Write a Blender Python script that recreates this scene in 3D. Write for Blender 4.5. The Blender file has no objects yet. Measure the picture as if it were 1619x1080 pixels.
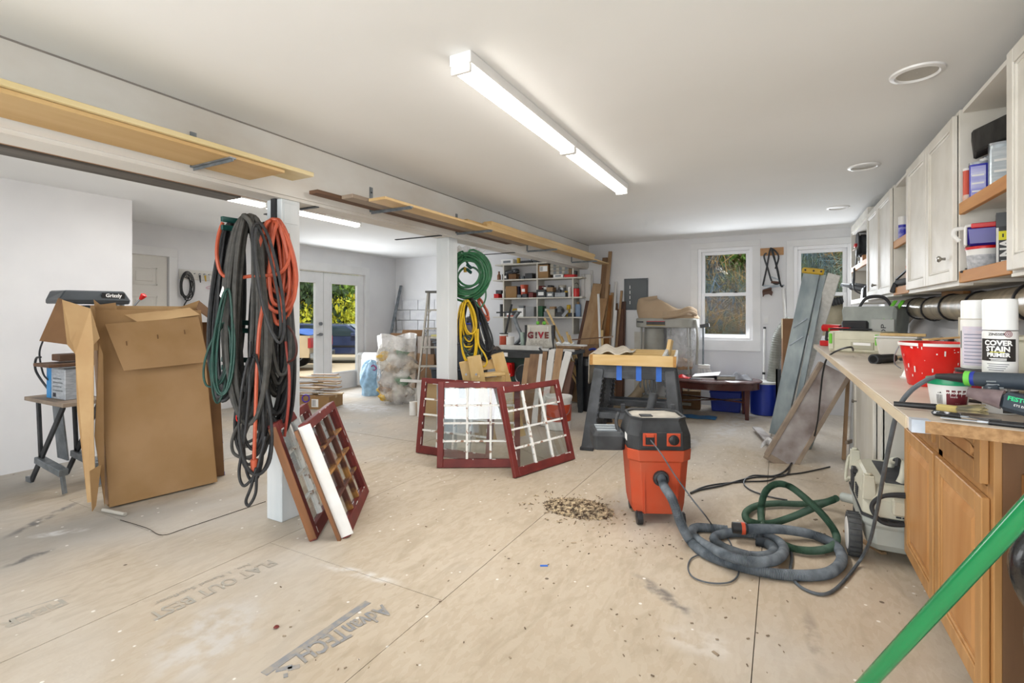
import bpy, math, random
from mathutils import Vector, Matrix, Euler
random.seed(7)
SC = bpy.context.scene
COL = SC.collection
# ------------------------------------------------------------------ camera, world, lights, exposure
FPX, CX, HY, CAMH = 788.0, 809.5, 497.0, 1.32
TH = math.atan(425.5 / 788.0)
SN, CS = math.sin(TH), math.cos(TH)
cam_d = bpy.data.cameras.new('camera'); cam = bpy.data.objects.new('camera', cam_d); COL.objects.link(cam)
cam_d.sensor_width = 36.0; cam_d.lens = FPX / 1619.0 * 36.0
cam_d.shift_y = -(540.0 - HY) / 1619.0
cam_d.clip_start = 0.02; cam_d.clip_end = 300
cam.location = (0, 0, CAMH); cam.rotation_euler = (math.pi / 2, 0, TH)
SC.camera = cam
VS = SC.view_settings
VS.view_transform = 'Standard'; VS.look = 'None'; VS.gamma = 1.0; VS.use_curve_mapping = False
VS.exposure = 0.28
CY = SC.cycles; CY.max_bounces = 6; CY.diffuse_bounces = 4; CY.glossy_bounces = 3; CY.transparent_max_bounces = 16; CY.caustics_reflective = False; CY.caustics_refractive = False; CY.adaptive_threshold = .05
W = bpy.data.worlds.new('sky'); SC.world = W; W.use_nodes = True
_bg = W.node_tree.nodes['Background']; _bg.inputs[0].default_value = (0.80, 0.90, 1.0, 1); _bg.inputs[1].default_value = 1.3
def light(name, kind, loc, rot, energy, color=(1, 1, 1), size=1, size_y=None):
    d = bpy.data.lights.new(name, kind); d.energy = energy; d.color = color
    if kind == 'AREA':
        d.shape = 'RECTANGLE'; d.size = size; d.size_y = size_y or size
    if kind == 'SUN': d.angle = size
    o = bpy.data.objects.new(name, d); COL.objects.link(o); o.location = loc; o.rotation_euler = rot
    return o
light('sun', 'SUN', (0, 0, 20), (math.radians(42), 0, math.radians(48)), 3.2, (1.0, 0.95, 0.86), 0.02)
# daylight entering through the wide glazed doors behind the photographer
light('daylight_rear_doors', 'AREA', (-1.3, -2.35, 1.45), (math.radians(119), 0, 0), 165, (0.95, 0.975, 1.0), 4.6, 2.2)
light('daylight_french_doors', 'AREA', (-6.70, 5.96, 1.15), (0, math.radians(-90), 0), 42, (0.92, 0.96, 1.0), 1.8, 1.7)
light('daylight_window_left', 'AREA', (-0.69, 7.60, 1.55), (math.radians(-72), 0, 0), 18, (0.9, 0.95, 1.0), 0.6, 1.2)
light('daylight_window_right', 'AREA', (0.46, 7.60, 1.80), (math.radians(-72), 0, 0), 12, (0.9, 0.95, 1.0), 0.5, 0.6)

# ------------------------------------------------------------------ helpers
def P(u, v, X=None, Y=None, Z=None):
    "world point that the photograph shows at pixel (u, v), on the plane X=, Y= or Z="
    r = (u - CX) / FPX; up = (HY - v) / FPX
    dx = r * CS - SN; dy = r * SN + CS
    s = X / dx if X is not None else (Y / dy if Y is not None else (Z - CAMH) / up)
    return Vector((dx * s, dy * s, CAMH + up * s))
def lin(c):
    if isinstance(c, str):
        c = [int(c[i:i + 2], 16) / 255 for i in (0, 2, 4)]
    return tuple((x / 12.92 if x <= .04045 else ((x + .055) / 1.055) ** 2.4) for x in c)
def V(*a): return Vector(a)
def rotz(a): return Matrix.Rotation(a, 3, 'Z')
R_ = math.radians

class MB:
    def __init__(s): s.v = []; s.f = []
    def _add(s, vs, fs):
        o = len(s.v); s.v += [tuple(x) for x in vs]; s.f += [tuple(i + o for i in f) for f in fs]; return s
    def box(s, lo, hi):
        x0, y0, z0 = lo; x1, y1, z1 = hi
        if x0 > x1: x0, x1 = x1, x0
        if y0 > y1: y0, y1 = y1, y0
        if z0 > z1: z0, z1 = z1, z0
        return s._add([(x0, y0, z0), (x1, y0, z0), (x1, y1, z0), (x0, y1, z0), (x0, y0, z1), (x1, y0, z1), (x1, y1, z1), (x0, y1, z1)],
                      [(0, 3, 2, 1), (4, 5, 6, 7), (0, 1, 5, 4), (1, 2, 6, 5), (2, 3, 7, 6), (3, 0, 4, 7)])
    def frus(s, c, sx, sy, z0, tx, ty, z1, ox=0, oy=0):
        x, y = c
        return s._add([(x - sx, y - sy, z0), (x + sx, y - sy, z0), (x + sx, y + sy, z0), (x - sx, y + sy, z0),
                       (x - tx + ox, y - ty + oy, z1), (x + tx + ox, y - ty + oy, z1), (x + tx + ox, y + ty + oy, z1), (x - tx + ox, y + ty + oy, z1)],
                      [(0, 3, 2, 1), (4, 5, 6, 7), (0, 1, 5, 4), (1, 2, 6, 5), (2, 3, 7, 6), (3, 0, 4, 7)])
    def bar(s, p0, p1, w, t, up=(0, 0, 1), w1=None, t1=None):
        "board from p0 to p1: width w across, thickness t along up"
        p0 = Vector(p0); p1 = Vector(p1); d = (p1 - p0).normalized(); u = Vector(up)
        a = d.cross(u)
        if a.length < 1e-4: a = d.cross(Vector((1, 0, 0)))
        a.normalize(); b = a.cross(d).normalized()
        w1 = w if w1 is None else w1; t1 = t if t1 is None else t1
        vs = []
        for p, ww, tt in ((p0, w, t), (p1, w1, t1)):
            vs += [p - a * ww / 2 - b * tt / 2, p + a * ww / 2 - b * tt / 2, p + a * ww / 2 + b * tt / 2, p - a * ww / 2 + b * tt / 2]
        return s._add(vs, [(0, 3, 2, 1), (4, 5, 6, 7), (0, 1, 5, 4), (1, 2, 6, 5), (2, 3, 7, 6), (3, 0, 4, 7)])
    def cyl(s, p0, p1, r0, r1=None, n=14, cap=True):
        p0 = Vector(p0); p1 = Vector(p1); r1 = r0 if r1 is None else r1
        d = (p1 - p0).normalized(); a = d.orthogonal().normalized(); b = d.cross(a)
        vs = []
        for p, r in ((p0, r0), (p1, r1)):
            vs += [p + (a * math.cos(2 * math.pi * i / n) + b * math.sin(2 * math.pi * i / n)) * r for i in range(n)]
        fs = [(i, (i + 1) % n, n + (i + 1) % n, n + i) for i in range(n)]
        if cap: fs += [tuple(range(n - 1, -1, -1)), tuple(range(n, 2 * n))]
        return s._add(vs, fs)
    def lathe(s, prof, n=20, c=(0, 0, 0), R=None, sx=1, sy=1, cap=(True, True)):
        c = Vector(c); vs = []
        for r, z in prof:
            for i in range(n):
                q = Vector((r * sx * math.cos(2 * math.pi * i / n), r * sy * math.sin(2 * math.pi * i / n), z))
                vs.append(c + (R @ q if R else q))
        fs = []; m = len(prof)
        for k in range(m - 1):
            for i in range(n):
                j = (i + 1) % n
                fs.append((k * n + i, k * n + j, (k + 1) * n + j, (k + 1) * n + i))
        if cap[0]: fs.append(tuple(range(n - 1, -1, -1)))
        if cap[1]: fs.append(tuple(range((m - 1) * n, m * n)))
        return s._add(vs, fs)
    def tube(s, pts, r, n=6, closed=False, rf=None):
        pts = [Vector(p) for p in pts]; m = len(pts)
        if m < 2: return s
        rr = r if hasattr(r, '__len__') else [r] * m
        if rf: rr = [rr[i] * rf(i) for i in range(m)]
        tang = []
        for i in range(m):
            a = pts[(i - 1) % m] if (closed or i > 0) else pts[i]
            b = pts[(i + 1) % m] if (closed or i < m - 1) else pts[i]
            t = (b - a)
            tang.append(t.normalized() if t.length > 1e-9 else Vector((0, 0, 1)))
        nrm = tang[0].orthogonal().normalized(); vs = []
        for i in range(m):
            if i > 0:
                q = tang[i - 1].rotation_difference(tang[i]); nrm = q @ nrm
                nrm = (nrm - tang[i] * nrm.dot(tang[i])).normalized()
            b = tang[i].cross(nrm)
            vs += [pts[i] + (nrm * math.cos(2 * math.pi * k / n) + b * math.sin(2 * math.pi * k / n)) * rr[i] for k in range(n)]
        fs = []
        for i in range(m if closed else m - 1):
            j = (i + 1) % m
            for k in range(n):
                l = (k + 1) % n
                fs.append((i * n + k, i * n + l, j * n + l, j * n + k))
        if not closed: fs += [tuple(range(n - 1, -1, -1)), tuple(range((m - 1) * n, m * n))]
        return s._add(vs, fs)
    def prism(s, poly, off):
        poly = [Vector(p) for p in poly]; off = Vector(off); n = len(poly)
        vs = poly + [p + off for p in poly]
        fs = [tuple(range(n - 1, -1, -1)), tuple(range(n, 2 * n))] + [(i, (i + 1) % n, n + (i + 1) % n, n + i) for i in range(n)]
        return s._add(vs, fs)
    def sheet(s, poly, t):
        "thin polygon of thickness t along its normal"
        poly = [Vector(p) for p in poly]
        nn = Vector((0, 0, 0))
        for i in range(len(poly)):
            nn += (poly[i] - poly[0]).cross(poly[(i + 1) % len(poly)] - poly[0])
        return s.prism(poly, nn.normalized() * t)
    def grid(s, fn, nu, nv, closed_u=False):
        vs = [fn(i / nu, j / nv) for j in range(nv + 1) for i in range(nu if closed_u else nu + 1)]
        w = nu if closed_u else nu + 1
        fs = []
        for j in range(nv):
            for i in range(nu):
                a = j * w + i; b = j * w + (i + 1) % w
                fs.append((a, b, b + w, a + w))
        return s._add(vs, fs)
    def xf(s, M):
        s.v = [tuple(M @ Vector(p)) for p in s.v]; return s
    def mesh(s, name, smooth=False):
        me = bpy.data.meshes.new(name); me.from_pydata(s.v, [], s.f); me.update()
        if smooth:
            me.polygons.foreach_set('use_smooth', [True] * len(me.polygons))
            try: me.set_sharp_from_angle(angle=0.7)
            except Exception: pass
        return me
    def build(s, name, mat, parent=None, smooth=False, bevel=0, kind=None, sub=0, solid=0, world=False):
        if world and parent is not None:
            L = MATS.get(parent.name)
            if L is None:
                q = parent
                while q is not None and L is None:
                    L = MATS.get(q.name); q = q.parent
            if L is not None:
                I = L.inverted(); s.v = [tuple(I @ Vector(p)) for p in s.v]
        o = bpy.data.objects.new(name, s.mesh(name, smooth)); COL.objects.link(o)
        o.data.materials.append(mat)
        if parent is not None: o.parent = parent
        if kind: o['kind'] = kind
        if solid:
            m = o.modifiers.new('solid', 'SOLIDIFY'); m.thickness = solid; m.offset = 0
        if bevel:
            m = o.modifiers.new('bevel', 'BEVEL'); m.width = bevel; m.segments = 1; m.limit_method = 'ANGLE'; m.angle_limit = 0.6
        if sub:
            m = o.modifiers.new('sub', 'SUBSURF'); m.levels = sub; m.render_levels = sub
        return o
MATS = {}
def tag(o, label, cat, group=None):
    o['label'] = label; o['category'] = cat
    if group: o['group'] = group
    return o
def T(name, label, cat, loc=(0, 0, 0), rz=0, group=None, R=None):
    o = bpy.data.objects.new(name, None); COL.objects.link(o); o.empty_display_size = .05
    M = Matrix.Translation(Vector(loc)) @ (R.to_4x4() if R is not None else Matrix.Rotation(rz, 4, 'Z'))
    o.matrix_world = M; MATS[o.name] = M
    if label: tag(o, label, cat, group)
    return o
def S(name, label=None, loc=(0, 0, 0)):
    o = bpy.data.objects.new(name, None); COL.objects.link(o); o['kind'] = 'structure'; o.location = loc
    MATS[o.name] = Matrix.Translation(Vector(loc))
    return o
def dup(me, name, mat, parent, loc=(0, 0, 0), rot=(0, 0, 0), scale=(1, 1, 1)):
    o = bpy.data.objects.new(name, me); COL.objects.link(o)
    if mat and not me.materials: me.materials.append(mat)
    o.parent = parent; o.location = loc; o.rotation_euler = rot; o.scale = scale
    return o
def text(body, size, name, mat, parent, loc, R, ext=0.0004, align='CENTER', sx=1.0, bold=0):
    c = bpy.data.curves.new(name, 'FONT'); c.body = body; c.size = size; c.extrude = ext; c.align_x = align; c.align_y = 'CENTER'
    c.offset = bold; c.resolution_u = 2
    t = bpy.data.objects.new('tmp_text', c); COL.objects.link(t)
    bpy.context.view_layer.update()
    me = bpy.data.meshes.new_from_object(t.evaluated_get(bpy.context.evaluated_depsgraph_get()))
    bpy.data.objects.remove(t); bpy.data.curves.remove(c)
    o = bpy.data.objects.new(name, me); COL.objects.link(o); me.materials.clear(); me.materials.append(mat)
    if parent: o.parent = parent
    M = Matrix.Translation(Vector(loc)) @ R.to_4x4() @ Matrix.Diagonal((sx, 1, 1, 1))
    o.matrix_local = M
    return o
def face(xdir, ydir):
    "rotation matrix with text running along xdir and letters standing along ydir"
    x = Vector(xdir).normalized(); y = Vector(ydir); y = (y - x * y.dot(x)).normalized(); z = x.cross(y)
    return Matrix((x, y, z)).transposed()
def spline(pts, k=6, closed=False):
    pts = [Vector(p) for p in pts]; n = len(pts); out = []
    for i in range(n if closed else n - 1):
        g = lambda j: pts[j % n] if closed else pts[max(0, min(n - 1, j))]
        a, b, c, d = g(i - 1), g(i), g(i + 1), g(i + 2)
        for t in range(k):
            t /= k
            out.append(.5 * ((2 * b) + (c - a) * t + (2 * a - 5 * b + 4 * c - d) * t * t + (3 * b - a - 3 * c + d) * t ** 3))
    if not closed: out.append(pts[-1])
    return out

# ------------------------------------------------------------------ materials
_mc = {}
def mat(name, c, c2=None, scale=8, rough=.6, metal=0, bump=0, stretch=(1, 1, 1), detail=4, lo=.35, hi=.65, spec=.5, bscale=None, coat=0, emit=0, world=False, alpha=None, trans=0):
    if name in _mc: return _mc[name]
    m = bpy.data.materials.new(name); m.use_nodes = True; nt = m.node_tree; N = nt.nodes; L = nt.links
    b = N['Principled BSDF']; c = lin(c)
    b.inputs['Base Color'].default_value = (*c, 1); b.inputs['Roughness'].default_value = rough; b.inputs['Metallic'].default_value = metal
    b.inputs['Specular IOR Level'].default_value = spec
    if coat: b.inputs['Coat Weight'].default_value = coat
    if trans: b.inputs['Transmission Weight'].default_value = trans
    if alpha is not None: b.inputs['Alpha'].default_value = alpha
    if emit:
        b.inputs['Emission Color'].default_value = (*c, 1); b.inputs['Emission Strength'].default_value = emit
    if c2 or bump:
        if world:
            g = N.new('ShaderNodeNewGeometry'); src = g.outputs['Position']
        else:
            g = N.new('ShaderNodeTexCoord'); src = g.outputs['Object']
        mp = N.new('ShaderNodeMapping'); mp.inputs['Scale'].default_value = stretch
        L.new(src, mp.inputs[0])
        nz = N.new('ShaderNodeTexNoise'); nz.inputs['Scale'].default_value = scale; nz.inputs['Detail'].default_value = detail
        L.new(mp.outputs[0], nz.inputs['Vector'])
        if c2:
            r = N.new('ShaderNodeValToRGB'); r.color_ramp.elements[0].position = lo; r.color_ramp.elements[1].position = hi
            r.color_ramp.elements[0].color = (*c, 1); r.color_ramp.elements[1].color = (*lin(c2), 1)
            L.new(nz.outputs[0], r.inputs[0]); L.new(r.outputs[0], b.inputs['Base Color'])
        if bump:
            n2 = nz
            if bscale:
                n2 = N.new('ShaderNodeTexNoise'); n2.inputs['Scale'].default_value = bscale; L.new(mp.outputs[0], n2.inputs['Vector'])
            bp = N.new('ShaderNodeBump'); bp.inputs['Strength'].default_value = bump; bp.inputs['Distance'].default_value = .01
            L.new(n2.outputs[0], bp.inputs['Height']); L.new(bp.outputs[0], b.inputs['Normal'])
    _mc[name] = m
    return m
def wood(name, c, c2, axis='X', scale=6, rough=.6, dist=3.0, bump=.15):
    if name in _mc: return _mc[name]
    st = {'X': (.12, 1, 1), 'Y': (1, .12, 1), 'Z': (1, 1, .12)}[axis]
    m = mat(name, c, c2, scale=scale * 3, rough=rough, bump=bump, stretch=st, detail=6, lo=.3, hi=.7)
    return m
def glass_mat(name, tint=(1, 1, 1), refl=.5, rough=.0):
    m = bpy.data.materials.new(name); m.use_nodes = True; nt = m.node_tree; N = nt.nodes; L = nt.links
    N.remove(N['Principled BSDF'])
    t = N.new('ShaderNodeBsdfTransparent'); t.inputs[0].default_value = (*tint, 1)
    g = N.new('ShaderNodeBsdfGlossy'); g.inputs['Roughness'].default_value = rough
    fr = N.new('ShaderNodeLayerWeight'); fr.inputs[0].default_value = .5
    pw = N.new('ShaderNodeMath'); pw.operation = 'POWER'; pw.inputs[1].default_value = 4.0; L.new(fr.outputs['Facing'], pw.inputs[0])
    mu = N.new('ShaderNodeMath'); mu.operation = 'MULTIPLY_ADD'; mu.inputs[1].default_value = refl; mu.inputs[2].default_value = .05 * refl * 2
    mx = N.new('ShaderNodeMixShader'); L.new(pw.outputs[0], mu.inputs[0]); L.new(mu.outputs[0], mx.inputs[0])
    L.new(t.outputs[0], mx.inputs[1]); L.new(g.outputs[0], mx.inputs[2]); L.new(mx.outputs[0], N['Material Output'].inputs[0])
    return m
def film_mat(name, c, opacity, rough=.35, ns=14):
    "thin plastic film: part see-through, part white scatter and gloss"
    m = bpy.data.materials.new(name); m.use_nodes = True; nt = m.node_tree; N = nt.nodes; L = nt.links
    b = N['Principled BSDF']; b.inputs['Base Color'].default_value = (*lin(c), 1); b.inputs['Roughness'].default_value = rough
    t = N.new('ShaderNodeBsdfTransparent'); mx = N.new('ShaderNodeMixShader')
    tc = N.new('ShaderNodeTexCoord'); nz = N.new('ShaderNodeTexNoise'); nz.inputs['Scale'].default_value = ns; nz.inputs['Detail'].default_value = 5
    L.new(tc.outputs['Object'], nz.inputs['Vector'])
    mr = N.new('ShaderNodeMapRange'); mr.inputs[1].default_value = .35; mr.inputs[2].default_value = .7; mr.inputs[3].default_value = max(0, opacity - .25); mr.inputs[4].default_value = min(1, opacity + .25)
    L.new(nz.outputs[0], mr.inputs[0]); L.new(mr.outputs[0], mx.inputs[0])
    L.new(t.outputs[0], mx.inputs[1]); L.new(b.outputs[0], mx.inputs[2]); L.new(mx.outputs[0], N['Material Output'].inputs[0])
    bp = N.new('ShaderNodeBump'); bp.inputs['Strength'].default_value = .5; bp.inputs['Distance'].default_value = .02
    L.new(nz.outputs[0], bp.inputs['Height']); L.new(bp.outputs[0], b.inputs['Normal'])
    return m
m_wall = mat('wall_paint', 'e3e3e4', 'd9d9db', scale=1.3, rough=.85, bump=.04, bscale=60)
m_ceil = mat('ceiling_paint', 'f1f2f2', 'ecedec', scale=.8, rough=.9)
m_trim = mat('trim_white', 'e4e4e4', 'dcdcdc', scale=3, rough=.55)
m_beam = mat('patched_plaster', 'dedcd7', 'c9c0b4', scale=2.2, rough=.9, lo=.42, hi=.75, detail=8, bump=.08, stretch=(1, .5, 1))
m_vinyl = mat('window_vinyl', 'ececee', rough=.35)
m_doorpaint = mat('door_paint', 'dcdad4', 'd2cfc8', scale=2, rough=.5)
m_glass = glass_mat('window_glass', (.97, .98, .98), .03)
m_steel = mat('brushed_steel', '9a9ea2', '84888c', scale=30, rough=.35, metal=.9)
m_galv = mat('galvanised', '8b9196', '6f767b', scale=14, rough=.45, metal=.6)
m_black = mat('black_plastic', '1b1c1e', '25262a', scale=10, rough=.45)
m_dblack = mat('dusty_black', '26282b', '4d5053', scale=5, rough=.7, lo=.45, hi=.8)
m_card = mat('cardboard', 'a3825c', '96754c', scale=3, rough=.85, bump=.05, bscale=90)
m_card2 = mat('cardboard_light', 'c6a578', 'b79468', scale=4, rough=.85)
m_carddk = mat('cardboard_dark', '7b5b3c', '6a4c31', scale=4, rough=.9)
m_white = mat('white_plastic', 'e8e8e6', 'dddcd8', scale=6, rough=.4)
m_paper = mat('white_paper', 'f0f0ee', rough=.8)
m_red = mat('red_plastic', 'd01716', 'c01312', scale=6, rough=.35)
m_orange = mat('orange_plastic', 'c24c2b', 'b4452a', scale=4, rough=.45)
m_blue = mat('blue_plastic', '1f37a0', '1a2f8c', scale=5, rough=.4)
m_pine = wood('pine', 'dcc08c', 'caa566', 'X', 5)
m_piney = wood('pine_y', 'd3b582', 'c19e66', 'Y', 5)
m_pinez = wood('pine_z', 'd9bd8a', 'c8a568', 'Z', 5)
m_brownz = wood('brown_board', '8b6b4c', '6d5138', 'Z', 5)
m_tanz = wood('tan_board', 'a98b68', '8f7050', 'Z', 5)
m_darkz = wood('dark_board', '5a3a2a', '432a20', 'Z', 5)
m_whitez = mat('white_board', 'dfdfdd', 'c9c8c4', scale=6, rough=.6, stretch=(1, 1, .2))
m_oak = wood('oak_door', 'c2945f', 'ad7f4b', 'Z', 7, rough=.45)
m_oakx = wood('oak_rail', 'ba8a56', 'a47645', 'Y', 7, rough=.45)
m_maroon = mat('maroon_paint', '752924', '63201d', scale=9, rough=.55, bump=.1)
m_flake = mat('flaking_white', 'e8e8e4', '9b7a66', scale=26, rough=.8, lo=.58, hi=.66, bump=.3)
m_copper = mat('bronze_channel', '8b5e3c', '6e4a30', scale=12, rough=.5, metal=.3, stretch=(1, 1, .1))

# ------------------------------------------------------------------ setting
XB, YB, XR, XL, XP, ZC = -2.76, 7.74, 1.08, -6.85, -5.62, 2.44
YR = -2.6
def holed(mb, axis, c0, c1, a0, a1, z0, z1, holes):
    "wall slab with rectangular holes; axis 'X' = slab runs along X (c = Y range)"
    As = sorted({a0, a1, *[h[0] for h in holes], *[h[1] for h in holes]}); Zs = sorted({z0, z1, *[h[2] for h in holes], *[h[3] for h in holes]})
    for i in range(len(As) - 1):
        for j in range(len(Zs) - 1):
            am, zm = (As[i] + As[i + 1]) / 2, (Zs[j] + Zs[j + 1]) / 2
            if any(h[0] < am < h[1] and h[2] < zm < h[3] for h in holes): continue
            if axis == 'X': mb.box((As[i], c0, Zs[j]), (As[i + 1], c1, Zs[j + 1]))
            else: mb.box((c0, As[i], Zs[j]), (c1, As[i + 1], Zs[j + 1]))
    return mb
def struct(name, mb, m, parent=None, **k):
    o = mb.build(name, m, parent, **k)
    if parent is None: o['kind'] = 'structure'
    return o
# floor shader: strand-board sheets, dust, worn stains
def floor_material():
    m = bpy.data.materials.new('subfloor'); m.use_nodes = True; nt = m.node_tree; N = nt.nodes; L = nt.links; b = N['Principled BSDF']
    b.inputs['Roughness'].default_value = .8; b.inputs['Specular IOR Level'].default_value = .25
    g = N.new('ShaderNodeNewGeometry'); pos = g.outputs['Position']
    def noise(scale, detail=5, st=(1, 1, 1), dist=0):
        mp = N.new('ShaderNodeMapping'); mp.inputs['Scale'].default_value = st; L.new(pos, mp.inputs[0])
        n = N.new('ShaderNodeTexNoise'); n.inputs['Scale'].default_value = scale; n.inputs['Detail'].default_value = detail; n.inputs['Distortion'].default_value = dist
        L.new(mp.outputs[0], n.inputs['Vector']); return n.outputs[0]
    def rng(x, a, c, lo=0, hi=1):
        r = N.new('ShaderNodeMapRange'); r.interpolation_type = 'SMOOTHSTEP'
        for i, q in ((1, a), (2, c), (3, lo), (4, hi)): r.inputs[i].default_value = q
        L.new(x, r.inputs[0]); return r.outputs[0]
    def mix(f, a, c):
        x = N.new('ShaderNodeMix'); x.data_type = 'RGBA'
        if isinstance(f, float): x.inputs[0].default_value = f
        else: L.new(f, x.inputs[0])
        for i, q in ((6, a), (7, c)):
            if isinstance(q, str): x.inputs[i].default_value = (*lin(q), 1)
            else: L.new(q, x.inputs[i])
        return x.outputs[2]
    def mul(a, c):
        x = N.new('ShaderNodeMath'); x.operation = 'MULTIPLY'
        for i, q in ((0, a), (1, c)):
            if isinstance(q, (int, float)): x.inputs[i].default_value = q
            else: L.new(q, x.inputs[i])
        return x.outputs[0]
    col = mix(rng(noise(.7, 3), .3, .7), 'c5b8a5', 'b9ab97')
    # strand flakes
    vo = N.new('ShaderNodeTexVoronoi'); vo.inputs['Scale'].default_value = 34
    mp = N.new('ShaderNodeMapping'); mp.inputs['Scale'].default_value = (1.6, .7, 1); L.new(pos, mp.inputs[0]); L.new(mp.outputs[0], vo.inputs['Vector'])
    sep = N.new('ShaderNodeSeparateColor'); L.new(vo.outputs['Color'], sep.inputs[0])
    col = mix(mul(rng(sep.outputs[0], .2, .9), .22), col, 'a38d72')
    col = mix(mul(rng(noise(9, 4, (1, .35, 1), 1.5), .45, .72), .5), col, 'a59680')
    # pale gypsum dust, heavier to the back and in drifts
    dust = rng(noise(.55, 4, (1, 1, 1), .8), .50, .72)
    col = mix(mul(dust, .7), col, 'c9c6c1')
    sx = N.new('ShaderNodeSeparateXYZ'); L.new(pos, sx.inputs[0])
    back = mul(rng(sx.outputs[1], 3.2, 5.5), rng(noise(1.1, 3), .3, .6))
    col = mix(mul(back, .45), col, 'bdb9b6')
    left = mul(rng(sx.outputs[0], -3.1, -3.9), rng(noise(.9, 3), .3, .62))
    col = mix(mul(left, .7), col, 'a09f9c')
    # stains with their own shape: (x, y, angle, half length, half width, colour, strength)
    sn_ = rng(noise(11, 4), .38, .6)
    for (x, y, a, hl, hw, c, st) in STAINS:
        mp = N.new('ShaderNodeMapping'); mp.vector_type = 'TEXTURE'; mp.inputs['Location'].default_value = (x, y, 0); mp.inputs['Rotation'].default_value = (0, 0, a); mp.inputs['Scale'].default_value = (hl, hw, 1)
        L.new(pos, mp.inputs[0])
        s2 = N.new('ShaderNodeSeparateXYZ'); L.new(mp.outputs[0], s2.inputs[0])
        cb = N.new('ShaderNodeCombineXYZ'); L.new(s2.outputs[0], cb.inputs[0]); L.new(s2.outputs[1], cb.inputs[1])
        ln = N.new('ShaderNodeVectorMath'); ln.operation = 'LENGTH'; L.new(cb.outputs[0], ln.inputs[0])
        f = mul(mul(rng(ln.outputs['Value'], 1.0, .35), sn_), st)
        col = mix(f, col, c)
    # paint spatter
    v2 = N.new('ShaderNodeTexVoronoi'); v2.inputs['Scale'].default_value = 9; L.new(pos, v2.inputs['Vector'])
    col = mix(mul(rng(v2.outputs['Distance'], .085, .05), .8), col, 'eeece6')
    v3 = N.new('ShaderNodeTexVoronoi'); v3.inputs['Scale'].default_value = 3.3; L.new(pos, v3.inputs['Vector'])
    col = mix(mul(rng(v3.outputs['Distance'], .04, .025), .8), col, '4a3c32')
    L.new(col, b.inputs['Base Color'])
    bp = N.new('ShaderNodeBump'); bp.inputs['Strength'].default_value = .15; bp.inputs['Distance'].default_value = .004
    L.new(noise(60, 1), bp.inputs['Height']); L.new(bp.outputs[0], b.inputs['Normal'])
    return m
def st(u0, v0, u1, v1, hw, c, s):
    a = P(u0, v0, Z=0); b = P(u1, v1, Z=0); d = b - a
    return ((a.x + b.x) / 2, (a.y + b.y) / 2, math.atan2(d.y, d.x), d.length / 2 * 1.15, hw, c, s)
STAINS = [st(1000, 905, 1110, 985, .055, '6f6b68', .85), st(0, 855, 130, 790, .05, '5f6064', .8), st(0, 900, 90, 865, .05, '55575b', .7),
          st(40, 850, 150, 835, .06, 'e2e2e2', .8), st(1040, 995, 1180, 1040, .12, 'd9d4cd', .5), st(240, 1010, 420, 1000, .35, 'd0d0d0', .5),
          st(500, 890, 640, 925, .05, 'e0dedb', .7), st(1275, 960, 1300, 1070, .04, '8b8176', .6), st(1110, 690, 1010, 720, .25, 'cfccca', .8),
          st(500, 640, 640, 650, .35, 'c9cace', .6), st(1200, 640, 1120, 700, .25, 'cccbcb', .6), st(760, 650, 700, 720, .06, 'a79a8c', .4)]
m_floor = floor_material()
m_gap = mat('joint_shadow', '3a3129', rough=.95)
fl = struct('floor', MB().box((XL - .3, YR - .3, -.06), (XR + .3, YB + .3, -.02)), m_gap)
xs = [(XL - .2, -5.67), (-5.67, -4.45), (-4.45, -3.23), (-3.23, -2.6), (-2.6, -1.375), (-1.375, -.095), (-.095, XR + .2)]
offs = [1.1, -.1, 1.62, .6, 1.87, -2.0, -2.4]
pk = 0
for (x0, x1), o_ in zip(xs, offs):
    y = o_ - 2.44 * 3; g = .0018; SL = 2.44 if x1 < -1 else 7.0
    if SL > 3: y = o_ - 7
    while y < YB + .2:
        a, c = max(y, YR - .2), min(y + SL, YB + .2)
        if c - a > .02:
            dz = [0, -.0012, .0006, -.0006][pk % 4]; pk += 1
            MB().box((x0 + g, a + g, -.02), (x1 - g, c - g, dz)).build('floor_panel', m_floor, fl)
        y += SL
struct('ceiling', MB().box((XL - .2, YR - .2, ZC), (XR + .2, YB + .2, ZC + .12)), m_ceil)
# back wall with two windows
W1 = (-1.075, -.35, .95, 2.275); W2 = (.15, .80, .95, 2.235)
wb = struct('wall_back', holed(MB(), 'X', YB, YB + .16, XL - .2, XR + .2, -.02, ZC, [W1, W2]), m_wall)
# painted block dado at the foot of the back wall (left bay)
m_block = mat('painted_block', 'dcdddf', 'cfd0d4', scale=9, rough=.8, bump=.2, bscale=40)
ba = MB().box((-.193, -.05, -.093), (.193, 0, .093)).mesh('block')
bh_ = MB().box((-.093, -.05, -.093), (.093, 0, .093)).mesh('block')
for r in range(8):
    for k in range(3):
        dup(ba, 'block', m_block, wb, (-6.64 + k * .4 + (.2 if r % 2 else 0), YB, .105 + r * .2))
    dup(bh_, 'block', m_block, wb, (-5.54 if not r % 2 else -6.74, YB, .105 + r * .2))
DR = (2.60, 3.50, 0, 2.05); FD = (5.02, 6.90, 0, 2.05)
struct('wall_left', holed(MB(), 'Y', XL - .16, XL, YR - .2, YB + .2, -.02, ZC, [DR, FD]), m_wall)
struct('wall_partition', MB().box((XL, YR, -.02), (XP, 2.54, ZC)), m_wall)
struct('wall_right', MB().box((XR, YR - .2, -.02), (XR + .16, YB + .2, ZC)), m_wall)
RH = (-3.7, 1.0, .0, 2.3)
struct('wall_rear', holed(MB(), 'X', YR - .16, YR, XL - .2, XR + .2, -.02, ZC, [RH]), m_wall)
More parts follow.
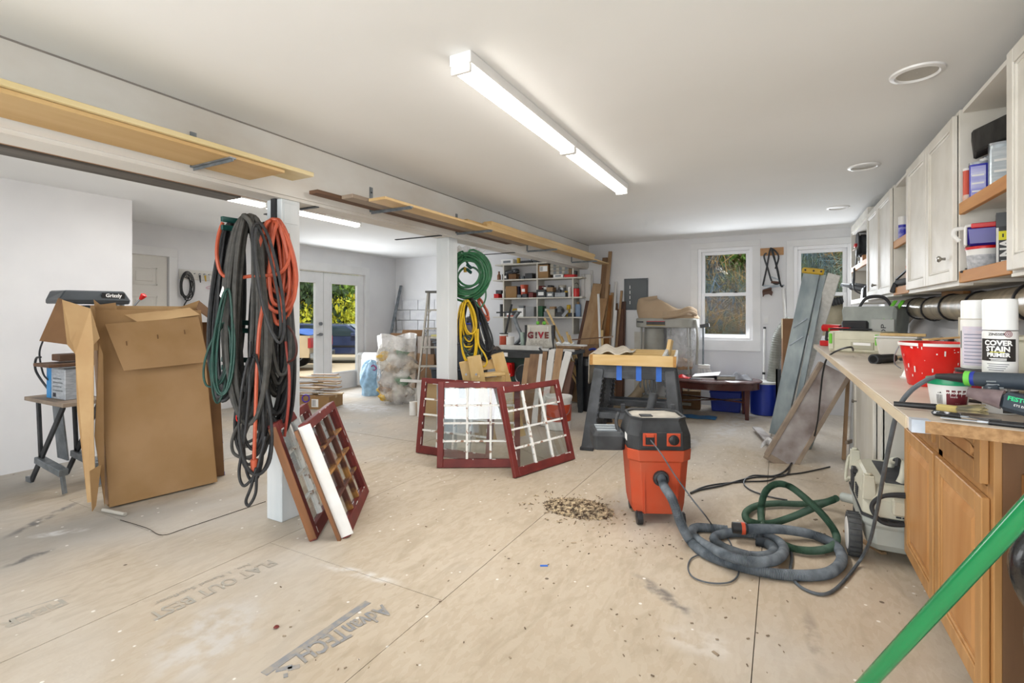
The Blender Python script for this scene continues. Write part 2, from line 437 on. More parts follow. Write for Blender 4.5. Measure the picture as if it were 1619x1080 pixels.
# glazed doors behind the photographer
d4 = S('door_4', loc=((RH[0] + RH[1]) / 2, YR - .08, 0))
for i in range(4):
    x = RH[0] + i * 1.175
    f = MB().box((x, YR - .1, .0), (x + .1, YR - .06, 2.3)).box((x + 1.075, YR - .1, 0), (x + 1.175, YR - .06, 2.3)).box((x + .1, YR - .1, 0), (x + 1.075, YR - .06, .2)).box((x + .1, YR - .1, 2.18), (x + 1.075, YR - .06, 2.3)).build('leaf_frame', m_trim, d4, world=True)
    MB().box((x + .1, YR - .085, .2), (x + 1.075, YR - .079, 2.18)).build('pane', m_glass, f, world=True)
# beam along the room with a flat soffit board, and two posts
bm = S('trim_1', loc=(XB, 0, ZC))
MB().box((XB - .20, YR, 2.075), (XB, YB, ZC)).build('beam', m_beam, bm, world=True)
MB().box((XB - .185, YR, 2.055), (XB - .015, YB, 2.075)).build('soffit_board', m_beam, bm, world=True)
MB().box((XB, YR, ZC - .008), (XB + .003, YB, ZC)).build('caulk_line', mat('caulk_gap', '8d8781', rough=.9), bm, world=True)
m_post = mat('post_paint', 'd8dcde', 'b8c2c6', scale=4, rough=.7, lo=.45, hi=.8, stretch=(1, 1, .3))
def post(n, y0, y1):
    p = S('trim_%d' % n, loc=(XB - .08, (y0 + y1) / 2, 0))
    MB().box((XB - .165, y0, 0), (XB - .02, y1, 2.056)).build('post', m_post, p, bevel=.006, world=True)
    return p
p1 = post(2, 2.08, 2.22); p2 = post(3, 3.88, 4.03)
# steel strap and bolt plate on the first post
MB().box((XB - .10, 2.062, .95), (XB - .06, 2.079, 2.06)).build('strap_channel', m_dblack, p1, world=True)
MB().box((XB - .020, 2.095, 1.90), (XB - .016, 2.20, 2.03)).build('post_plate', m_post, p1, world=True, bevel=.002)
# casings
def casing(n, axis, c, d, a0, a1, z0, z1, w=.09, sill=False, head=.11):
    t = S('trim_%d' % n, loc=((a0, c, z0) if axis == 'X' else (c, a0, z0)))
    def bx(A0, A1, Z0, Z1, nm):
        m = MB()
        if axis == 'X': m.box((A0, c, Z0), (A1, c + d, Z1))
        else: m.box((c, A0, Z0), (c + d, A1, Z1))
        m.build(nm, m_trim, t, world=True, bevel=.002)
    bx(a0 - w, a0, z0, z1, 'side_casing'); bx(a1, a1 + w, z0, z1, 'side_casing'); bx(a0 - w, a1 + w, z1, z1 + head, 'head_casing')
    if sill: bx(a0 - w, a1 + w, z0 - .15, z0, 'sill_casing')
casing(4, 'X', YB, -.016, *W1, w=.1, sill=True, head=.085)
casing(5, 'X', YB, -.016, *W2, w=.085, sill=True, head=.085)
casing(6, 'Y', XL, .018, *DR, w=.1)
casing(7, 'Y', XL, .018, *FD, w=.1, head=.14)
def window(n, w, board=False):
    x0, x1, z0, z1 = w; zm = (z0 + z1) / 2 - .005
    t = S('window_%d' % n, loc=((x0 + x1) / 2, YB + .05, z0)); f = .045
    MB().box((x0, YB + .0, z0), (x0 + f, YB + .12, z1)).box((x1 - f, YB, z0), (x1, YB + .12, z1)).box((x0 + f, YB, z1 - f), (x1 - f, YB + .12, z1)).box((x0 + f, YB - .01, z0), (x1 - f, YB + .12, z0 + .04)).build('window_frame', m_vinyl, t, world=True, bevel=.003)
    for nm, a, b, dy in (('lower_sash', z0 + .04, zm + .02, .03), ('upper_sash', zm - .02, z1 - f, .07)):
        y = YB + dy; q = .045
        s_ = MB().box((x0 + f, y, a), (x0 + f + q, y + .035, b)).box((x1 - f - q, y, a), (x1 - f, y + .035, b)).box((x0 + f + q, y, a), (x1 - f - q, y + .035, a + q)).box((x0 + f + q, y, b - q), (x1 - f - q, y + .035, b)).build(nm, m_vinyl, t, world=True, bevel=.003)
        MB().box((x0 + f + q, y + .015, a + q), (x1 - f - q, y + .02, b - q)).build('pane', m_glass, s_, world=True)
    for k in (.3, .7):
        x = x0 + (x1 - x0) * k
        MB().box((x - .025, YB + .02, zm + .02), (x + .025, YB + .06, zm + .032)).cyl((x, YB + .04, zm + .032), (x, YB + .04, zm + .045), .012).build('sash_lock', m_dblack, t, world=True)
    return t
w1 = window(1, W1); w2 = window(2, W2)
# six panel door in the left wall
d1 = S('door_1', loc=(XL - .05, (DR[0] + DR[1]) / 2, 0))
MB().box((XL - .06, DR[0] + .008, .008), (XL - .02, DR[1] - .008, DR[3] - .008)).build('door_slab', m_doorpaint, d1, world=True)
for k in (0, 1):
    y0 = DR[0] + .12 + k * .37
    for z0, z1 in ((.2, .82), (.95, 1.55), (1.68, 1.9)):
        q = MB()
        for a, b, e in ((0, .0, .006), (.02, .02, -.004)):
            pass
        q.box((XL - .021, y0, z0), (XL - .014, y0 + .29, z0 + .018)).box((XL - .021, y0, z1 - .018), (XL - .014, y0 + .29, z1)).box((XL - .021, y0, z0), (XL - .014, y0 + .018, z1)).box((XL - .021, y0 + .272, z0), (XL - .014, y0 + .29, z1))
        q.box((XL - .021, y0 + .05, z0 + .05), (XL - .013, y0 + .24, z1 - .05))
        q.build('door_panel', m_doorpaint, d1, world=True, bevel=.004)
# french doors
for i, (y0, y1) in enumerate(((FD[0] + .01, 5.955), (5.965, FD[1] - .01))):
    d = S('door_%d' % (2 + i), loc=(XL - .05, (y0 + y1) / 2, 0)); a = .17
    zb = .30
    MB().box((XL - .07, y0, .01), (XL - .025, y0 + a, 2.03)).box((XL - .07, y1 - a, .01), (XL - .025, y1, 2.03)).box((XL - .07, y0 + a, .01), (XL - .025, y1 - a, zb)).box((XL - .07, y0 + a, 1.85), (XL - .025, y1 - a, 2.03)).build('door_frame', m_trim, d, world=True, bevel=.002)
    b = MB()
    for A, B, C_, D in ((y0 + a - .03, y0 + a, zb - .03, 1.88), (y1 - a, y1 - a + .03, zb - .03, 1.88), (y0 + a, y1 - a, zb - .03, zb), (y0 + a, y1 - a, 1.85, 1.88)):
        b.box((XL - .026, A, C_), (XL - .015, B, D))
    b.build('glazing_bead', m_trim, d, world=True, bevel=.003)
    MB().box((XL - .052, y0 + a, zb), (XL - .046, y1 - a, 1.85)).build('pane', m_glass, d, world=True)
    if i == 0:
        h = MB().cyl((XL - .03, y1 - .07, .98), (XL + .02, y1 - .07, .98), .026).cyl((XL + .02, y1 - .07, .98), (XL + .035, y1 - .07, .98), .018)
        h.bar((XL + .03, y1 - .07, .98), (XL + .03, y1 - .18, .975), .014, .018).cyl((XL - .03, y1 - .07, 1.16), (XL + .012, y1 - .07, 1.16), .028).build('door_handle', m_steel, d, world=True, smooth=True)
MB().box((XL - .1, FD[0], 0), (XL + .01, FD[1], .012)).build('door_threshold', m_trim, bpy.data.objects['trim_7'], world=True)
# ------------------------------------------------------------------ outdoors
m_sand = mat('sandy_yard', 'c9b79a', 'b8a58a', scale=.6, rough=.95, world=True)
m_hill = mat('hill_soil', '8f7a5c', '6f6a3e', scale=.5, rough=.95, world=True)
def ground(x, y):
    a = -.12 - .35 * max(0, min(1, (-x - 8) / 6))
    h1 = max(0, -x - 20) * .55
    h2 = max(0, y - 8.6) * .62 if x > -6 else max(0, y - 8.6) * .62 * max(0, 1 - (-6 - x) / 3)
    return max(a, a + min(h1, 9) + min(h2, 9))
g = MB().grid(lambda a, b: (-46 + 62 * a, -20 + 62 * b, ground(-46 + 62 * a, -20 + 62 * b) - .02), 93, 93)
# keep the ground out of the building
keep = [f for f in g.f if not any(XL - .3 < g.v[i][0] < XR + .4 and YR - .3 < g.v[i][1] < YB + .3 for i in f)]
g.f = keep
yard = g.build('ground', m_sand, smooth=True); yard['kind'] = 'structure'
leafm = [mat('leaf_yellow', 'c9c02c', '8f9a24', scale=1.3, rough=.7), mat('leaf_green', '6f8a2a', '4d6a22', scale=1.5, rough=.7),
         mat('twig_tan', 'ab8850', '705a42', scale=2, rough=.9), mat('brush_blue', '465d78', '727f52', scale=1.5, rough=.8), mat('leaf_dark', '31451f', '24351a', scale=2, rough=.8)]
m_bark = mat('bark', '6b5a48', '4d4034', scale=10, rough=.95)
rs = random.Random(3)
def foliage(n, r, sz, twig=False):
    m = MB()
    for i in range(n):
        d = Vector((rs.gauss(0, 1), rs.gauss(0, 1), rs.gauss(0, 1))).normalized() * (rs.random() ** .4)
        d = Vector((d.x * r[0], d.y * r[1], r[2] * (1 + d.z)))
        q = Euler((rs.uniform(0, 6.3), rs.uniform(0, 6.3), rs.uniform(0, 6.3))).to_matrix(); s1 = sz * rs.uniform(.6, 1.3); s2 = s1 * (.05 if twig else .5)
        if twig: s1 *= 3.2
        m._add([d + q @ Vector((-s1, 0, 0)), d + q @ Vector((0, -s2, .1 * s2)), d + q @ Vector((s1, 0, 0)), d + q @ Vector((0, s2, .1 * s2))], [(0, 1, 2, 3)])
    return m
def stems(r):
    m = MB()
    for i in range(7):
        a = i * .9; m.cyl((0, 0, -.3), (math.cos(a) * r[0] * .6, math.sin(a) * r[1] * .6, r[2] * 1.4), .02, .006, 5)
    return m
fol = {}
for k, (n, r, sz, tw, mi) in {'yellow': (1500, (1.3, 1.3, 1.1), .11, False, 0), 'green': (1600, (1.2, 1.2, 1.2), .10, False, 1), 'dark': (1600, (1.5, 1.5, 1.7), .12, False, 4),
                              'tan': (1300, (1.2, 1.2, .9), .12, True, 2), 'blue': (1500, (.8, .8, .8), .075, True, 3), 'fine': (1300, (.7, .7, .7), .075, True, 2), 'ygnear': (1200, (.6, .6, .6), .05, False, 0)}.items():
    me = foliage(n, r, sz, tw).mesh('foliage_' + k); me.materials.append(leafm[mi])
    ms = stems(r).mesh('stems'); ms.materials.append(m_bark); fol[k] = (me, ms)
def shrub(k, x, y, s, label, group):
    t = T('shrub', label, 'shrub', (x, y, ground(x, y) - .05), rs.uniform(0, 6.3), group)
    t.scale = (s, s, s)
    dup(fol[k][0], 'foliage', None, t); dup(fol[k][1], 'stem', None, t)
def mass(name, label, cat, places, group=None):
    "brush nobody could count: one joined object"
    V_, F_, Mi = [], [], []; mats_ = []
    for k, x, y, s_ in places:
        me = fol[k][0]; mt = me.materials[0]
        if mt not in mats_: mats_.append(mt)
        idx = mats_.index(mt); o_ = len(V_); a = rs.uniform(0, 6.3); z = ground(x, y) - .05; ca, sa = math.cos(a) * s_, math.sin(a) * s_
        V_ += [(x + v.co.x * ca - v.co.y * sa, y + v.co.x * sa + v.co.y * ca, z + v.co.z * s_) for v in me.vertices]
        F_ += [tuple(i + o_ for i in p.vertices) for p in me.polygons]; Mi += [idx] * len(me.polygons)
    me = bpy.data.meshes.new(name); me.from_pydata(V_, [], F_); me.update(); me.polygons.foreach_set('material_index', Mi)
    for m in mats_: me.materials.append(m)
    o = bpy.data.objects.new(name, me); COL.objects.link(o); tag(o, label, cat); o['kind'] = 'stuff'
def hp(u, d):
    r = (u - CX) / FPX; x = (r * CS - SN) * d; y = (r * SN + CS) * d
    return (min(x, -19 - (u % 7) * .3), y)
pl_ = []
for i in range(26):
    k = ('yellow', 'tan', 'green', 'tan', 'yellow')[i % 5]; x, y = hp(rs.uniform(462, 585), rs.uniform(23, 33)); pl_.append((k, x, y, rs.uniform(.7, 1.2)))
mass('hillside_scrub', 'yellow-green and tan scrub covering the hillside beyond the glazed double doors', 'scrub', pl_)
for i, (k, u, d, s_, lb) in enumerate((('yellow', 548, 22, 1.1, 'large yellow-green bush above the parked estate car'), ('yellow', 560, 25, 1.3, 'yellow bush high at the right of the right glazed door'), ('green', 536, 27, 1.4, 'green bush at the top left of the right glazed door'), ('dark', 480, 24, 1.4, 'dark evergreen tree above the tan pickup'), ('dark', 492, 29, 1.6, 'tall dark evergreen at the top of the left glazed door'))):
    x, y = hp(u, d); shrub(k, x, y, s_, lb, None)
pl_ = []
for i in range(24):
    x = -2.6 + 3.6 * ((i * .618) % 1); y = 9.2 + (i % 4) * .5; pl_.append((('blue', 'fine', 'blue')[i % 3] if i % 4 < 3 else 'blue', x, y, rs.uniform(.8, 1.1)))
for i in range(22):
    x = -4.5 + 7 * ((i * .618) % 1); y = 10.8 + (i % 5) * .9; pl_.append((('tan', 'green', 'tan')[i % 3], x, y, rs.uniform(.8, 1.1)))
mass('bank_brush', 'tangled blue-grey and tan brush on the bank outside the back windows', 'brush', pl_)
shrub('ygnear', -1.42, 9.35, .85, 'yellow-green bush at the left edge of the left back window', None)
# vehicles in the yard
m_tyre = mat('tyre', '1c1c1d', '2a2a2a', rough=.8); m_dglass = mat('car_glass', '2c3a40', rough=.1, spec=.8); m_tail = mat('tail_lamp', '8f1c1c', rough=.3)
def wheel(t, x, y, r=.36):
    w = MB().lathe([(r * .55, -.11), (r * .95, -.11), (r, -.07), (r, .07), (r * .95, .11), (r * .55, .11)], 22, (x, y, r), Matrix.Rotation(math.pi / 2, 3, 'X')).build('wheel', m_tyre, t, smooth=True)
    MB().lathe([(.02, -.09), (r * .5, -.115), (r * .55, -.08)], 14, (x, y, r), Matrix.Rotation(math.pi / 2, 3, 'X')).lathe([(.02, .09), (r * .5, .115), (r * .55, .08)], 14, (x, y, r), Matrix.Rotation(math.pi / 2, 3, 'X')).build('hub_cap', m_steel, w, smooth=True)
def yardpt(u, d):
    r = (u - CX) / FPX; x = (r * CS - SN) * d; y = (r * SN + CS) * d
    return Vector((x, y, ground(x, y)))
c = yardpt(537, 19.0); sv = T('parked_car', 'dark blue estate car parked outside the right glazed door', 'car', c, TH)
m_navy = mat('car_paint', '26304c', '2f3a58', scale=2, rough=.25, coat=.5)
prof = [(-2.3, .32), (2.25, .32), (2.35, .55), (2.25, .82), (1.2, .98), (.55, 1.42), (-1.6, 1.47), (-2.2, 1.0), (-2.35, .7)]
MB().prism([(x, -.88, z) for x, z in prof], (0, 1.76, 0)).build('body', m_navy, sv, bevel=.05)
for pl in ([(1.0, 1.0), (.5, 1.36), (-.1, 1.38), (-.1, 1.0)], [(-.2, 1.0), (-.2, 1.38), (-1.0, 1.39), (-1.0, 1.0)], [(-1.1, 1.0), (-1.1, 1.39), (-1.5, 1.39), (-2.0, 1.02)]):
    MB().prism([(x, -.892, z) for x, z in pl], (0, .02, 0)).build('side_window', m_dglass, sv)
MB().bar((1.22, -.6, 1.0), (1.22, .6, 1.0), .02, .02).sheet([(1.2, -.75, 1.0), (1.2, .75, 1.0), (.6, .7, 1.41), (.6, -.7, 1.41)], .015).build('windscreen', m_dglass, sv)
MB().box((.75, -1.05, 1.0), (.95, -.88, 1.12)).build('wing_mirror', m_navy, sv, bevel=.02)
MB().box((-1.9, -.9, .60), (1.9, -.885, .66)).build('body_trim', m_black, sv)
for x in (-1.45, 1.45): wheel(sv, x, -.82); wheel(sv, x, .82)
c = yardpt(470, 16.0); tk = T('parked_pickup', 'tan pickup truck with blue tarp in its bed outside the left glazed door', 'truck', c, TH)
m_tan = mat('truck_paint', 'b09c7e', 'a08d72', scale=2, rough=.3, coat=.4)
MB().prism([(x, -.92, z) for x, z in [(-2.9, .45), (.75, .45), (.78, 1.12), (-.9, 1.15), (-.9, 1.1), (-1.0, 1.8), (-2.0, 1.82), (-2.4, 1.15), (-3.6, 1.05), (-3.7, .5)]], (0, 1.84, 0)).build('body', m_tan, tk, bevel=.04)
MB().prism([(x, -.935, z) for x, z in [(-1.1, 1.2), (-1.1, 1.7), (-1.95, 1.72), (-2.2, 1.2)]], (0, .02, 0)).build('side_window', m_dglass, tk)
MB().grid(lambda a, b: (-.85 + 1.6 * a, -.93 + 1.8 * b, 1.13 + .16 * math.sin(a * 3.1) * (.7 + .3 * math.sin(b * 9))), 12, 10).build('tarp', mat('tarp_blue', '3563b0', '2a4f96', scale=5, rough=.5), tk, solid=.02)
MB().box((.72, -.937, .75), (.81, -.72, 1.05)).build('tail_lamp', m_tail, tk); MB().box((.76, .72, .75), (.81, .9, 1.05)).build('tail_lamp', m_tail, tk)
MB().box((.76, -.9, .42), (.9, .9, .58)).build('bumper', m_steel, tk, bevel=.02)
for x in (-.3, -3.0): wheel(tk, x, -.84, .4); wheel(tk, x, .84, .4)
MB().box((-7.55, 5.0, -.1), (-7.47, 5.12, 2.6)).build('porch_post', mat('porch_blue', '3d4c5e', '33414f', scale=3, rough=.7))
tag(bpy.data.objects['porch_post'], 'dark blue porch post outside the left glazed door', 'post')

# ------------------------------------------------------------------ ceiling lights
m_tubeon = mat('lit_tube', 'fff9f0', emit=9.0, rough=.4)
m_hous = mat('fixture_white', 'ebebea', rough=.35)
def strip(name, label, x, y0, y1):
    t = T(name, label, 'ceiling light', (x, (y0 + y1) / 2, ZC)); ym = (y0 + y1) / 2
    for a, b in ((y0, ym - .002), (ym + .002, y1)):
        MB().box((x - .055, a, ZC - .05), (x + .055, b, ZC)).build('housing', m_hous, t, world=True, bevel=.003)
        MB().cyl((x - .022, a + .02, ZC - .068), (x - .022, b - .02, ZC - .068), .016, n=10).build('tube', m_tubeon, t, world=True, smooth=True)
        MB().cyl((x + .022, a + .02, ZC - .068), (x + .022, b - .02, ZC - .068), .016, n=10).build('tube', m_tubeon, t, world=True, smooth=True)
        for y_ in (a, b - .02): MB().box((x - .05, y_, ZC - .088), (x + .05, y_ + .02, ZC - .05)).build('lamp_holder', m_hous, t, world=True, bevel=.004)
    return t
strip('strip_light', 'long white strip light on the ceiling over the open floor', -1.21, 1.77, 4.24)
strip('strip_light', 'strip light over the left bay, seen past the beam', -4.42, 1.9, 4.34)
LE = 30
light('strip_glow', 'AREA', (-1.21, 3.0, 2.33), (0, 0, 0), LE, (1, .98, .95), .12, 2.4)
light('strip_glow', 'AREA', (-4.42, 3.1, 2.33), (0, 0, 0), LE * .7, (1, .98, .97), .12, 2.4)
for i, (u, v) in enumerate(((1450, 115), (1366, 263), (1325, 328))):
    p = P(u, v, Z=ZC); t = T('recessed_light', ['large unlit recessed ceiling light above the near wall cabinet', 'unlit recessed ceiling light beside the tall double-door wall cabinet', 'small-looking unlit recessed light nearest the back wall'][i], 'ceiling light', p, 0, 'recessed downlights over the bench')
    MB().lathe([(.105, 0), (.103, -.008), (.085, -.012), (.078, -.004), (.078, 0)], 28, cap=(False, False)).build('trim_ring', m_hous, t, smooth=True)
    MB().lathe([(.0785, -.003), (.05, -.0015), (.002, -.001)], 24, cap=(False, False)).build('lens', mat('lens_grey', 'b9b6ae', rough=.5), t, smooth=True)
# ------------------------------------------------------------------ boards carried on the beam
def board(label, x0, x1, y0, y1, z0, z1, m, tilt=0, cat='board', name='board', grp=None):
    o = MB().box((x0 - (x0 + x1) / 2, y0 - (y0 + y1) / 2, 0), (x1 - (x0 + x1) / 2, y1 - (y0 + y1) / 2, z1 - z0)).build(name, m, bevel=.002)
    o.location = ((x0 + x1) / 2, (y0 + y1) / 2, z0); o.rotation_euler = (0, tilt, 0)
    tag(o, label, cat, grp); return o
m_shelfy = mat('maple_veneer', 'ccae7c', 'bd9a66', scale=7, rough=.55, stretch=(1, .12, 1), detail=6)
m_paley = mat('pale_pine', 'd8c79c', 'c9b684', scale=9, rough=.6, stretch=(1, .12, 1))
m_greyy = mat('weathered_grey', '9a8a78', '86776a', scale=9, rough=.8, stretch=(1, .12, 1))
m_brny = mat('walnut_y', '6d4d36', '57402f', scale=9, rough=.7, stretch=(1, .12, 1))
board('wide maple veneer board on the beam brackets by the first post', XB + .02, -2.43, -.9, 1.84, 2.106, 2.125, m_shelfy)
board('pale pine board at the top end of the near beam stack', -2.60, -2.41, -.5, 2.02, 2.126, 2.15, m_paley)
board('white-edged board lying upon the wide maple board', XB + .03, -2.62, -.8, 1.70, 2.126, 2.144, m_whitez)
board('dark walnut board end poking furthest left past the second bracket', -2.72, -2.64, 2.24, 4.9, 2.106, 2.13, m_brny)
board('weathered grey board between the walnut end and the tan board', -2.64, -2.535, 2.44, 5.1, 2.106, 2.132, m_greyy)
board('wide tan board with front edge running to the back corner', -2.53, -2.375, 2.58, 7.60, 2.106, 2.126, m_shelfy)
board('narrow tan strip laid over the wide tan board', -2.60, -2.50, 2.68, 5.3, 2.134, 2.150, m_shelfy)
for i, (x0, x1, y0, y1, z) in enumerate(((-2.50, -2.41, 3.98, 7.0, 2.1275), (-2.50, -2.412, 4.06, 7.05, 2.166), (-2.60, -2.512, 3.80, 6.6, 2.151), (-2.60, -2.51, 4.2, 6.9, 2.19))):
    board(['lower front pine stud of the stack on the beam', 'upper front pine stud of the stack on the beam', 'shorter rear pine stud of the stack on the beam', 'topmost rear pine stud of the stack on the beam'][i], x0, x1, y0, y1, z, z + .038, m_piney, grp='pine studs on the beam')
board('dark slat lying at the back of the tan boards', -2.72, -2.65, 3.0, 4.4, 2.134, 2.146, m_brny)
for i, (y, x1) in enumerate(((-.2, -2.41), (1.53, -2.41), (2.84, -2.36), (3.98, -2.36), (5.50, -2.36), (6.98, -2.36))):
    t = T('shelf_bracket', ['steel bracket under the near boards, left edge of the beam', 'steel bracket under the near boards left of the first post', 'steel bracket under the tan board end right of the first post', 'steel bracket over the second post', 'steel bracket midway under the far boards', 'steel bracket nearest the back wall on the beam'][i], 'bracket', (XB, y, 2.1), 0, 'board brackets on the beam')
    MB().box((XB + .001, y - .016, 2.10), (XB + .006, y + .016, 2.29)).build('upright_leg', m_galv, t, world=True)
    MB().box((XB + .006, y - .016, 2.098), (x1, y + .016, 2.105)).box((XB + .006, y - .002, 2.085), (x1, y + .002, 2.098)).build('arm', m_galv, t, world=True)
    MB().cyl((XB + .006, y, 2.25), (XB + .010, y, 2.25), .006, n=8).build('screw', m_dblack, t, world=True)
# boards and channels slung on the far side of the beam
board('dark slotted track slung behind the beam at upper left', -3.14, -2.99, -.4, 1.95, 2.05, 2.085, mat('slotted_grey', '6a6660', '4f4b46', scale=20, rough=.6, stretch=(1, .05, 1)), cat='track', name='slotted_track')
for k in range(3):
    MB().box((-3.075 + k * .045 - .0325, -1.17, -.003), (-3.075 + k * .045 - .0165, 1.17, .0)).build('slot', m_black, bpy.data.objects['slotted_track'])
board('reddish trim board slung behind the beam', -2.985, -2.965, -.4, 2.6, 2.06, 2.10, wood('reddish_y', 'b28a68', '9c7657', 'Y'))
for i, y in enumerate((2.35, 3.75, 5.2)):
    o = MB().box((-3.32, y - .014, 2.046), (-2.77, y + .014, 2.053)).build('hanger_bar', m_dblack); tag(o, ['thin steel hanger bar under the beam near the first post', 'thin steel hanger bar under the beam at the second post', 'thin steel hanger bar under the beam past the green hose'][i], 'bar', 'hanger bars')
# ------------------------------------------------------------------ common builders
def Q(u, v, s):
    r = (u - CX) / FPX; up = (HY - v) / FPX
    return Vector(((r * CS - SN) * s, (r * SN + CS) * s, CAMH + up * s))
def cam_ang(p): return math.atan2(-p[1], -p[0])
def cantext(t, body, size, r, ang, z, m, sx=1.0, name='lettering', bold=0, taper=0):
    c = bpy.data.curves.new(name, 'FONT'); c.body = body; c.size = size; c.align_x = 'CENTER'; c.align_y = 'CENTER'; c.offset = bold; c.resolution_u = 2
    q = bpy.data.objects.new('tmp_text', c); COL.objects.link(q); bpy.context.view_layer.update()
    me = bpy.data.meshes.new_from_object(q.evaluated_get(bpy.context.evaluated_depsgraph_get()))
    bpy.data.objects.remove(q); bpy.data.curves.remove(c)
    for v in me.vertices:
        x, y = v.co.x * sx, v.co.y; rr = r + taper * y; a = ang + x / r
        v.co = (rr * math.cos(a), rr * math.sin(a), z + y)
    me.materials.clear(); me.materials.append(m)
    o = bpy.data.objects.new(name, me); COL.objects.link(o); o.parent = t
    return o
def arcband(r0, r1, z0, z1, a0, a1, n=14):
    "patch of a label on a can"
    return MB().grid(lambda i, j: ((r0 + (r1 - r0) * j) * math.cos(a0 + (a1 - a0) * i), (r0 + (r1 - r0) * j) * math.sin(a0 + (a1 - a0) * i), z0 + (z1 - z0) * j), n, 1)
def can(name, label, cat, p, r, h, body, lidm=None, band=None, bz=(.15, .85), group=None, lidh=.06, r1=None, rim=True, n=22):
    "round can, tub or pail with a rim, a lid and a label band"
    t = T(name, label, cat, p, 0, group); r1 = r1 or r
    pr = [(r * .9, 0), (r, h * .015), (r, h * .05)] + [(r + (r1 - r) * k, h * k) for k in (.3, .6, .9)] + [(r1 * 1.03 if rim else r1, h * .96), (r1 * 1.03 if rim else r1, h), (r1 * .93, h), (r1 * .92, h * .985), (.001, h * .985)]
    MB().lathe(pr, n, cap=(True, False)).build('body', body, t, smooth=True)
    if lidm: MB().lathe([(r1 * 1.04, h * (1 - lidh * .5)), (r1 * 1.06, h), (r1 * 1.03, h * (1 + lidh * .6)), (r1 * .9, h * (1 + lidh * .6)), (r1 * .88, h * (1 + lidh * .3)), (.001, h * (1 + lidh * .3))], n, cap=(False, False)).build('lid', lidm, t, smooth=True)
    if band:
        ra = r + (r1 - r) * bz[0] + .0012; rb = r + (r1 - r) * bz[1] + .0012
        MB().lathe([(ra, h * bz[0]), (rb, h * bz[1])], n, cap=(False, False)).build('label_band', band, t, smooth=True)
    return t
def carton(name, label, p, w, d, h, rz=0, m=None, lab=None, cat='box', group=None, tape=True, open_=False):
    "cardboard box: folded body with flaps, tape and a shipping label"
    t = T(name, label, cat, p, rz, group); m = m or m_card
    a, b = w / 2, d / 2; k = .006
    bd = MB()
    bd.box((-a, -b, 0), (a, -b + k, h)).box((-a, b - k, 0), (a, b, h)).box((-a, -b + k, 0), (-a + k, b - k, h)).box((a - k, -b + k, 0), (a, b - k, h)).box((-a + k, -b + k, 0), (a - k, b - k, k))
    bd.build('body', m, t, bevel=.002)
    if open_:
        MB().sheet([(-a, -b, h), (a, -b, h), (a * .96, -b * 1.55, h + d * .18), (-a * .96, -b * 1.55, h + d * .18)], .004).build('flap', m, t)
        MB().sheet([(-a, b, h), (a, b, h), (a * .96, b * 1.3, h + d * .3), (-a * .96, b * 1.3, h + d * .3)], .004).build('flap', m, t)
    else:
        for s_ in (-1, 1):
            MB().box((-a + .001, s_ * .002, h), (a - .001, s_ * b, h + .004)).build('flap', m, t)
        if tape: MB().box((-a, -.025, h + .004), (a, .025, h + .0048)).box((-a - .001, -.025, h * .8), (-a, .025, h)).box((a, -.025, h * .8), (a + .001, .025, h)).build('tape', mat('packing_tape', 'c9b48c', rough=.25), t)
    if lab:
        MB().box((lab[0], -b - .0012, lab[1]), (lab[2], -b, lab[3])).build('shipping_label', m_paper, t)
        for q in range(4):
            MB().box((lab[0] + .01 + q * .014, -b - .0018, lab[1] + .01), (lab[0] + .016 + q * .014, -b - .0012, lab[3] - .01)).build('barcode', m_black, t)
    return t
def tool_case(name, label, p, w, d, h, rz, m, mh, cat='tool case', group=None):
    t = T(name, label, cat, p, rz, group)
    MB().frus((0, 0), w * .48, d * .48, 0, w * .5, d * .5, h * .5).build('base', m, t, bevel=.006)
    MB().frus((0, 0), w * .5, d * .5, h * .505, w * .47, d * .47, h).build('lid', m, t, bevel=.006)
    for x in (-.28, .28): MB().box((w * x - .015, -d * .5 - .008, h * .35), (w * x + .015, -d * .5, h * .65)).build('latch', mh, t, bevel=.002)
    MB().tube([(-w * .15, -d * .5, h * .45), (-w * .14, -d * .5 - .03, h * .45), (w * .14, -d * .5 - .03, h * .45), (w * .15, -d * .5, h * .45)], .007, 8).build('handle', mh, t, smooth=True)
    return t
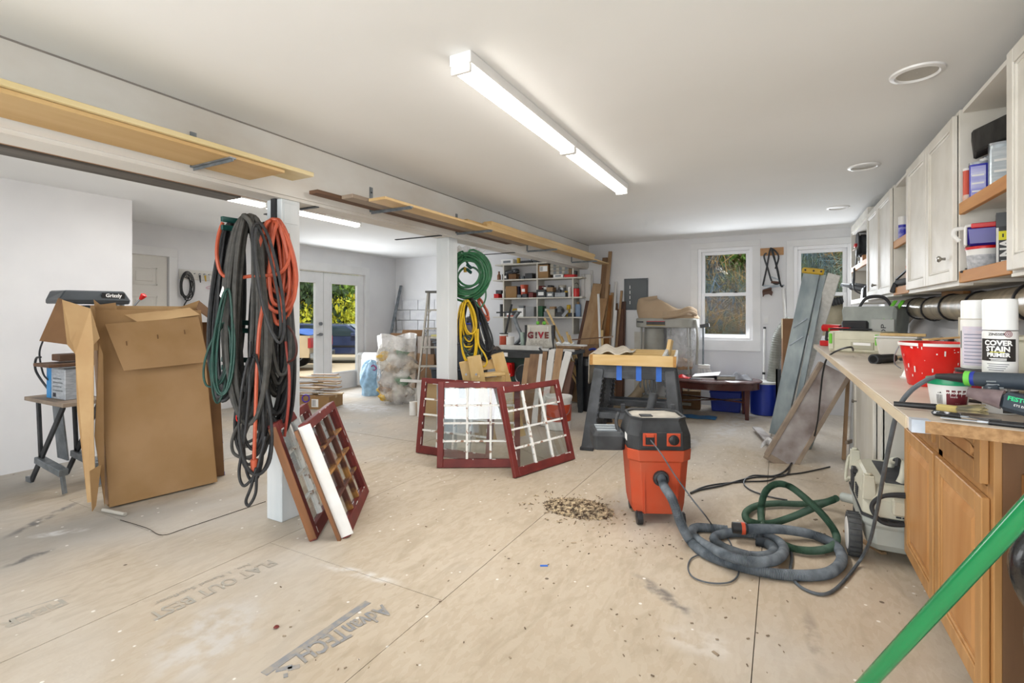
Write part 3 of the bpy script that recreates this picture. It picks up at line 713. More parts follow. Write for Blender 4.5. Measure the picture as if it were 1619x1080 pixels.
# ------------------------------------------------------------------ wall cabinets along the right wall
m_cab = mat('cabinet_white', 'dedbd3', 'd0ccc2', scale=5, rough=.5, bump=.05)
m_cabin = mat('cabinet_inside', 'e0ddd6', rough=.7)
m_rail = wood('rail_pine', 'c58d4e', 'b0763a', 'Y', 6)
m_knob = mat('knob_nickel', 'b0aca4', '7d7a74', scale=30, rough=.25, metal=.9)
XU, ZU0, ZU1 = .752, 1.47, 2.30
def shaker(t, x, y0, y1, z0, z1, m, knob=None, fr=.055, name='door', th=.02, mid=False, mp=None):
    "framed door facing -X with a recessed panel; knob = (y, z)"
    d = MB().box((x - th, y0, z0), (x, y0 + fr, z1)).box((x - th, y1 - fr, z0), (x, y1, z1)).box((x - th, y0 + fr, z0), (x, y1 - fr, z0 + fr)).box((x - th, y0 + fr, z1 - fr), (x, y1 - fr, z1)).build(name, m, t, world=True, bevel=.003)
    MB().box((x - th * .45, y0 + fr, z0 + fr), (x - .001, y1 - fr, z1 - fr)).build('panel', mp or m, d, world=True)
    b = MB(); e = .012; xa = x - th * .75
    for A, B, C_, D in ((y0 + fr, y1 - fr, z0 + fr, z0 + fr + e), (y0 + fr, y1 - fr, z1 - fr - e, z1 - fr), (y0 + fr, y0 + fr + e, z0 + fr, z1 - fr), (y1 - fr - e, y1 - fr, z0 + fr, z1 - fr)):
        b.box((xa, A, C_), (x - .002, B, D))
    b.build('bead', m, d, world=True, bevel=.004)
    if knob:
        MB().lathe([(.007, 0), (.006, .014), (.015, .022), (.016, .028), (.010, .034), (.001, .035)], 14, (x - th, knob[0], knob[1]), Matrix.Rotation(-math.pi / 2, 3, 'Y'), cap=(True, False)).build('knob', m_knob, d, world=True, smooth=True)
    return d
def upper(label, y0, y1, ndoors, knobs, z0=ZU0, z1=ZU1):
    t = T('wall_cabinet', label, 'cabinet', (XU + .16, (y0 + y1) / 2, z0))
    k = .018
    MB().box((XU, y0, z0), (XR - .002, y0 + k, z1)).box((XU, y1 - k, z0), (XR - .002, y1, z1)).box((XU, y0 + k, z0), (XR - .002, y1 - k, z0 + k)).box((XU, y0 + k, z1 - k), (XR - .002, y1 - k, z1)).box((XR - .01, y0 + k, z0 + k), (XR - .003, y1 - k, z1 - k)).build('body', m_cab, t, world=True, bevel=.002)
    MB().box((XU - .002, y0 - .002, z0 - .012), (XU + .05, y1 + .002, z0)).build('light_rail', m_cab, t, world=True)
    w = (y1 - y0 - .05) / ndoors
    for i in range(ndoors):
        a = y0 + .02 + i * (w + .005)
        shaker(t, XU - .001, a, a + w, z0 + .01, z1 - .02, m_cab, knobs[i] if i < len(knobs) else None)
    return t
upper('white two-door wall cabinet nearest the back windows', 4.70, 5.93, 2, [None, (5.36, 1.575)])
upper('white two-door wall cabinet in the middle of the run', 3.12, 4.19, 2, [(3.26, 1.60), None])
upper('near white wall cabinet at the right edge of the picture', .35, 2.50, 4, [])
def cubby(label, y0, y1, zs, rails=True, wide=.05):
    t = T('open_shelf', label, 'shelf', (XU + .16, (y0 + y1) / 2, ZU0))
    MB().box((XR - .012, y0, ZU0), (XR - .003, y1, ZU1)).build('back_panel', m_cabin, t, world=True)
    MB().box((XU + .01, y0 + .002, ZU1 - .02), (XR - .012, y1 - .002, ZU1)).build('top_panel', m_cabin, t, world=True)
    for z in zs:
        b = MB().box((XU + .02, y0 + .002, z - .018), (XR - .012, y1 - .002, z)).build('shelf_board', m_cabin, t, world=True)
        MB().box((XU - .004, y0 + .002, z - .035), (XU + .018, y1 - .002, z + .02)).build('front_rail', m_rail, b, world=True, bevel=.002)
        MB().box((XR - .05, y0 + .004, z - .075), (XR - .014, y1 - .004, z - .018)).build('back_cleat', m_rail, b, world=True)
    return t
cubby('open shelves with pine rails between the two white double-door cabinets', 4.195, 4.695, (1.50, 1.85))
cubby('open shelves with pine rails holding cans at the right edge', 2.505, 3.115, (1.505, 1.83))
t = cubby('narrow open shelves by the back window stuffed with black power tools', 5.94, 7.30, (1.86,))
MB().box((XU - .002, 7.30, ZU0 - .03), (XR - .002, 7.32, 2.40)).build('side_panel', m_cab, t, world=True)
MB().box((XU, 5.94, ZU0 - .012), (XR - .01, 7.30, ZU0 + .012)).build('bottom_panel', m_cab, t, world=True)
MB().box((XU - .004, 5.94, ZU0 - .03), (XU + .012, 7.30, ZU0 + .02)).build('face_rail', m_cab, t, world=True)
MB().box((XU, 6.0, 2.30), (XR - .01, 7.30, 2.38)).build('top_box', m_cab, t, world=True)
# things on the near open shelf (upper board at 1.83, lower board at 1.505)
m_royal = mat('royal_blue_tin', '2c2fae', '2428a0', scale=6, rough=.3)
m_lav = mat('lavender_label', '8f90d8', 'c9cbe8', scale=9, rough=.4, stretch=(1, 1, 3))
m_tin = mat('tin_silver', 'b3bcc2', '98a3ab', scale=12, rough=.28, metal=.7, stretch=(1, 1, 4))
m_shing = mat('black_felt', '3a3835', '2b2a28', scale=40, rough=.9, bump=.5, stretch=(1, 1, .2))
def oblong_tin(label, p, w, d, h, rz, m, lm, group):
    t = T('paint_tin', label, 'tin', p, rz, group)
    pr = []
    MB().prism([(math.copysign(abs(math.cos(a)) ** .45, math.cos(a)) * w / 2, math.copysign(abs(math.sin(a)) ** .45, math.sin(a)) * d / 2, 0) for a in [i * math.pi / 12 for i in range(24)]], (0, 0, h)).build('body', m, t, smooth=True)
    MB().prism([(math.copysign(abs(math.cos(a)) ** .45, math.cos(a)) * (w / 2 + .002), math.copysign(abs(math.sin(a)) ** .45, math.sin(a)) * (d / 2 + .002), h - .008) for a in [i * math.pi / 12 for i in range(24)]], (0, 0, .010)).build('rim', m_steel, t, smooth=True)
    MB().cyl((w * .25, 0, h), (w * .25, 0, h + .018), .018).build('screw_cap', m_white, t, smooth=True)
    MB().box((-w * .42, -d / 2 - .002, h * .12), (w * .30, -d / 2 + .004, h * .9)).build('label_band', lm, t)
    for q in range(3): MB().box((-w * .36, -d / 2 - .003, h * (.25 + .2 * q)), (w * .22, -d / 2 - .002, h * (.29 + .2 * q))).build('print_line', m_white, t)
    return t
S1 = 1.8305
yaw_l = R_(-14)
oblong_tin('royal blue oblong tin with pale label on the upper pine shelf', (.80, 3.03, S1), .07, .08, .18, yaw_l, m_royal, m_lav, None)
oblong_tin('second blue tin half hidden behind the silver tin', (.852, 3.06, S1), .06, .08, .21, yaw_l, m_royal, m_lav, None)
oblong_tin('silver rectangular solvent tin on the upper pine shelf', (.872, 2.94, S1), .13, .10, .235, yaw_l, m_tin, mat('tin_print', 'a9b4bc', 'c5ccd0', scale=14, rough=.35, stretch=(1, 1, 6)), None)
can('spray_can', 'slim orange-red can at the left end of the upper pine shelf', 'can', (.772, 3.085, S1), .016, .17, mat('orange_tin', 'cf4722', 'b83818', scale=6, rough=.35), m_white, mat('orange_label', 'd8d4c4', 'd05a2a', scale=14, rough=.5), (.02, .3))
tt = can('canister', 'white plastic canister at the edge of the near wall cabinet', 'canister', (.915, 2.82, S1), .05, .33, m_white, m_white, mat('red_print', 'e6e4e0', 'c9635a', scale=22, rough=.5, lo=.6, hi=.62), (.3, .8))
MB().lathe([(.051, 0), (.052, .02), (.045, .021)], 20).build('base_ring', m_black, tt, smooth=True)
t = T('black_shingle_bundle', 'bundle of folded black felt lying across the tins', 'bundle', (.90, 2.97, 2.09), yaw_l)
MB().prism([(-.13, -.07, -.05), (.0, -.07, .0), (.16, -.07, .0), (.16, -.07, .12), (.03, -.07, .12), (-.14, -.07, .05)], (0, .15, 0)).build('body', m_shing, t, bevel=.008)
for q in range(3): MB().box((.0, -.074 - .002 * q, .03 + q * .03), (.155, -.07, .036 + q * .03)).build('fold', m_black, t)
S2 = 1.506
tb = can('spackle_tub', 'white tub with red lid and grey label on the lower pine shelf', 'tub', (.815, 3.02, S2), .055, .115, m_white, m_red, mat('grey_label', '9fa2a8', 'c3c4c8', scale=60, rough=.6), (.1, .72), r1=.063, lidh=.1)
bk = T('wipe_bucket', 'blue and white handled tub stacked on the red-lidded tub', 'tub', (.815, 3.02, S2 + .125), R_(-14))
MB().frus((0, 0), .058, .05, 0, .066, .056, .085).build('body', mat('deep_blue_plastic', '3c2f9a', '332a86', scale=5, rough=.3), bk, bevel=.01)
MB().frus((0, 0), .07, .06, .085, .064, .054, .10).build('lid', m_white, bk, bevel=.006)
MB().box((-.045, -.062, .078), (.045, -.056, .10)).build('lid_clip', m_red, bk, bevel=.003)
for s_ in (-1, 1): MB().box((s_ * .058, -.058, 0), (s_ * .07, .05, .09)).build('side_frame', m_white, bk, bevel=.004)
MB().tube(spline([(-.07, 0, .09), (-.10, 0, .085), (-.105, 0, .06), (-.085, 0, .03)], 5), .009, 8).build('handle', m_white, bk, smooth=True)
sb = T('spray_bottle', 'blue spray bottle with cream trigger behind the black box', 'bottle', (.90, 3.05, S2))
MB().lathe([(.036, 0), (.04, .01), (.04, .12), (.03, .15), (.014, .17), (.014, .19)], 18).build('body', m_royal, sb, smooth=True)
MB().lathe([(.041, .11), (.031, .15), (.02, .16)], 18, cap=(False, False)).build('collar', m_white, sb, smooth=True)
MB().box((-.055, -.012, .19), (.025, .012, .222)).bar((-.03, 0, .20), (-.04, 0, .15), .012, .008).build('trigger_head', mat('cream_plastic', 'ddd6c2', 'd0c8b2', scale=6, rough=.45), sb, bevel=.004)
bx = T('tall_black_box', 'tall black box with yellow lettering against the near cabinet', 'box', (.885, 2.93, S2), R_(-14))
MB().box((-.055, -.035, 0), (.055, .035, .255)).build('body', mat('black_card', '1e1f21', '2a2b2e', scale=8, rough=.4), bx, bevel=.002)
MB().box((-.055, -.0365, .195), (.055, -.035, .255)).build('top_panel', mat('grey_card', '4a4d50', rough=.4), bx)
my = mat('yellow_print', 'e6df1e', rough=.5)
text('FL', .058, 'lettering', my, bx, (-.022, -.0368, .162), face((0, 0, 1), (-1, 0, 0)), bold=.003)
text('NA', .052, 'lettering', m_paper, bx, (-.022, -.0368, .10), face((0, 0, 1), (-1, 0, 0)), bold=.002)
MB().box((-.055, -.0366, .0), (-.047, -.035, .19)).build('edge_stripe', m_white, bx)
for q in range(3): MB().box((-.04, -.0366, .018 + q * .012), (-.002, -.035, .024 + q * .012)).build('print_line', m_white, bx)
cp = T('spring_clamp', 'small dark spring clamp at the foot of the red-lidded tub', 'clamp', (.772, 3.06, S2))
MB().bar((-.03, 0, .012), (.05, .01, .02), .016, .008).bar((-.03, 0, .014), (.05, -.02, .012), .016, .008).cyl((0, -.015, .015), (0, .02, .015), .012).build('jaws', m_dblack, cp)
MB().bar((.0, .0, .02), (.0, .04, .03), .01, .006).build('handle', m_black, cp)
# things on the middle open shelf
U1 = 1.8505
a = can('cleaner_can', 'blue canister with white cap on the upper middle shelf', 'can', (.795, 4.63, U1), .028, .16, m_royal, m_white, mat('blue_print', '2c2fae', 'c9cbe8', scale=16, rough=.4), (.15, .7), lidh=.35)
oblong_tin('blue and white box standing beside the white-capped canister', (.86, 4.60, U1), .08, .05, .20, R_(-10), m_royal, m_paper, None)
U2 = 1.5205
for i, (y, x, c) in enumerate(((4.62, .835, 'white caulk tube with orange print, left of the two'), (4.58, .875, 'white caulk tube with orange print, right of the two'))):
    q = can('caulk_tube', c, 'tube', (x, y, U2), .025, .21, m_white, None, mat('orange_band', 'd85a28', 'e6e2da', scale=18, rough=.5), (.2, .75), 'caulk tubes')
    MB().lathe([(.022, .21), (.010, .225), (.007, .27), (.003, .28)], 12).build('nozzle', mat('green_nozzle', '59b04a', rough=.4) if i == 0 else m_white, q, smooth=True)
gn = T('grease_gun', 'black pistol-grip gun lying on the lower middle shelf', 'tool', (.765, 4.56, U2 + .035))
MB().cyl((.0, .06, .0), (.03, -.20, .0), .024).build('barrel', m_dblack, gn, smooth=True)
MB().bar((-.01, .06, .0), (-.035, .07, -.075), .03, .035).build('grip', m_dblack, gn, bevel=.008)
MB().bar((-.01, .07, .025), (.02, -.22, .09), .014, .01).build('lever', m_black, gn)
fl_ = can('squat_jar', 'small blue and white jar beside the caulk tubes', 'jar', (.815, 4.52, U2), .025, .05, mat('pale_blue_jar', 'a9c4e0', rough=.4), m_white)
# power tools in the narrow shelves by the window
B1 = 1.8605
cr = T('cord_reel', 'black cord reel with a red switch on the top shelf by the window', 'cord reel', (.85, 7.10, B1 + .27))
for s_ in (-1, 1): MB().lathe([(.03, s_ * .05), (.145, s_ * .05), (.15, s_ * .058), (.145, s_ * .066), (.03, s_ * .066)], 26, R=Matrix.Rotation(math.pi / 2, 3, 'Y')).build('flange', m_black, cr, smooth=True)
MB().lathe([(.10, -.05), (.125, -.02), (.12, .02), (.10, .05)], 24, R=Matrix.Rotation(math.pi / 2, 3, 'Y')).build('wound_cord', m_dblack, cr, smooth=True)
MB().box((-.09, -.05, -.02), (-.066, .05, .02)).build('switch_plate', m_red, cr, bevel=.003)
MB().box((-.095, -.12, -.05), (-.07, .12, -.035)).build('handle_bar', m_greyy, cr, bevel=.003)
dr = T('corded_drill', 'black corded drill standing at the front of the window shelves', 'drill', (.84, 6.98, ZU0 + .012))
MB().cyl((-.10, .12, .17), (.02, -.05, .13), .045, .05).cyl((-.17, .22, .19), (-.10, .12, .17), .018, .03).build('motor_body', m_black, dr, smooth=True)
MB().bar((.0, -.02, .12), (.03, -.04, .0), .045, .04).build('grip', m_black, dr, bevel=.01)
MB().cyl((-.19, .25, .195), (-.17, .22, .19), .022, .016).build('chuck', m_steel, dr, smooth=True)
MB().box((.0, -.07, .09), (.02, -.05, .17)).build('maker_plate', m_white, dr)
ch = T('battery_charger', 'boxy black charger behind the corded drill', 'charger', (.85, 6.60, ZU0 + .012))
MB().frus((0, 0), .08, .09, 0, .07, .08, .13).build('body', m_black, ch, bevel=.01)
MB().box((-.05, -.05, .13), (.05, .05, .15)).build('dock', m_dblack, ch, bevel=.004)
MB().box((-.079, -.02, .04), (-.074, .01, .11)).build('status_label', m_white, ch)
wb_ = T('router_block', 'round-holed wooden block hung with a black cable', 'wood block', (.82, 6.60, B1))
MB().box((-.05, -.09, 0), (.05, .09, .10)).build('body', wood('beech_block', 'b5855c', '9c6d46', 'Y'), wb_, bevel=.005)
MB().cyl((-.052, -.02, .1), (-.052, .0, .1), .02).lathe([(.012, 0), (.022, .002), (.022, .012), (.012, .014)], 14, (0, -.03, .1)).build('ring', m_black, wb_, smooth=True)
cb = MB().tube(spline([(.78, 7.0, 2.08), (.765, 7.0, 1.9), (.74, 7.05, 1.72), (.735, 6.98, 1.66), (.74, 6.9, 1.72), (.74, 6.92, 1.85), (.735, 6.94, 1.7), (.735, 6.86, 1.6), (.79, 6.8, 1.55)], 6), .008, 6).build('black_cable', m_black, smooth=True)
tag(cb, 'black cable looping down between the window shelves', 'cable')
gr = T('angle_grinder', 'chrome and black grinder on the top window shelf below the reel', 'grinder', (.81, 6.90, B1 + .001))
MB().cyl((0, .0, .03), (.03, -.16, .035), .028, .024).build('motor_body', m_dblack, gr, smooth=True)
MB().cyl((-.005, .03, .01), (-.005, .03, .07), .025).build('gear_head', m_steel, gr, smooth=True)
# flexible duct strapped under the cabinets
m_duct = mat('clear_duct', '8d8474', 'a59a86', scale=6, rough=.25, spec=.6, stretch=(1, 3, 1))
dc = T('dust_duct', 'translucent grey flexible duct strapped below the wall cabinets', 'duct', (.97, 3.5, 1.39))
ys = [6.05, 5.75, 5.45, 5.15, 4.7, 4.2, 3.65, 3.0, 2.2, 1.4, .6]
zs = [1.18, 1.27, 1.345, 1.375, 1.36, 1.365, 1.362, 1.372, 1.368, 1.375, 1.37]
path = spline([(.96, y, z) for y, z in zip(ys, zs)], 40)
MB().tube(path, .078, 16, rf=lambda i: 1 + .025 * (i % 2) - .012).build('corrugated_hose', m_duct, dc, world=True, smooth=True)
for y, z in ((5.0, 1.366), (4.55, 1.358), (4.1, 1.364), (3.6, 1.362), (2.95, 1.372), (1.8, 1.37)):
    MB().tube([(.96 + .083 * math.cos(a), y + .035 * math.cos(a) , z + .083 * math.sin(a)) for a in [i * math.pi / 10 for i in range(20)]], .006, 6, closed=True).build('strap', m_black, dc, world=True, smooth=True)

# ------------------------------------------------------------------ bench: oak cabinet, white cabinet, worktop
ZW = 1.02; XW = .325
m_oakside = wood('raw_ply_side', '7d5c3f', '6a4c33', 'Z', 4, rough=.8)
m_oakp = mat('oak_panel', 'c79560', 'b47e46', scale=10, rough=.45, stretch=(1, 1, .15), detail=6)
oc = T('oak_cabinet', 'honey oak base cabinet with two doors and two drawers', 'cabinet', (.8, 2.6, 0))
XO = .575; Y0, Y1 = 2.03, 3.20
MB().box((XO + .02, Y0 + .02, .10), (XR - .01, Y0 + .035, ZW - .036)).build('side_panel', m_oakside, oc, world=True)
MB().box((XO + .02, Y1 - .02, .10), (XR - .01, Y1, ZW - .036)).build('side_panel', m_oakside, oc, world=True)
MB().box((XO + .07, Y0 + .03, 0), (XO + .09, Y1, .10)).build('toe_kick', m_darkz, oc, world=True)
MB().box((XO + .02, Y0 + .036, .10), (XR - .01, Y1 - .02, .118)).build('floor_panel', m_oakside, oc, world=True)
ff = MB().box((XO, Y0 + .02, .10), (XO + .02, Y0 + .075, ZW - .036)).box((XO, Y1 - .05, .10), (XO + .02, Y1, ZW - .036)).box((XO, 2.60, .10), (XO + .02, 2.66, ZW - .036)).box((XO, Y0 + .075, .10), (XO + .02, Y1 - .05, .14)).box((XO, Y0 + .075, ZW - .07), (XO + .02, Y1 - .05, ZW - .036)).box((XO, Y0 + .075, .74), (XO + .02, Y1 - .05, .775)).build('face_frame', m_oak, oc, world=True, bevel=.002)
def raised(t, y0, y1, z0, z1, name, knob=None):
    d = shaker(t, XO - .001, y0, y1, z0, z1, m_oak, None, fr=.06, name=name, th=.022, mp=m_oakp)
    if z1 - z0 > .3: MB().frus((0, 0), 1, 1, 0, 1, 1, 1).build('tmp', m_oak) if False else None
    e = .03
    yy0, yy1, zz0, zz1 = y0 + .075, y1 - .075, z0 + .075, z1 - .075
    x0 = XO - .010; x1 = XO - .020
    MB()._add([(x0, yy0, zz0), (x0, yy1, zz0), (x0, yy1, zz1), (x0, yy0, zz1), (x1, yy0 + e, zz0 + e), (x1, yy1 - e, zz0 + e), (x1, yy1 - e, zz1 - e), (x1, yy0 + e, zz1 - e)], [(0, 1, 5, 4), (1, 2, 6, 5), (2, 3, 7, 6), (3, 0, 4, 7), (4, 5, 6, 7)]).build('raised_field', m_oakp, d, world=True)
raised(oc, 2.075, 2.615, .115, .745, 'door'); raised(oc, 2.645, 3.185, .115, .745, 'door')
raised(oc, 2.085, 2.60, .785, .955, 'drawer'); raised(oc, 2.66, 3.17, .785, .955, 'drawer')
# white base cabinet
m_cabw = mat('bench_white', 'd9d7cf', 'c5c1b4', scale=4, rough=.55, stretch=(1, 1, .3))
wc = T('white_base_cabinet', 'white base cabinet with a small round knob under the worktop', 'cabinet', (.8, 4.6, 0))
MB().box((.58, 3.98, .0), (XR - .01, 4.0, ZW - .036)).box((.58, 5.26, 0), (XR - .01, 5.28, ZW - .036)).box((XR - .02, 4.0, 0), (XR - .01, 5.26, ZW - .036)).build('body', m_cabw, wc, world=True)
MB().box((.57, 3.98, 0), (.59, 4.12, ZW - .036)).box((.57, 5.20, 0), (.59, 5.28, ZW - .036)).box((.57, 4.12, .83), (.59, 5.20, ZW - .036)).box((.57, 4.12, 0), (.59, 5.20, .07)).build('face_frame', m_cabw, wc, world=True, bevel=.002)
shaker(wc, .569, 4.14, 5.20, .06, .86, m_cabw, (4.98, .60), fr=.08)
kp = T('kneehole_board', 'white panel with shade put into its colour closing the kneehole behind the cream vacuum', 'panel', (.87, 3.6, 0))
MB().box((.86, 3.205, .0), (.88, 3.975, ZW - .037)).build('panel', mat('shaded_white_panel', 'b9bcc2', 'aeb1b8', scale=3, rough=.6), kp, world=True)  # white panel; the bluish kneehole shade is put into its colour
MB().box((.845, 3.56, .0), (.86, 3.60, ZW - .037)).build('stile', m_cabw, kp, world=True)
sp = T('window_screen', 'weathered pale screen frames standing on end under the bench', 'frame', (.42, 5.5, 0))
for i, (u, x) in enumerate(((1, .50), (2, .56), (3, .60))):
    MB().bar((x, 5.42 + i * .09, .0), (x + .05, 5.50 + i * .08, .93), .055, .028, (1, 0, 0)).build('slat', [m_tanz, m_whitez, m_greyy][i], sp, world=True, bevel=.002)
MB().bar((.52, 5.40, .16), (.64, 5.66, .16), .02, .03).build('cross_rail', m_greyy, sp, world=True)
# worktop
m_wtop = mat('worn_worktop', 'd8cdc0', 'c5b6a6', scale=5, rough=.45, bump=.05, detail=8, lo=.3, hi=.75)
m_chip = mat('chipboard_edge', 'b08b62', '94714c', scale=70, rough=.9, bump=.4)
wt = T('worktop', 'long pale paint-stained worktop with a chipped near edge', 'worktop', (.7, 4.0, ZW - .036))
MB().prism([(XW + .015, 1.80, ZW - .034), (XR - .003, 1.62, ZW - .034), (XR - .003, 5.85, ZW - .034), (XW - .035, 5.85, ZW - .034), (XW - .0, 1.83, ZW - .034)], (0, 0, .034)).build('top', m_wtop, wt, world=True, bevel=.002)
MB().bar((XW + .012, 1.797, ZW - .018), (XR - .003, 1.617, ZW - .018), .004, .034).build('chipboard_edge', m_chip, wt, world=True)
MB().bar((XW - .002, 1.84, ZW - .018), (XW - .037, 5.84, ZW - .018), .004, .034).build('edge_band', mat('edge_band', 'cfc2a8', 'b59f80', scale=9, rough=.6, stretch=(1, .1, 1)), wt, world=True)
MB().box((XW + .002, 1.79, ZW - .036), (XW + .045, 1.83, ZW + .0006)).build('tape_patch', mat('duct_tape', 'c5ccd6', 'a9b3bf', scale=20, rough=.4), wt, world=True)
m_rawb = wood('drawer_box', 'b98550', '9b6c3d', 'Y', 5)
db = T('drawer_box', 'rough wooden drawer box with a pale block jutting out at right edge', 'box', (.78, 1.86, .80))
MB().box((.635, 1.86, .72), (.95, 1.875, .84)).box((.635, 1.876, .72), (.65, 2.045, .84)).box((.94, 1.876, .72), (.95, 2.045, .84)).box((.65, 1.876, .72), (.94, 2.045, .735)).build('box_sides', m_rawb, db, world=True, bevel=.002)
MB().box((.66, 1.862, .841), (.9, 1.93, .875)).build('pale_block', m_galv, db, world=True, bevel=.003)
# black bag lined bin and the green pole in the foreground
bn = T('lined_bin', 'waste bin with a glossy black bag folded over its rim, right edge', 'bin', (.755, 1.60, 0))
MB().lathe([(.15, 0), (.19, .70), (.195, .70), (.155, 0)], 24, cap=(True, False)).build('bin_body', m_dblack, bn, smooth=True)
def bagfn(a, b):
    th = a * 2 * math.pi; w = .018 * math.sin(th * 7 + b * 3) + .012 * math.sin(th * 13 + 1)
    if b < .35: r = .12 + .10 * (b / .35); z = .66 + .12 * (b / .35)
    else:
        k = (b - .35) / .65; r = .215 + .05 * math.sin(k * math.pi) + w * (.5 + k); z = .78 - .26 * k + .05 * math.sin(th * 3)
    return (r * math.cos(th), r * math.sin(th), z)
MB().grid(bagfn, 60, 16, closed_u=True).build('bag_liner', mat('bin_bag', '141516', '1c1d1f', scale=14, rough=.22, spec=.7, bump=.5), bn, smooth=True)
pl = T('broom_pole', 'glossy green broom pole slanting across the lower right corner', 'pole', (-.05, 1.5, 0))
A = Vector((-.05, 1.5, .012)); B = Vector((.34, 1.09, 1.0)); d = (B - A); E_ = A + d * 1.94
MB().cyl(A, E_, .0145, n=20).build('shaft', mat('green_enamel', '0b7d46', '0a7341', scale=4, rough=.18, coat=.6), pl, world=True, smooth=True)
MB().cyl(A - d * .0, A + d * .05, .019, n=16).build('ferrule', m_black, pl, world=True, smooth=True)
MB().cyl(E_ - d * .06, E_, .017, n=16).build('grip_cap', m_black, pl, world=True, smooth=True)

# ------------------------------------------------------------------ things on the worktop
Z0 = ZW + .001
def wk(u, v): return P(u, v, Z=ZW)
# red paint pail
p = wk(1457, 612); c0 = Vector((p.x + .06, p.y + .08, Z0))
pr_ = c0; rb = T('paint_pail', 'bright red plastic pail streaked with white paint', 'pail', c0, 0)
m_pail = mat('red_pail', 'cf1512', 'dd2a22', scale=5, rough=.28)
MB().lathe([(.088, 0), (.092, .004), (.117, .165), (.121, .166), (.123, .180), (.119, .182), (.114, .18), (.090, .008)], 30, cap=(True, False)).build('body', m_pail, rb, smooth=True)
MB().lathe([(.09, .008), (.002, .0085)], 30, cap=(False, False)).build('inside_floor', m_pail, rb, smooth=True)
a0 = cam_ang(c0)
rr = random.Random(5)
for i in range(26):
    a = a0 + rr.uniform(-1.1, 1.1); z = rr.uniform(.03, .165); h = rr.uniform(.003, .025); w = rr.uniform(.0008, .0028); r = .0925 + (z + h) * .151 + .0008
    arcband(r, r + h * .1, z, min(z + h, .166), a - w / r, a + w / r, 3).build('paint_drip', m_white, rb)
for i in range(10):
    a = a0 + rr.uniform(-1.5, 1.5); w = rr.uniform(.01, .035); arcband(.1235, .1240, .168, .180, a - w / .12, a + w / .12, 5).build('paint_smear', m_white, rb)
MB().tube(spline([(.12 * math.cos(a0 - 1.55), .12 * math.sin(a0 - 1.55), .16), (.135 * math.cos(a0 - 1.45), .135 * math.sin(a0 - 1.45), .12), (.14 * math.cos(a0 - 1.2), .14 * math.sin(a0 - 1.2), .085), (.135 * math.cos(a0 - .95), .135 * math.sin(a0 - .95), .07)], 6), .0025, 6).build('handle', m_steel, rb, smooth=True)
st_ = MB().bar(Vector((c0.x - .05, c0.y - .09, Z0 + .195)), Vector((c0.x + .18, c0.y + .07, Z0 + .21)), .025, .006, w1=.02).build('stir_stick', m_pinez); tag(st_, 'pale wooden stir stick laid across the red pail', 'stick')
mk = can('navy_paint_can', 'navy paint can with white print behind the red pail', 'can', (c0.x + .14, c0.y - .05, Z0), .054, .14, mat('navy_can', '101427', '161b33', scale=6, rough=.35), m_steel)
ang = cam_ang(mk.location)
cantext(mk, 'more', .018, .0548, ang - .2, .11, m_paper); cantext(mk, 'AL', .034, .0548, ang - .1, .075, m_paper, bold=.001); cantext(mk, '+', .02, .0548, ang - .2, .045, m_paper)
# spray cans
def spray(label, p, r, h, printed):
    t = T('spray_can', label, 'spray can', p, 0, None); hc = h * .27
    MB().lathe([(r * .93, 0), (r, .004), (r, h * .70), (r * .97, h * .72)], 28).build('body', m_white, t, smooth=True)
    MB().lathe([(r * .985, h - hc), (r * .985, h - .008), (r * .93, h), (.001, h)], 28, cap=(True, False)).build('cap', mat('cap_white', 'eef0f0', rough=.3), t, smooth=True)
    return t, cam_ang(p)
pB = Q(1581, 650, 1.52); pB.z = Z0
t, ang = spray('white spray can of primer with black and yellow lettering', pB, .0405, .345, True)
mk_ = mat('label_black', '221d1b', rough=.4); mz = mat('logo_maroon', '7d1f35', rough=.5); mgold = mat('turbo_gold', 'e0a018', rough=.45)
arcband(.0412, .0412, .158, .225, ang - 1.3, ang + .95).build('label_band', mk_, t)
arcband(.0412, .0412, .225, .232, ang - 1.3, ang + .95).build('label_edge', m_white, t)
cantext(t, 'ZINSSER', .0105, .0418, ang - .18, .2385, mk_, bold=.0003)
for k, (ra, rb_) in enumerate(((.0095, .0078), (.0058, .0042), (.002, .0))):
    m = MB(); n = 24
    for i in range(n):
        b0, b1 = 2 * math.pi * i / n, 2 * math.pi * (i + 1) / n
        q = []
        for rad, b in ((ra, b0), (ra, b1), (rb_, b1), (rb_, b0)):
            x, y = rad * math.cos(b), rad * math.sin(b); a = ang + .46 + x / .0418; q.append((.0419 * math.cos(a), .0419 * math.sin(a), .2395 + y))
        m._add(q, [(0, 1, 2, 3)])
    m.build('ring_logo', mz, t)
cantext(t, 'COVER', .0205, .0418, ang - .12, .212, m_paper, bold=.0009); cantext(t, 'STAIN', .0205, .0418, ang - .12, .194, m_paper, bold=.0009)
cantext(t, 'PRIMER', .0165, .0418, ang - .10, .1765, m_paper, bold=.0007)
arcband(.0416, .0416, .1845, .1862, ang - .55, ang + .25, 6).build('yellow_line', my, t); arcband(.0416, .0416, .164, .1665, ang - .6, ang + .35, 6).build('print_line', m_paper, t); arcband(.0416, .0416, .160, .162, ang - .5, ang + .35, 6).build('print_line', m_paper, t)
for q in range(4): arcband(.0411, .0411, .148 - q * .006, .150 - q * .006, ang - .75 + .1 * (q % 2), ang + .5 - .1 * q, 6).build('print_line', mat('grey_print', '6f7076', rough=.6), t)
cantext(t, 'TURBO', .0235, .0422, ang - .13, .088, mgold, bold=.0012)
m = MB(); q = []
for x, y in ((-.03, .085), (-.012, .108), (.0, .112), (.012, .108), (.030, .085), (.022, .062), (.0, .050), (-.022, .062)):
    a = ang + x / .0412 - .05; q.append((.0413 * math.cos(a), .0413 * math.sin(a), y))
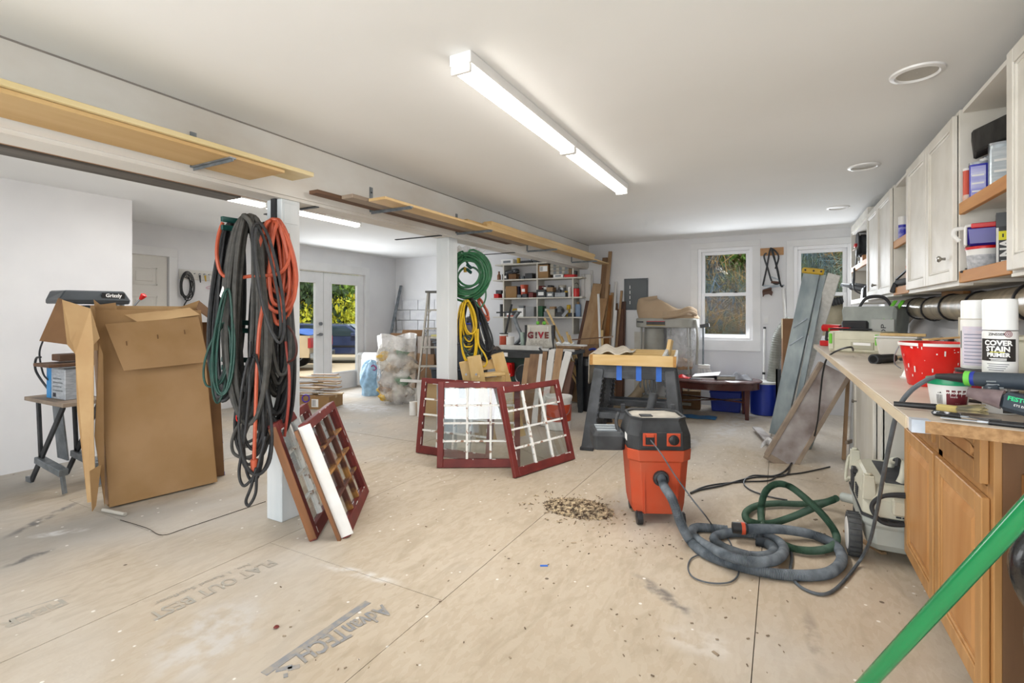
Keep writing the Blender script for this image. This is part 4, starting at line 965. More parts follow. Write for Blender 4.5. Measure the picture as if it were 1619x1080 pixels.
m._add(q, [tuple(range(8))]).build('grey_badge', mat('badge_grey', '9a9ea0', rough=.4), t)
arcband(.0411, .0411, .004, .07, ang + .15, ang + 1.6).build('label_base', mk_, t)
pA = Q(1542, 583, 1.72)
uc = can('primer_quart', 'dark quart can with a red and white label under a spray can', 'can', (pA.x, pA.y, Z0), .052, pA.z - Z0 - .002, mat('dark_can', '2a2022', rough=.4), m_steel, mat('red_label', 'a81c22', 'e6e2de', scale=11, rough=.45, lo=.5, hi=.54), (.1, .9), lidh=.02)
cantext(uc, 'RUST-OLEUM', .012, .0535, cam_ang(uc.location) - .1, .03, mk_)
t, ang = spray('white spray can showing its fine-print back label', Vector((pA.x, pA.y, pA.z + .001)), .0385, .235, False)
arcband(.0391, .0391, .012, .145, ang - 1.0, ang + .85).build('label_band', mat('fine_print', 'c3c2d2', 'd6c8d2', scale=60, rough=.5, stretch=(1, 1, 6)), t)
for q in range(9): arcband(.0394, .0394, .02 + q * .012, .0235 + q * .012, ang - .8, ang + .6 - .1 * (q % 3), 6).build('print_line', mat('grey_print2', '8b8ca0', rough=.6), t)
arcband(.0393, .0393, .07, .13, ang - 1.25, ang - 1.12, 3).build('barcode', m_black, t)
# wood filler tub
pF = Q(1500, 632, 1.62); pF.z = Z0
wf = can('filler_tub', 'small white tub of wood filler with a maroon label', 'tub', pF, .045, .082, m_white, mat('green_lid', '1f9a6a', '178a5c', scale=6, rough=.35), None, r1=.056, lidh=.22)
ang = cam_ang(pF)
arcband(.0468, .0525, .010, .058, ang - .12, ang + 1.15).build('label_band', mat('maroon_label', '6b1220', '5c0f1c', scale=8, rough=.45), wf)
cantext(wf, 'WOOD FILLER', .0088, .0515, ang + .42, .049, m_paper, taper=.11, bold=.0004); cantext(wf, 'WHITE', .006, .0505, ang + .25, .036, m_paper, taper=.11)
for q in range(3): arcband(.0487 - q * .0006, .0489 - q * .0006, .028 - q * .006, .030 - q * .006, ang + .05, ang + .75 - .1 * q, 5).build('print_line', m_paper, wf)
for q in range(7): arcband(.0478, .0508, .012, .042, ang - .62 + q * .045, ang - .62 + q * .045 + (.012 if q % 2 else .024), 2).build('barcode', m_black, wf)
m = MB().box((-.007, 0, 0), (.007, .001, .008)); cantext(wf, '\u25B2', .012, .0515, ang - .45, .050, m_black)
# long dusting brush
br = T('dusting_brush', 'bench brush with black handle and cream bristles', 'brush', Q(1450, 636, 1.55), 0)
a = Q(1413, 631, 1.60); b = Q(1481, 640, 1.54); c_ = Q(1515, 645, 1.50); d_ = Q(1562, 640, 1.47)
for q in (a, b, c_, d_): q.z = Z0 + .012
MB().cyl(a, b, .008, .010, 12).build('handle', m_black, br, world=True, smooth=True)
MB().bar(b, c_, .026, .020).build('ferrule', mat('straw_block', 'c9b878', 'b5a362', scale=12, rough=.7), br, world=True, bevel=.004)
mbr = MB(); ax = (d_ - b).normalized(); sd = Vector((-ax.y, ax.x, 0))
for i in range(90):
    s0 = rr.uniform(-1, 1); z_ = rr.uniform(-.008, .01); b0 = b + (c_ - b) * rr.uniform(.1, 1) + sd * s0 * .012; e0 = d_ + sd * s0 * .035 + Vector((0, 0, z_ + .004)) - ax * rr.uniform(0, .03)
    mbr.bar(b0 + Vector((0, 0, z_ * .5)), e0, .003, .003)
mbr.build('bristles', mat('bristle', 'b8a878', '6f6a58', scale=14, rough=.8), br, world=True, kind='stuff')
# putty knives
def knife(label, p0, p1, m1, blade):
    t = T('putty_knife', label, 'scraper', p0)
    d = (p1 - p0)
    MB().bar(p0, p0 + d * .48, .022, .014, w1=.014).build('handle', m1, t, world=True, bevel=.005)
    MB().bar(p0 + d * .42, p0 + d * .58, .012, .005).build('tang', m_steel, t, world=True)
    MB().bar(p0 + d * .55, p1, .016, .002, w1=blade).build('blade', m_steel, t, world=True)
k0 = Q(1473, 650, 1.48); k1 = Q(1580, 652, 1.36); k0.z = k1.z = Z0 + .008
m_spat = mat('spattered_black', '1d1e20', 'c9cace', scale=45, rough=.5, lo=.62, hi=.66)
knife('stubby scraper with a paint-spattered black handle', k0, k1, m_spat, .05)
k0 = Q(1632, 671, 1.30); k1 = Q(1487, 659, 1.42); k0.z = k1.z = Z0 + .006
knife('long thin putty knife with a dark handle at the bench edge', k0, k1, m_black, .02)
# two-armed sander
m_sand_b = mat('sander_blue', '2b3540', '39434d', scale=9, rough=.55); m_sgrn = mat('sander_green', '6cc24a', rough=.4)
sd_ = T('sander', 'dark blue handheld sander with green trim lying at the bench end', 'sander', Q(1580, 640, 1.40))
h0 = Q(1528, 598, 1.52); h1 = Q(1665, 607, 1.36)
MB().cyl(h0, h1, .021, .026, 16).build('upper_grip', m_sand_b, sd_, world=True, smooth=True)
l0 = Q(1530, 620, 1.47); l1 = Q(1585, 632, 1.41); l2 = Q(1680, 655, 1.30)
MB().cyl(l0, l1, .014, .028, 14).build('nose', mat('clear_nose', '6a5a5c', '8a7a7c', scale=20, rough=.3), sd_, world=True, smooth=True)
MB().bar(l1 - Vector((0, 0, .0)), l2, .05, .052, w1=.055, t1=.06).build('motor_body', m_sand_b, sd_, world=True, bevel=.012)
for q in range(5):
    a_ = Q(1560 + q * 1.5, 603 + q * 5, 1.45 - q * .003); MB().bar(a_, a_ + Vector((.035, .012, .0)), .004, .004).build('vent_rib', mat('dust_grey', '8d9498', rough=.8), sd_, world=True)
MB().bar(Q(1565, 608, 1.46), Q(1572, 626, 1.44), .03, .03).build('bridge', m_sand_b, sd_, world=True, bevel=.006)
gdir = (h1 - h0).normalized()
MB().cyl(h0 - gdir * .002, h0 + gdir * .012, .0225, n=16).build('green_collar', m_sgrn, sd_, world=True, smooth=True)
MB().cyl(h0 + gdir * .013, h0 + gdir * .022, .022, n=16).build('blue_collar', m_blue, sd_, world=True, smooth=True)
MB().cyl(h0 - gdir * .075, h0, .0085, .016, 12).build('strain_relief', m_black, sd_, world=True, smooth=True)
bd = (l2 - l1).normalized(); toc = Vector((-l1.x, -l1.y, 0)).normalized(); toc = (toc - bd * toc.dot(bd)).normalized()
mg = mat('logo_green', '35c98a', rough=.5)
text('FESTOOL', .016, 'lettering', mg, sd_, MATS[sd_.name].inverted() @ (l1 + bd * .055 + toc * .0275 + Vector((0, 0, .012))), face(bd, (0, 0, 1)), bold=.0006)
text('ETS EC 150', .0085, 'lettering', m_paper, sd_, MATS[sd_.name].inverted() @ (l1 + bd * .055 + toc * .0275 - Vector((0, 0, .004))), face(bd, (0, 0, 1)))
# its thick grey lead arching off the bench to the floor
le = h0 - gdir * .072
fp = lambda u, v, z=.009: P(u, v, Z=z)
cpts = [le, Q(1465, 601, 1.62), Q(1440, 618, 1.66), Q(1421, 645, 1.70), Q(1409, 690, 1.78), Q(1398, 745, 1.95), Q(1388, 800, 2.2), Q(1377, 850, 2.4), Q(1368, 872, 2.56), fp(1357, 890, .02), fp(1335, 918), fp(1312, 937), fp(1288, 938), fp(1262, 925), fp(1250, 905), fp(1252, 882), fp(1248, 868), fp(1240, 880)]
cl = MB().tube(spline(cpts, 8), .0075, 8).build('sander_lead', mat('grey_rubber', '4a5056', '5b6268', scale=20, rough=.6), smooth=True); tag(cl, 'grey rubber lead arching from the sander down to the floor', 'cable')
# black hose elbow
he = T('hose_elbow', 'short black hose cuff lying in front of the white tub', 'hose cuff', wk(1392, 574))
a = wk(1383, 575); b = wk(1412, 573); a.z = b.z = Z0 + .026
MB().cyl(a, b, .026, n=18).build('cuff', m_black, he, world=True, smooth=True)
MB().cyl(a - (b - a) * .08, a + (b - a) * .2, .030, n=18).build('collar', m_dblack, he, world=True, smooth=True)
MB().cyl(a - (b - a) * .09, a - (b - a) * .08, .021, n=18).build('bore', mat('bore_black', '070707', rough=.9), he, world=True)
# white translucent tub with stuff on it
p = wk(1404, 564); tb = T('storage_tub', 'translucent white tub with tools piled over its lid', 'tub', (p.x + .08, p.y + .12, Z0), R_(-20))
MB().frus((0, 0), .10, .085, 0, .12, .10, .13).build('body', mat('cloudy_tub', 'dcd9d0', 'cfccc2', scale=5, rough=.4), tb, bevel=.012)
MB().frus((0, 0), .126, .106, .13, .124, .104, .142).build('rim', m_white, tb, bevel=.004)
tp = (p.x + .08, p.y + .12)
# cream systainer style cases
m_cream = mat('cream_case', 'd2d0bc', 'c3c1ab', scale=5, rough=.45); m_lime = mat('lime_latch', '6cc23a', rough=.4)
p = wk(1318, 556); q = wk(1368, 560)
cs = T('systainer_case', 'cream plastic tool case with lime green latches on the bench', 'tool case', (p.x + .20, p.y + .04, Z0), R_(-32))
MB().box((-.19, -.14, 0), (.19, .14, .165)).build('body', m_cream, cs, bevel=.012)
MB().box((-.193, -.143, .10), (.193, .143, .112)).build('seam_ridge', m_cream, cs, bevel=.003)
MB().box((-.02, -.147, .03), (.14, -.139, .085)).build('label_recess', mat('case_shadow', 'aeac98', rough=.6), cs, bevel=.002)
MB().box((.0, -.150, .06), (.12, -.147, .08)).build('label_card', m_paper, cs)
for x in (-.165, .165):
    MB().box((x - .02, -.150, .02), (x + .02, -.14, .155)).build('corner_post', m_cream, cs, bevel=.003)
    MB().box((x - .012, -.158, .065), (x + .012, -.150, .145)).build('latch', m_lime, cs, bevel=.003)
cq = T('grey_tote', 'grey and black tool tote with green straps behind the cream case', 'tote bag', (.68, 5.02, Z0), R_(-30)); cq.scale = (1, 1, 1.45)
MB().frus((0, 0), .17, .12, 0, .20, .14, .25).build('body', mat('tote_grey', '8d938f', 'a8ada8', scale=6, rough=.8), cq, bevel=.02)
MB().frus((-.09, -.005), .085, .128, 0, .10, .15, .17).build('side_pocket', m_black, cq, bevel=.012)
MB().box((.03, -.150, .01), (.19, -.135, .18)).build('front_pocket', mat('pocket_grey', 'a9aba8', rough=.8), cq, bevel=.004)
text('SHOP', .05, 'lettering', m_black, cq, (.12, -.1512, .09), face((0, 0, 1), (-1, 0, 0)))
for x in (.10, .15): MB().bar((x, -.14, .17), (x + .05, -.02, .28), .03, .005).build('strap', m_lime, cq)
MB().tube(spline([(-.12, 0, .24), (-.06, 0, .30), (.06, 0, .30), (.12, 0, .24)], 6), .010, 8).build('carry_handle', m_black, cq, smooth=True)
MB().bar((-.17, -.155, .08), (-.06, -.16, .02), .02, .005).build('red_piping', m_red, cq)
# small tools further along
def funnel(label, p):
    t = T('funnel', label, 'funnel', p, 0, 'upturned funnels')
    MB().lathe([(.085, 0), (.085, .012), (.022, .10), (.018, .14), (.014, .14), (.016, .10), (.078, .012)], 22, cap=(False, False)).build('cone', mat('funnel_cream', 'd6cdb4', 'c8bea2', scale=5, rough=.4), t, smooth=True)
    MB().lathe([(.088, 0), (.09, .006), (.086, .012)], 22).build('rim', mat('funnel_cream', 'd6cdb4'), t, smooth=True)
funnel('upturned cream funnel left of the black cable', (.93, 4.36, Z0)); funnel('upturned cream funnel right of the black cable', (.93, 4.00, Z0))
bx1 = carton('parts_carton', 'small cream carton with black print below the duct', (.90, 3.42, Z0 + .12), .13, .12, .16, R_(-30), mat('cream_card', 'cdc5b2', 'bfb6a2', scale=6, rough=.8), tape=False)
text('MAKITA', .028, 'lettering', m_black, bx1, (.01, -.0608, .09), face((1, 0, 0), (0, 0, 1)))
carton('brown_carton', 'squat brown carton carrying the cream carton', (.90, 3.42, Z0), .17, .15, .115, R_(-30), m_card)
gs = T('circular_saw', 'old circular saw with a brown arched blade guard', 'saw', (.78, 4.52, Z0), R_(-25))
MB().box((-.12, -.08, 0), (.12, .06, .012)).build('base_plate', m_steel, gs, bevel=.002)
MB().prism([(.095 * math.cos(a), -.02, .03 + .095 * math.sin(a)) for a in [i * math.pi / 14 for i in range(15)]], (0, .04, 0)).build('blade_guard', mat('guard_brown', '5a4036', '4a342c', scale=9, rough=.5), gs, bevel=.004)
MB().prism([(.085 * math.cos(a), -.021, .03 + .085 * math.sin(a)) for a in [i * math.pi / 10 for i in range(20)]], (0, -.002, 0)).build('blade', mat('saw_blade', 'a89a88', '8d8070', scale=10, rough=.4, metal=.6), gs)
MB().cyl((0, .02, .06), (0, .12, .06), .045, n=16).build('motor', m_dblack, gs, smooth=True)
MB().tube(spline([(-.06, .06, .06), (-.08, .06, .12), (0, .06, .15), (.07, .06, .12), (.08, .06, .05)], 6), .014, 8).build('handle', m_black, gs, smooth=True)
MB().bar((-.02, -.028, .03), (.02, -.03, .09), .012, .006).build('lever', m_steel, gs)
cc = MB().tube(spline([(.80, 4.35, Z0 + .03), (.82, 4.25, Z0 + .04), (.84, 4.10, Z0 + .10), (.86, 3.95, Z0 + .15), (.86, 3.86, Z0 + .15), (.86, 3.82, Z0 + .145)], 8), .008, 8).build('black_cable', m_black, smooth=True); tag(cc, 'black cable rising in an arc in front of the cream funnels', 'cable')
MB().box((.85, 3.74, Z0 + .13), (.88, 3.82, Z0 + .16)).build('plug', m_black, cc, bevel=.005)
for i, (lb, u, v, L_, m) in enumerate((('wooden-handled chisel lying among the bench clutter', 1452, 540, .26, m_tanz), ('flat black file lying among the bench clutter', 1470, 534, .24, m_dblack), ('brown wooden mallet lying on the bench clutter', 1425, 536, .22, m_darkz), ('grey pry bar lying behind the red pail', 1490, 540, .30, m_steel))):
    p = Vector((.62 + .05 * i, 4.15 - .14 * i, Z0 + .011)); d = Vector((.9, -.35 - .1 * i, 0)).normalized() * L_
    t = T('hand_tool', lb, 'tool', p)
    MB().bar(p, p + d * .5, .024, .02, w1=.02).build('handle', m, t, world=True, bevel=.005)
    MB().bar(p + d * .5, p + d, .014, .006, w1=.02 if i != 2 else .05, t1=.006 if i != 2 else .02).build('head', m_steel if i != 2 else m_darkz, t, world=True)
dk = T('drill_driver', 'red and black cordless drill at the far end of the bench', 'drill', (.42, 5.55, Z0), R_(-40))
MB().cyl((-.08, 0, .17), (.08, 0, .17), .036, .03, 16).build('motor_body', m_red, dk, smooth=True)
MB().cyl((.08, 0, .17), (.13, 0, .17), .02, .014).build('chuck', m_black, dk, smooth=True)
MB().bar((-.03, 0, .15), (-.045, 0, .05), .035, .045).build('grip', m_black, dk, bevel=.008)
MB().box((-.10, -.035, 0), (.02, .035, .05)).build('battery', m_red, dk, bevel=.006)
MB().bar((.0, -.04, .17), (.02, -.045, .05), .012, .004).build('wrist_strap', m_lime, dk)
rg = MB().grid(lambda a, b: (.52 + .24 * (a - .5) + .02 * math.sin(b * 9), 5.42 + .26 * (b - .5), Z0 + .10 * math.sin(a * 3.1) * math.sin(b * 3.1) + .035 * math.sin(a * 14 + b * 5) * math.sin(b * 3.1) * math.sin(a * 3.1) + .002), 26, 22).build('rag', mat('grey_rag', 'a9adb4', '8f949c', scale=9, rough=.9), smooth=True, solid=.004); tag(rg, 'crumpled grey rag between the red drill and the tote', 'rag')
tr = T('tool_tray', 'flat black tray with red stripe beside the grey tote', 'tray', (.52, 4.96, Z0 + .172), R_(-30))
MB().box((-.15, -.06, 0), (.15, .06, .012)).build('base', m_black, tr, bevel=.003); MB().box((-.13, -.062, .012), (.0, -.03, .018)).build('stripe', m_red, tr)
bb = MB().box((0, 0, 0), (.26, .035, .02)).build('wood_offcut', m_pinez, bevel=.002); bb.location = (tp[0] - .11, tp[1] + .0, Z0 + .1425); bb.rotation_euler = (0, 0, R_(-15)); tag(bb, 'tan wood offcut lying over the translucent tub', 'offcut')
fc = T('paper_cone', 'white paper cone lying behind the red pail rim', 'cone', (c0.x - .02, c0.y + .24, Z0))
MB().lathe([(.055, 0), (.012, .12), (.008, .12), (.05, 0)], 18, cap=(False, True)).build('cone', m_white, fc, smooth=True); MB().lathe([(.057, 0), (.059, .006), (.05, .008)], 18).build('rim', m_white, fc, smooth=True)
pb = T('planks_stack', 'stack of grey weathered slats at the right end of the bench', 'slat stack', (.86, 2.30, Z0))
for i in range(5):
    MB().box((.76 + .01 * (i % 2), 2.16, Z0 + i * .022), (1.04, 2.42, Z0 + .0205 + i * .022)).build('slat', m_greyy if i % 2 else m_tanz, pb, world=True, bevel=.002)
rc = can('small_jar', 'small white jar with a red lid at the right bench end', 'jar', (.70, 2.10, Z0), .03, .045, m_white, m_red)
pbx = T('cream_bin', 'cream plastic parts bin behind the spray cans', 'bin', (.90, 2.62, Z0), R_(-25))
MB().frus((0, 0), .13, .10, 0, .14, .11, .20).build('body', m_cream, pbx, bevel=.01); MB().frus((0, 0), .145, .115, .20, .143, .113, .215).build('rim', m_cream, pbx, bevel=.004)
# cable hanging off the bench over the long plank
cpts = [Vector((.47, 4.46, Z0 + .03)), Q(1345, 549, 3.4), Q(1325, 554, 3.6), Q(1308, 566, 3.75), Q(1301, 590, 3.85), Q(1297, 625, 3.95), Q(1292, 670, 4.2), Q(1283, 700, 4.5), fp(1262, 715), fp(1250, 735), fp(1240, 752), fp(1190, 755), fp(1140, 768), fp(1105, 775), fp(1092, 780)]
cl = MB().tube(spline(cpts, 8), .0065, 8).build('power_cable', m_black, smooth=True); tag(cl, 'black power cable draped off the bench and across the floor to the orange vacuum', 'cable')
# ------------------------------------------------------------------ orange shop vacuum
def octa(w, d, c):
    return [(-w + c, -d), (w - c, -d), (w, -d + c), (w, d - c), (w - c, d), (-w + c, d), (-w, d - c), (-w, -d + c)]
def loft(m, secs):
    n = len(secs[0]); vs = [p for s_ in secs for p in s_]
    fs = [tuple(range(n - 1, -1, -1)), tuple(range((len(secs) - 1) * n, len(secs) * n))]
    for k in range(len(secs) - 1):
        for i in range(n): fs.append((k * n + i, k * n + (i + 1) % n, (k + 1) * n + (i + 1) % n, (k + 1) * n + i))
    return m._add(vs, fs)
def lay(w, d, c, z, oy=0): return [(x, y + oy, z) for x, y in octa(w, d, c)]
fc_ = Q(1046, 828, 3.08)
vrot = TH - R_(3)
vx = Matrix.Rotation(vrot, 3, 'Z')
vo = Vector((fc_.x, fc_.y, 0)) + vx @ Vector((0, .20, 0))
va = T('shop_vacuum', 'orange and black shop vacuum on casters in the open floor', 'vacuum', vo, vrot)
m_dustor = mat('dusty_orange', 'bf4a28', 'b4583b', scale=5, rough=.55, lo=.4, hi=.8)
loft(MB(), [lay(.155, .15, .05, .065), lay(.165, .16, .055, .12), lay(.185, .18, .06, .40), lay(.196, .19, .06, .405), lay(.20, .195, .06, .475)]).build('tank', m_dustor, va, bevel=.004)
MB().box((-.10, -.176, .075), (-.095, -.150, .39)).box((.10, -.176, .075), (.105, -.15, .39)).build('tank_rib', m_dustor, va)
loft(MB(), [lay(.199, .194, .06, .476), lay(.197, .19, .06, .56), lay(.175, .165, .06, .64), lay(.172, .162, .06, .655)]).build('motor_head', m_dblack, va, bevel=.004)
rim = MB(); o_ = lay(.176, .166, .06, .67); i_ = lay(.160, .150, .055, .67); lo_ = lay(.172, .162, .06, .645); il = lay(.160, .150, .055, .658)
rim._add(lo_ + o_ + i_ + il, [(k, (k + 1) % 8, 8 + (k + 1) % 8, 8 + k) for k in range(8)] + [(8 + k, 8 + (k + 1) % 8, 16 + (k + 1) % 8, 16 + k) for k in range(8)] + [(16 + k, 16 + (k + 1) % 8, 24 + (k + 1) % 8, 24 + k) for k in range(8)]).build('top_rim', m_dblack, va)
MB().prism(lay(.159, .149, .055, .6555), (0, 0, .002)).build('dusty_deck', mat('sawdust_deck', 'b8b2a6', '9a958b', scale=9, rough=.9), va)
MB().box((-.10, -.06, .658), (-.02, .0, .664)).build('top_latch', m_dblack, va, bevel=.002)
fpnl = lambda x0, x1, z0, z1, y, nm, m, b=.003: MB().box((x0, y - .008, z0), (x1, y + .02, z1)).build(nm, m, va, bevel=b)
fpnl(-.13, .13, .49, .59, -.196, 'control_panel', m_dblack)
fpnl(-.115, -.03, .505, .585, -.200, 'socket_plate', m_orange); fpnl(.03, .115, .505, .585, -.200, 'dial_plate', m_orange)
fpnl(-.100, -.045, .515, .575, -.207, 'socket', m_black); fpnl(-.098, -.047, .560, .580, -.209, 'socket_lid', m_dustor)
MB().lathe([(.032, 0), (.03, .014), (.024, .018), (.001, .018)], 22, (.072, -.207, .545), Matrix.Rotation(math.pi / 2, 3, 'X'), cap=(True, False)).build('dial', m_black, va, smooth=True)
MB().box((.068, -.232, .525), (.076, -.222, .567)).build('dial_pointer', m_dblack, va, bevel=.002)
MB().box((-.201, -.13, .52), (-.199, -.06, .56)).build('side_label', m_paper, va)
MB().lathe([(.03, 0), (.046, .0), (.05, .012), (.046, .03), (.034, .034), (.03, .02)], 22, (.0, -.172, .30), Matrix.Rotation(math.pi / 2, 3, 'X'), cap=(False, False)).build('hose_inlet', m_dblack, va, smooth=True)
for x in (-.13, .13):
    for y in (-.13, .13):
        w = MB().cyl((x - .012, y - .02, .04), (x + .022, y - .02, .04), .040, n=18).build('caster', m_black, va, smooth=True)
        MB().cyl((x, y, .06), (x, y, .075), .014, n=8).bar((x, y, .07), (x, y - .02, .045), .03, .02).build('fork', m_dblack, w)
for x in (-.19, .15): MB().box((x, .155, .64), (x + .03, .175, .70)).build('handle_lug', m_dblack, va, bevel=.004)
MB().tube(spline([(-.20, -.05, .50), (-.235, -.03, .55), (-.24, .05, .60), (-.21, .14, .64)], 6), .012, 8).build('side_handle', m_dblack, va, smooth=True)
at = T('floor_nozzle', 'dusty black floor nozzle hooked on the left of the orange vacuum', 'nozzle', vo + vx @ Vector((-.30, .06, .50)), vrot)
loft(MB(), [lay(.10, .13, .02, -.06), lay(.105, .135, .02, .03), lay(.09, .12, .02, .055)]).build('shell', m_dblack, at, bevel=.004)
for k in range(3): MB().box((-.075, -.09 + k * .07, .055), (.075, -.05 + k * .07, .061)).build('rib', mat('dust_grey', '8d9498', rough=.8), at)
ct_ = MB().cyl(vo + vx @ Vector((-.02, .24, .45)), vo + vx @ Vector((.06, .26, .76)), .027, .031, 16).build('wand_tube', m_dblack, smooth=True); tag(ct_, 'dusty black wand tube sticking up behind the orange vacuum', 'tube')
# hose of the orange vacuum
inl = vo + vx @ Vector((0, -.205, .30))
m_hose = mat('grey_hose', '4d555c', '717980', scale=16, rough=.65)
def hose(name, label, pts, r, m, k=44, rib=.16, cat='hose', n=12):
    path = spline(pts, k)
    o = MB().tube(path, r, n, rf=lambda i: 1 + rib * (.4 - (i % 2))).build(name, m, smooth=True)
    tag(o, label, cat); return o
F3 = lambda u, v, z=.027: P(u, v, Z=z)
pts = [inl + Vector((0, 0, .02)) - vx @ Vector((0, -.04, 0)), inl, inl + vx @ Vector((.005, -.05, -.03)), Q(1063, 790, 2.86), Q(1076, 826, 2.82), F3(1092, 856), F3(1116, 876), F3(1161, 893), F3(1217, 906), F3(1272, 910), F3(1312, 905), F3(1331, 885), F3(1320, 862), F3(1286, 846, .035), F3(1244, 838, .06), F3(1205, 836, .075), F3(1180, 836, .08)]
h1 = hose('vacuum_hose', 'grey ribbed hose running from the orange vacuum to an orange-ringed cuff', pts, .0255, m_hose)
e1 = F3(1180, 836, .08); e0 = F3(1158, 834, .08)
MB().cyl(e1, e0, .033, .031, 18).build('cuff', m_black, h1, smooth=True); MB().cyl(e1 + (e0 - e1) * .12, e1 + (e0 - e1) * .38, .0345, n=18).build('orange_ring', m_orange, h1, smooth=True)
pts = [F3(1150, 838), F3(1105, 834), F3(1094, 842), F3(1106, 856), F3(1142, 875, .075), F3(1183, 888, .075), F3(1222, 886, .06), F3(1239, 872, .04), F3(1230, 856, .03), F3(1200, 846), F3(1161, 842), F3(1135, 847), F3(1130, 855), F3(1146, 867, .03), F3(1183, 879, .05), F3(1214, 879, .04), F3(1224, 870, .03), F3(1214, 860), F3(1196, 855)]
hose('hose_coil', 'dusty grey hose coiled in flat rings on the floor', pts, .0255, m_hose)
m_gh = mat('green_hose', '2e4a3a', '3d5a48', scale=16, rough=.6)
pts = [F3(1322, 788, .12), F3(1308, 793, .06), F3(1272, 797, .03), F3(1228, 796, .03), F3(1196, 800, .03), F3(1179, 811, .03), F3(1184, 824, .03), F3(1215, 828, .035), F3(1245, 820, .06), F3(1275, 808, .09), F3(1302, 796, .11), F3(1318, 790, .13)]
hose('green_hose', 'dark green suction hose looping flat on the floor from the cream vacuum', pts, .020, m_gh)
pts = [F3(1212, 846, .03), F3(1205, 828, .03), F3(1203, 806, .06), F3(1207, 785, .14), F3(1215, 772, .20), F3(1230, 765, .23), F3(1250, 770, .22), F3(1278, 792, .18), F3(1305, 819, .12), F3(1322, 846, .05), F3(1316, 864, .03), F3(1286, 871, .03), F3(1250, 866, .03), F3(1222, 852, .03)]
hose('green_hose', 'dark green suction hose rising in a tall arch beside the cream vacuum', pts, .020, m_gh)
def cable(label, pts, r, m, name='cable', k=8): 
    o = MB().tube(spline(pts, k), r, 7).build(name, m, smooth=True); tag(o, label, 'cable'); return o
m_gcable = mat('grey_cable', '4a4f54', '5a6066', scale=12, rough=.6)
cable('thin grey cord from the orange vacuum socket ending in a floor loop', [vo + vx @ Vector((-.07, -.215, .545)), Q(1047, 720, 2.85), Q(1066, 750, 2.78), Q(1095, 790, 2.72), Q(1115, 815, 2.7), fp(1128, 832), fp(1150, 850), fp(1163, 880), fp(1168, 905), fp(1155, 920), fp(1125, 922), fp(1098, 914), fp(1088, 900), fp(1092, 884), fp(1108, 876)], .004, m_gcable)
cable('black flex looping on the floor between the vacuums', [fp(1092, 779), fp(1120, 768), fp(1170, 762), fp(1215, 760), fp(1232, 752, .01), fp(1265, 748), fp(1295, 742), fp(1312, 738)], .006, m_black)
cable('black flex curling under the green hose', [fp(1262, 715), fp(1246, 740), fp(1225, 752), fp(1190, 752), fp(1176, 762), fp(1185, 774), fp(1215, 785), fp(1245, 791)], .006, m_black)
# ------------------------------------------------------------------ cream vacuum by the bench
cv = T('dust_extractor', 'dusty cream dust extractor with a big white wheel beside the oak cabinet', 'vacuum', (.585, 3.555, 0))
m_cv = mat('extractor_cream', 'c9c8b8', 'b8b6a4', scale=4, rough=.5); m_cvd = mat('extractor_grey', 'b5bab4', 'a3a8a2', scale=4, rough=.5)
sx, sy = .20, .33
def rr_(w, d, c, z, oy=0, ox=0): return [(x + ox, y + oy, z) for x, y in octa(w, d, c)]
loft(MB(), [rr_(sx - .04, sy - .05, .03, .06), rr_(sx - .02, sy - .02, .04, .10), rr_(sx - .01, sy - .01, .04, .19), rr_(sx, sy, .05, .20), rr_(sx, sy, .05, .235)]).build('tank', m_cvd, cv, bevel=.005)
MB().prism(rr_(sx + .003, sy + .003, .05, .236), (0, 0, .012)).build('dark_belt', m_dblack, cv)
loft(MB(), [rr_(sx, sy, .05, .249), rr_(sx - .005, sy - .005, .05, .34), rr_(sx - .035, sy - .03, .05, .40), rr_(sx - .05, sy - .05, .05, .41)]).build('motor_head', m_cv, cv, bevel=.006)
for x, y in ((-sx + .03, -sy + .05), (-sx + .03, sy - .04), (sx - .05, -sy + .05), (sx - .05, sy - .05)):
    MB().frus((x, y), .032, .032, .33, .024, .024, .455).cyl((x, y, .455), (x, y, .468), .016, n=10).build('corner_post', m_cv, cv, bevel=.004)
MB().box((-.09, -sy + .10, .41), (.1, sy - .10, .414)).build('top_mat', m_dblack, cv)
MB().tube(spline([(-.02, -.20, .41), (.0, -.18, .455), (.02, -.05, .475), (.0, .10, .455), (-.02, .12, .41)], 6), .022, 10).build('carry_handle', m_cv, cv, smooth=True)
MB().tube(spline([(-.02, -.12, .47), (.0, -.02, .49), (.0, .06, .468)], 6), .014, 8).build('handle_grip', m_dblack, cv, smooth=True)
MB().box((-sx - .006, .07, .255), (-sx + .01, .17, .36)).build('socket_panel', m_dblack, cv, bevel=.003)
MB().box((-sx - .004, .08, .36), (-sx + .02, .16, .385)).build('switch', m_black, cv, bevel=.003)
for r_ in range(6):
    for c_ in range(5): MB().box((-sx - .0025, -.02 - c_ * .022, .268 + r_ * .012), (-sx + .004, -.008 - c_ * .022, .274 + r_ * .012)).build('vent_hole', m_dblack, cv)
for r_ in range(3):
    for c_ in range(8): MB().box((-.06 + c_ * .027, -sy - .003, .262 + r_ * .011), (-.038 + c_ * .027, -sy + .01, .269 + r_ * .011)).build('vent_hole', m_dblack, cv)
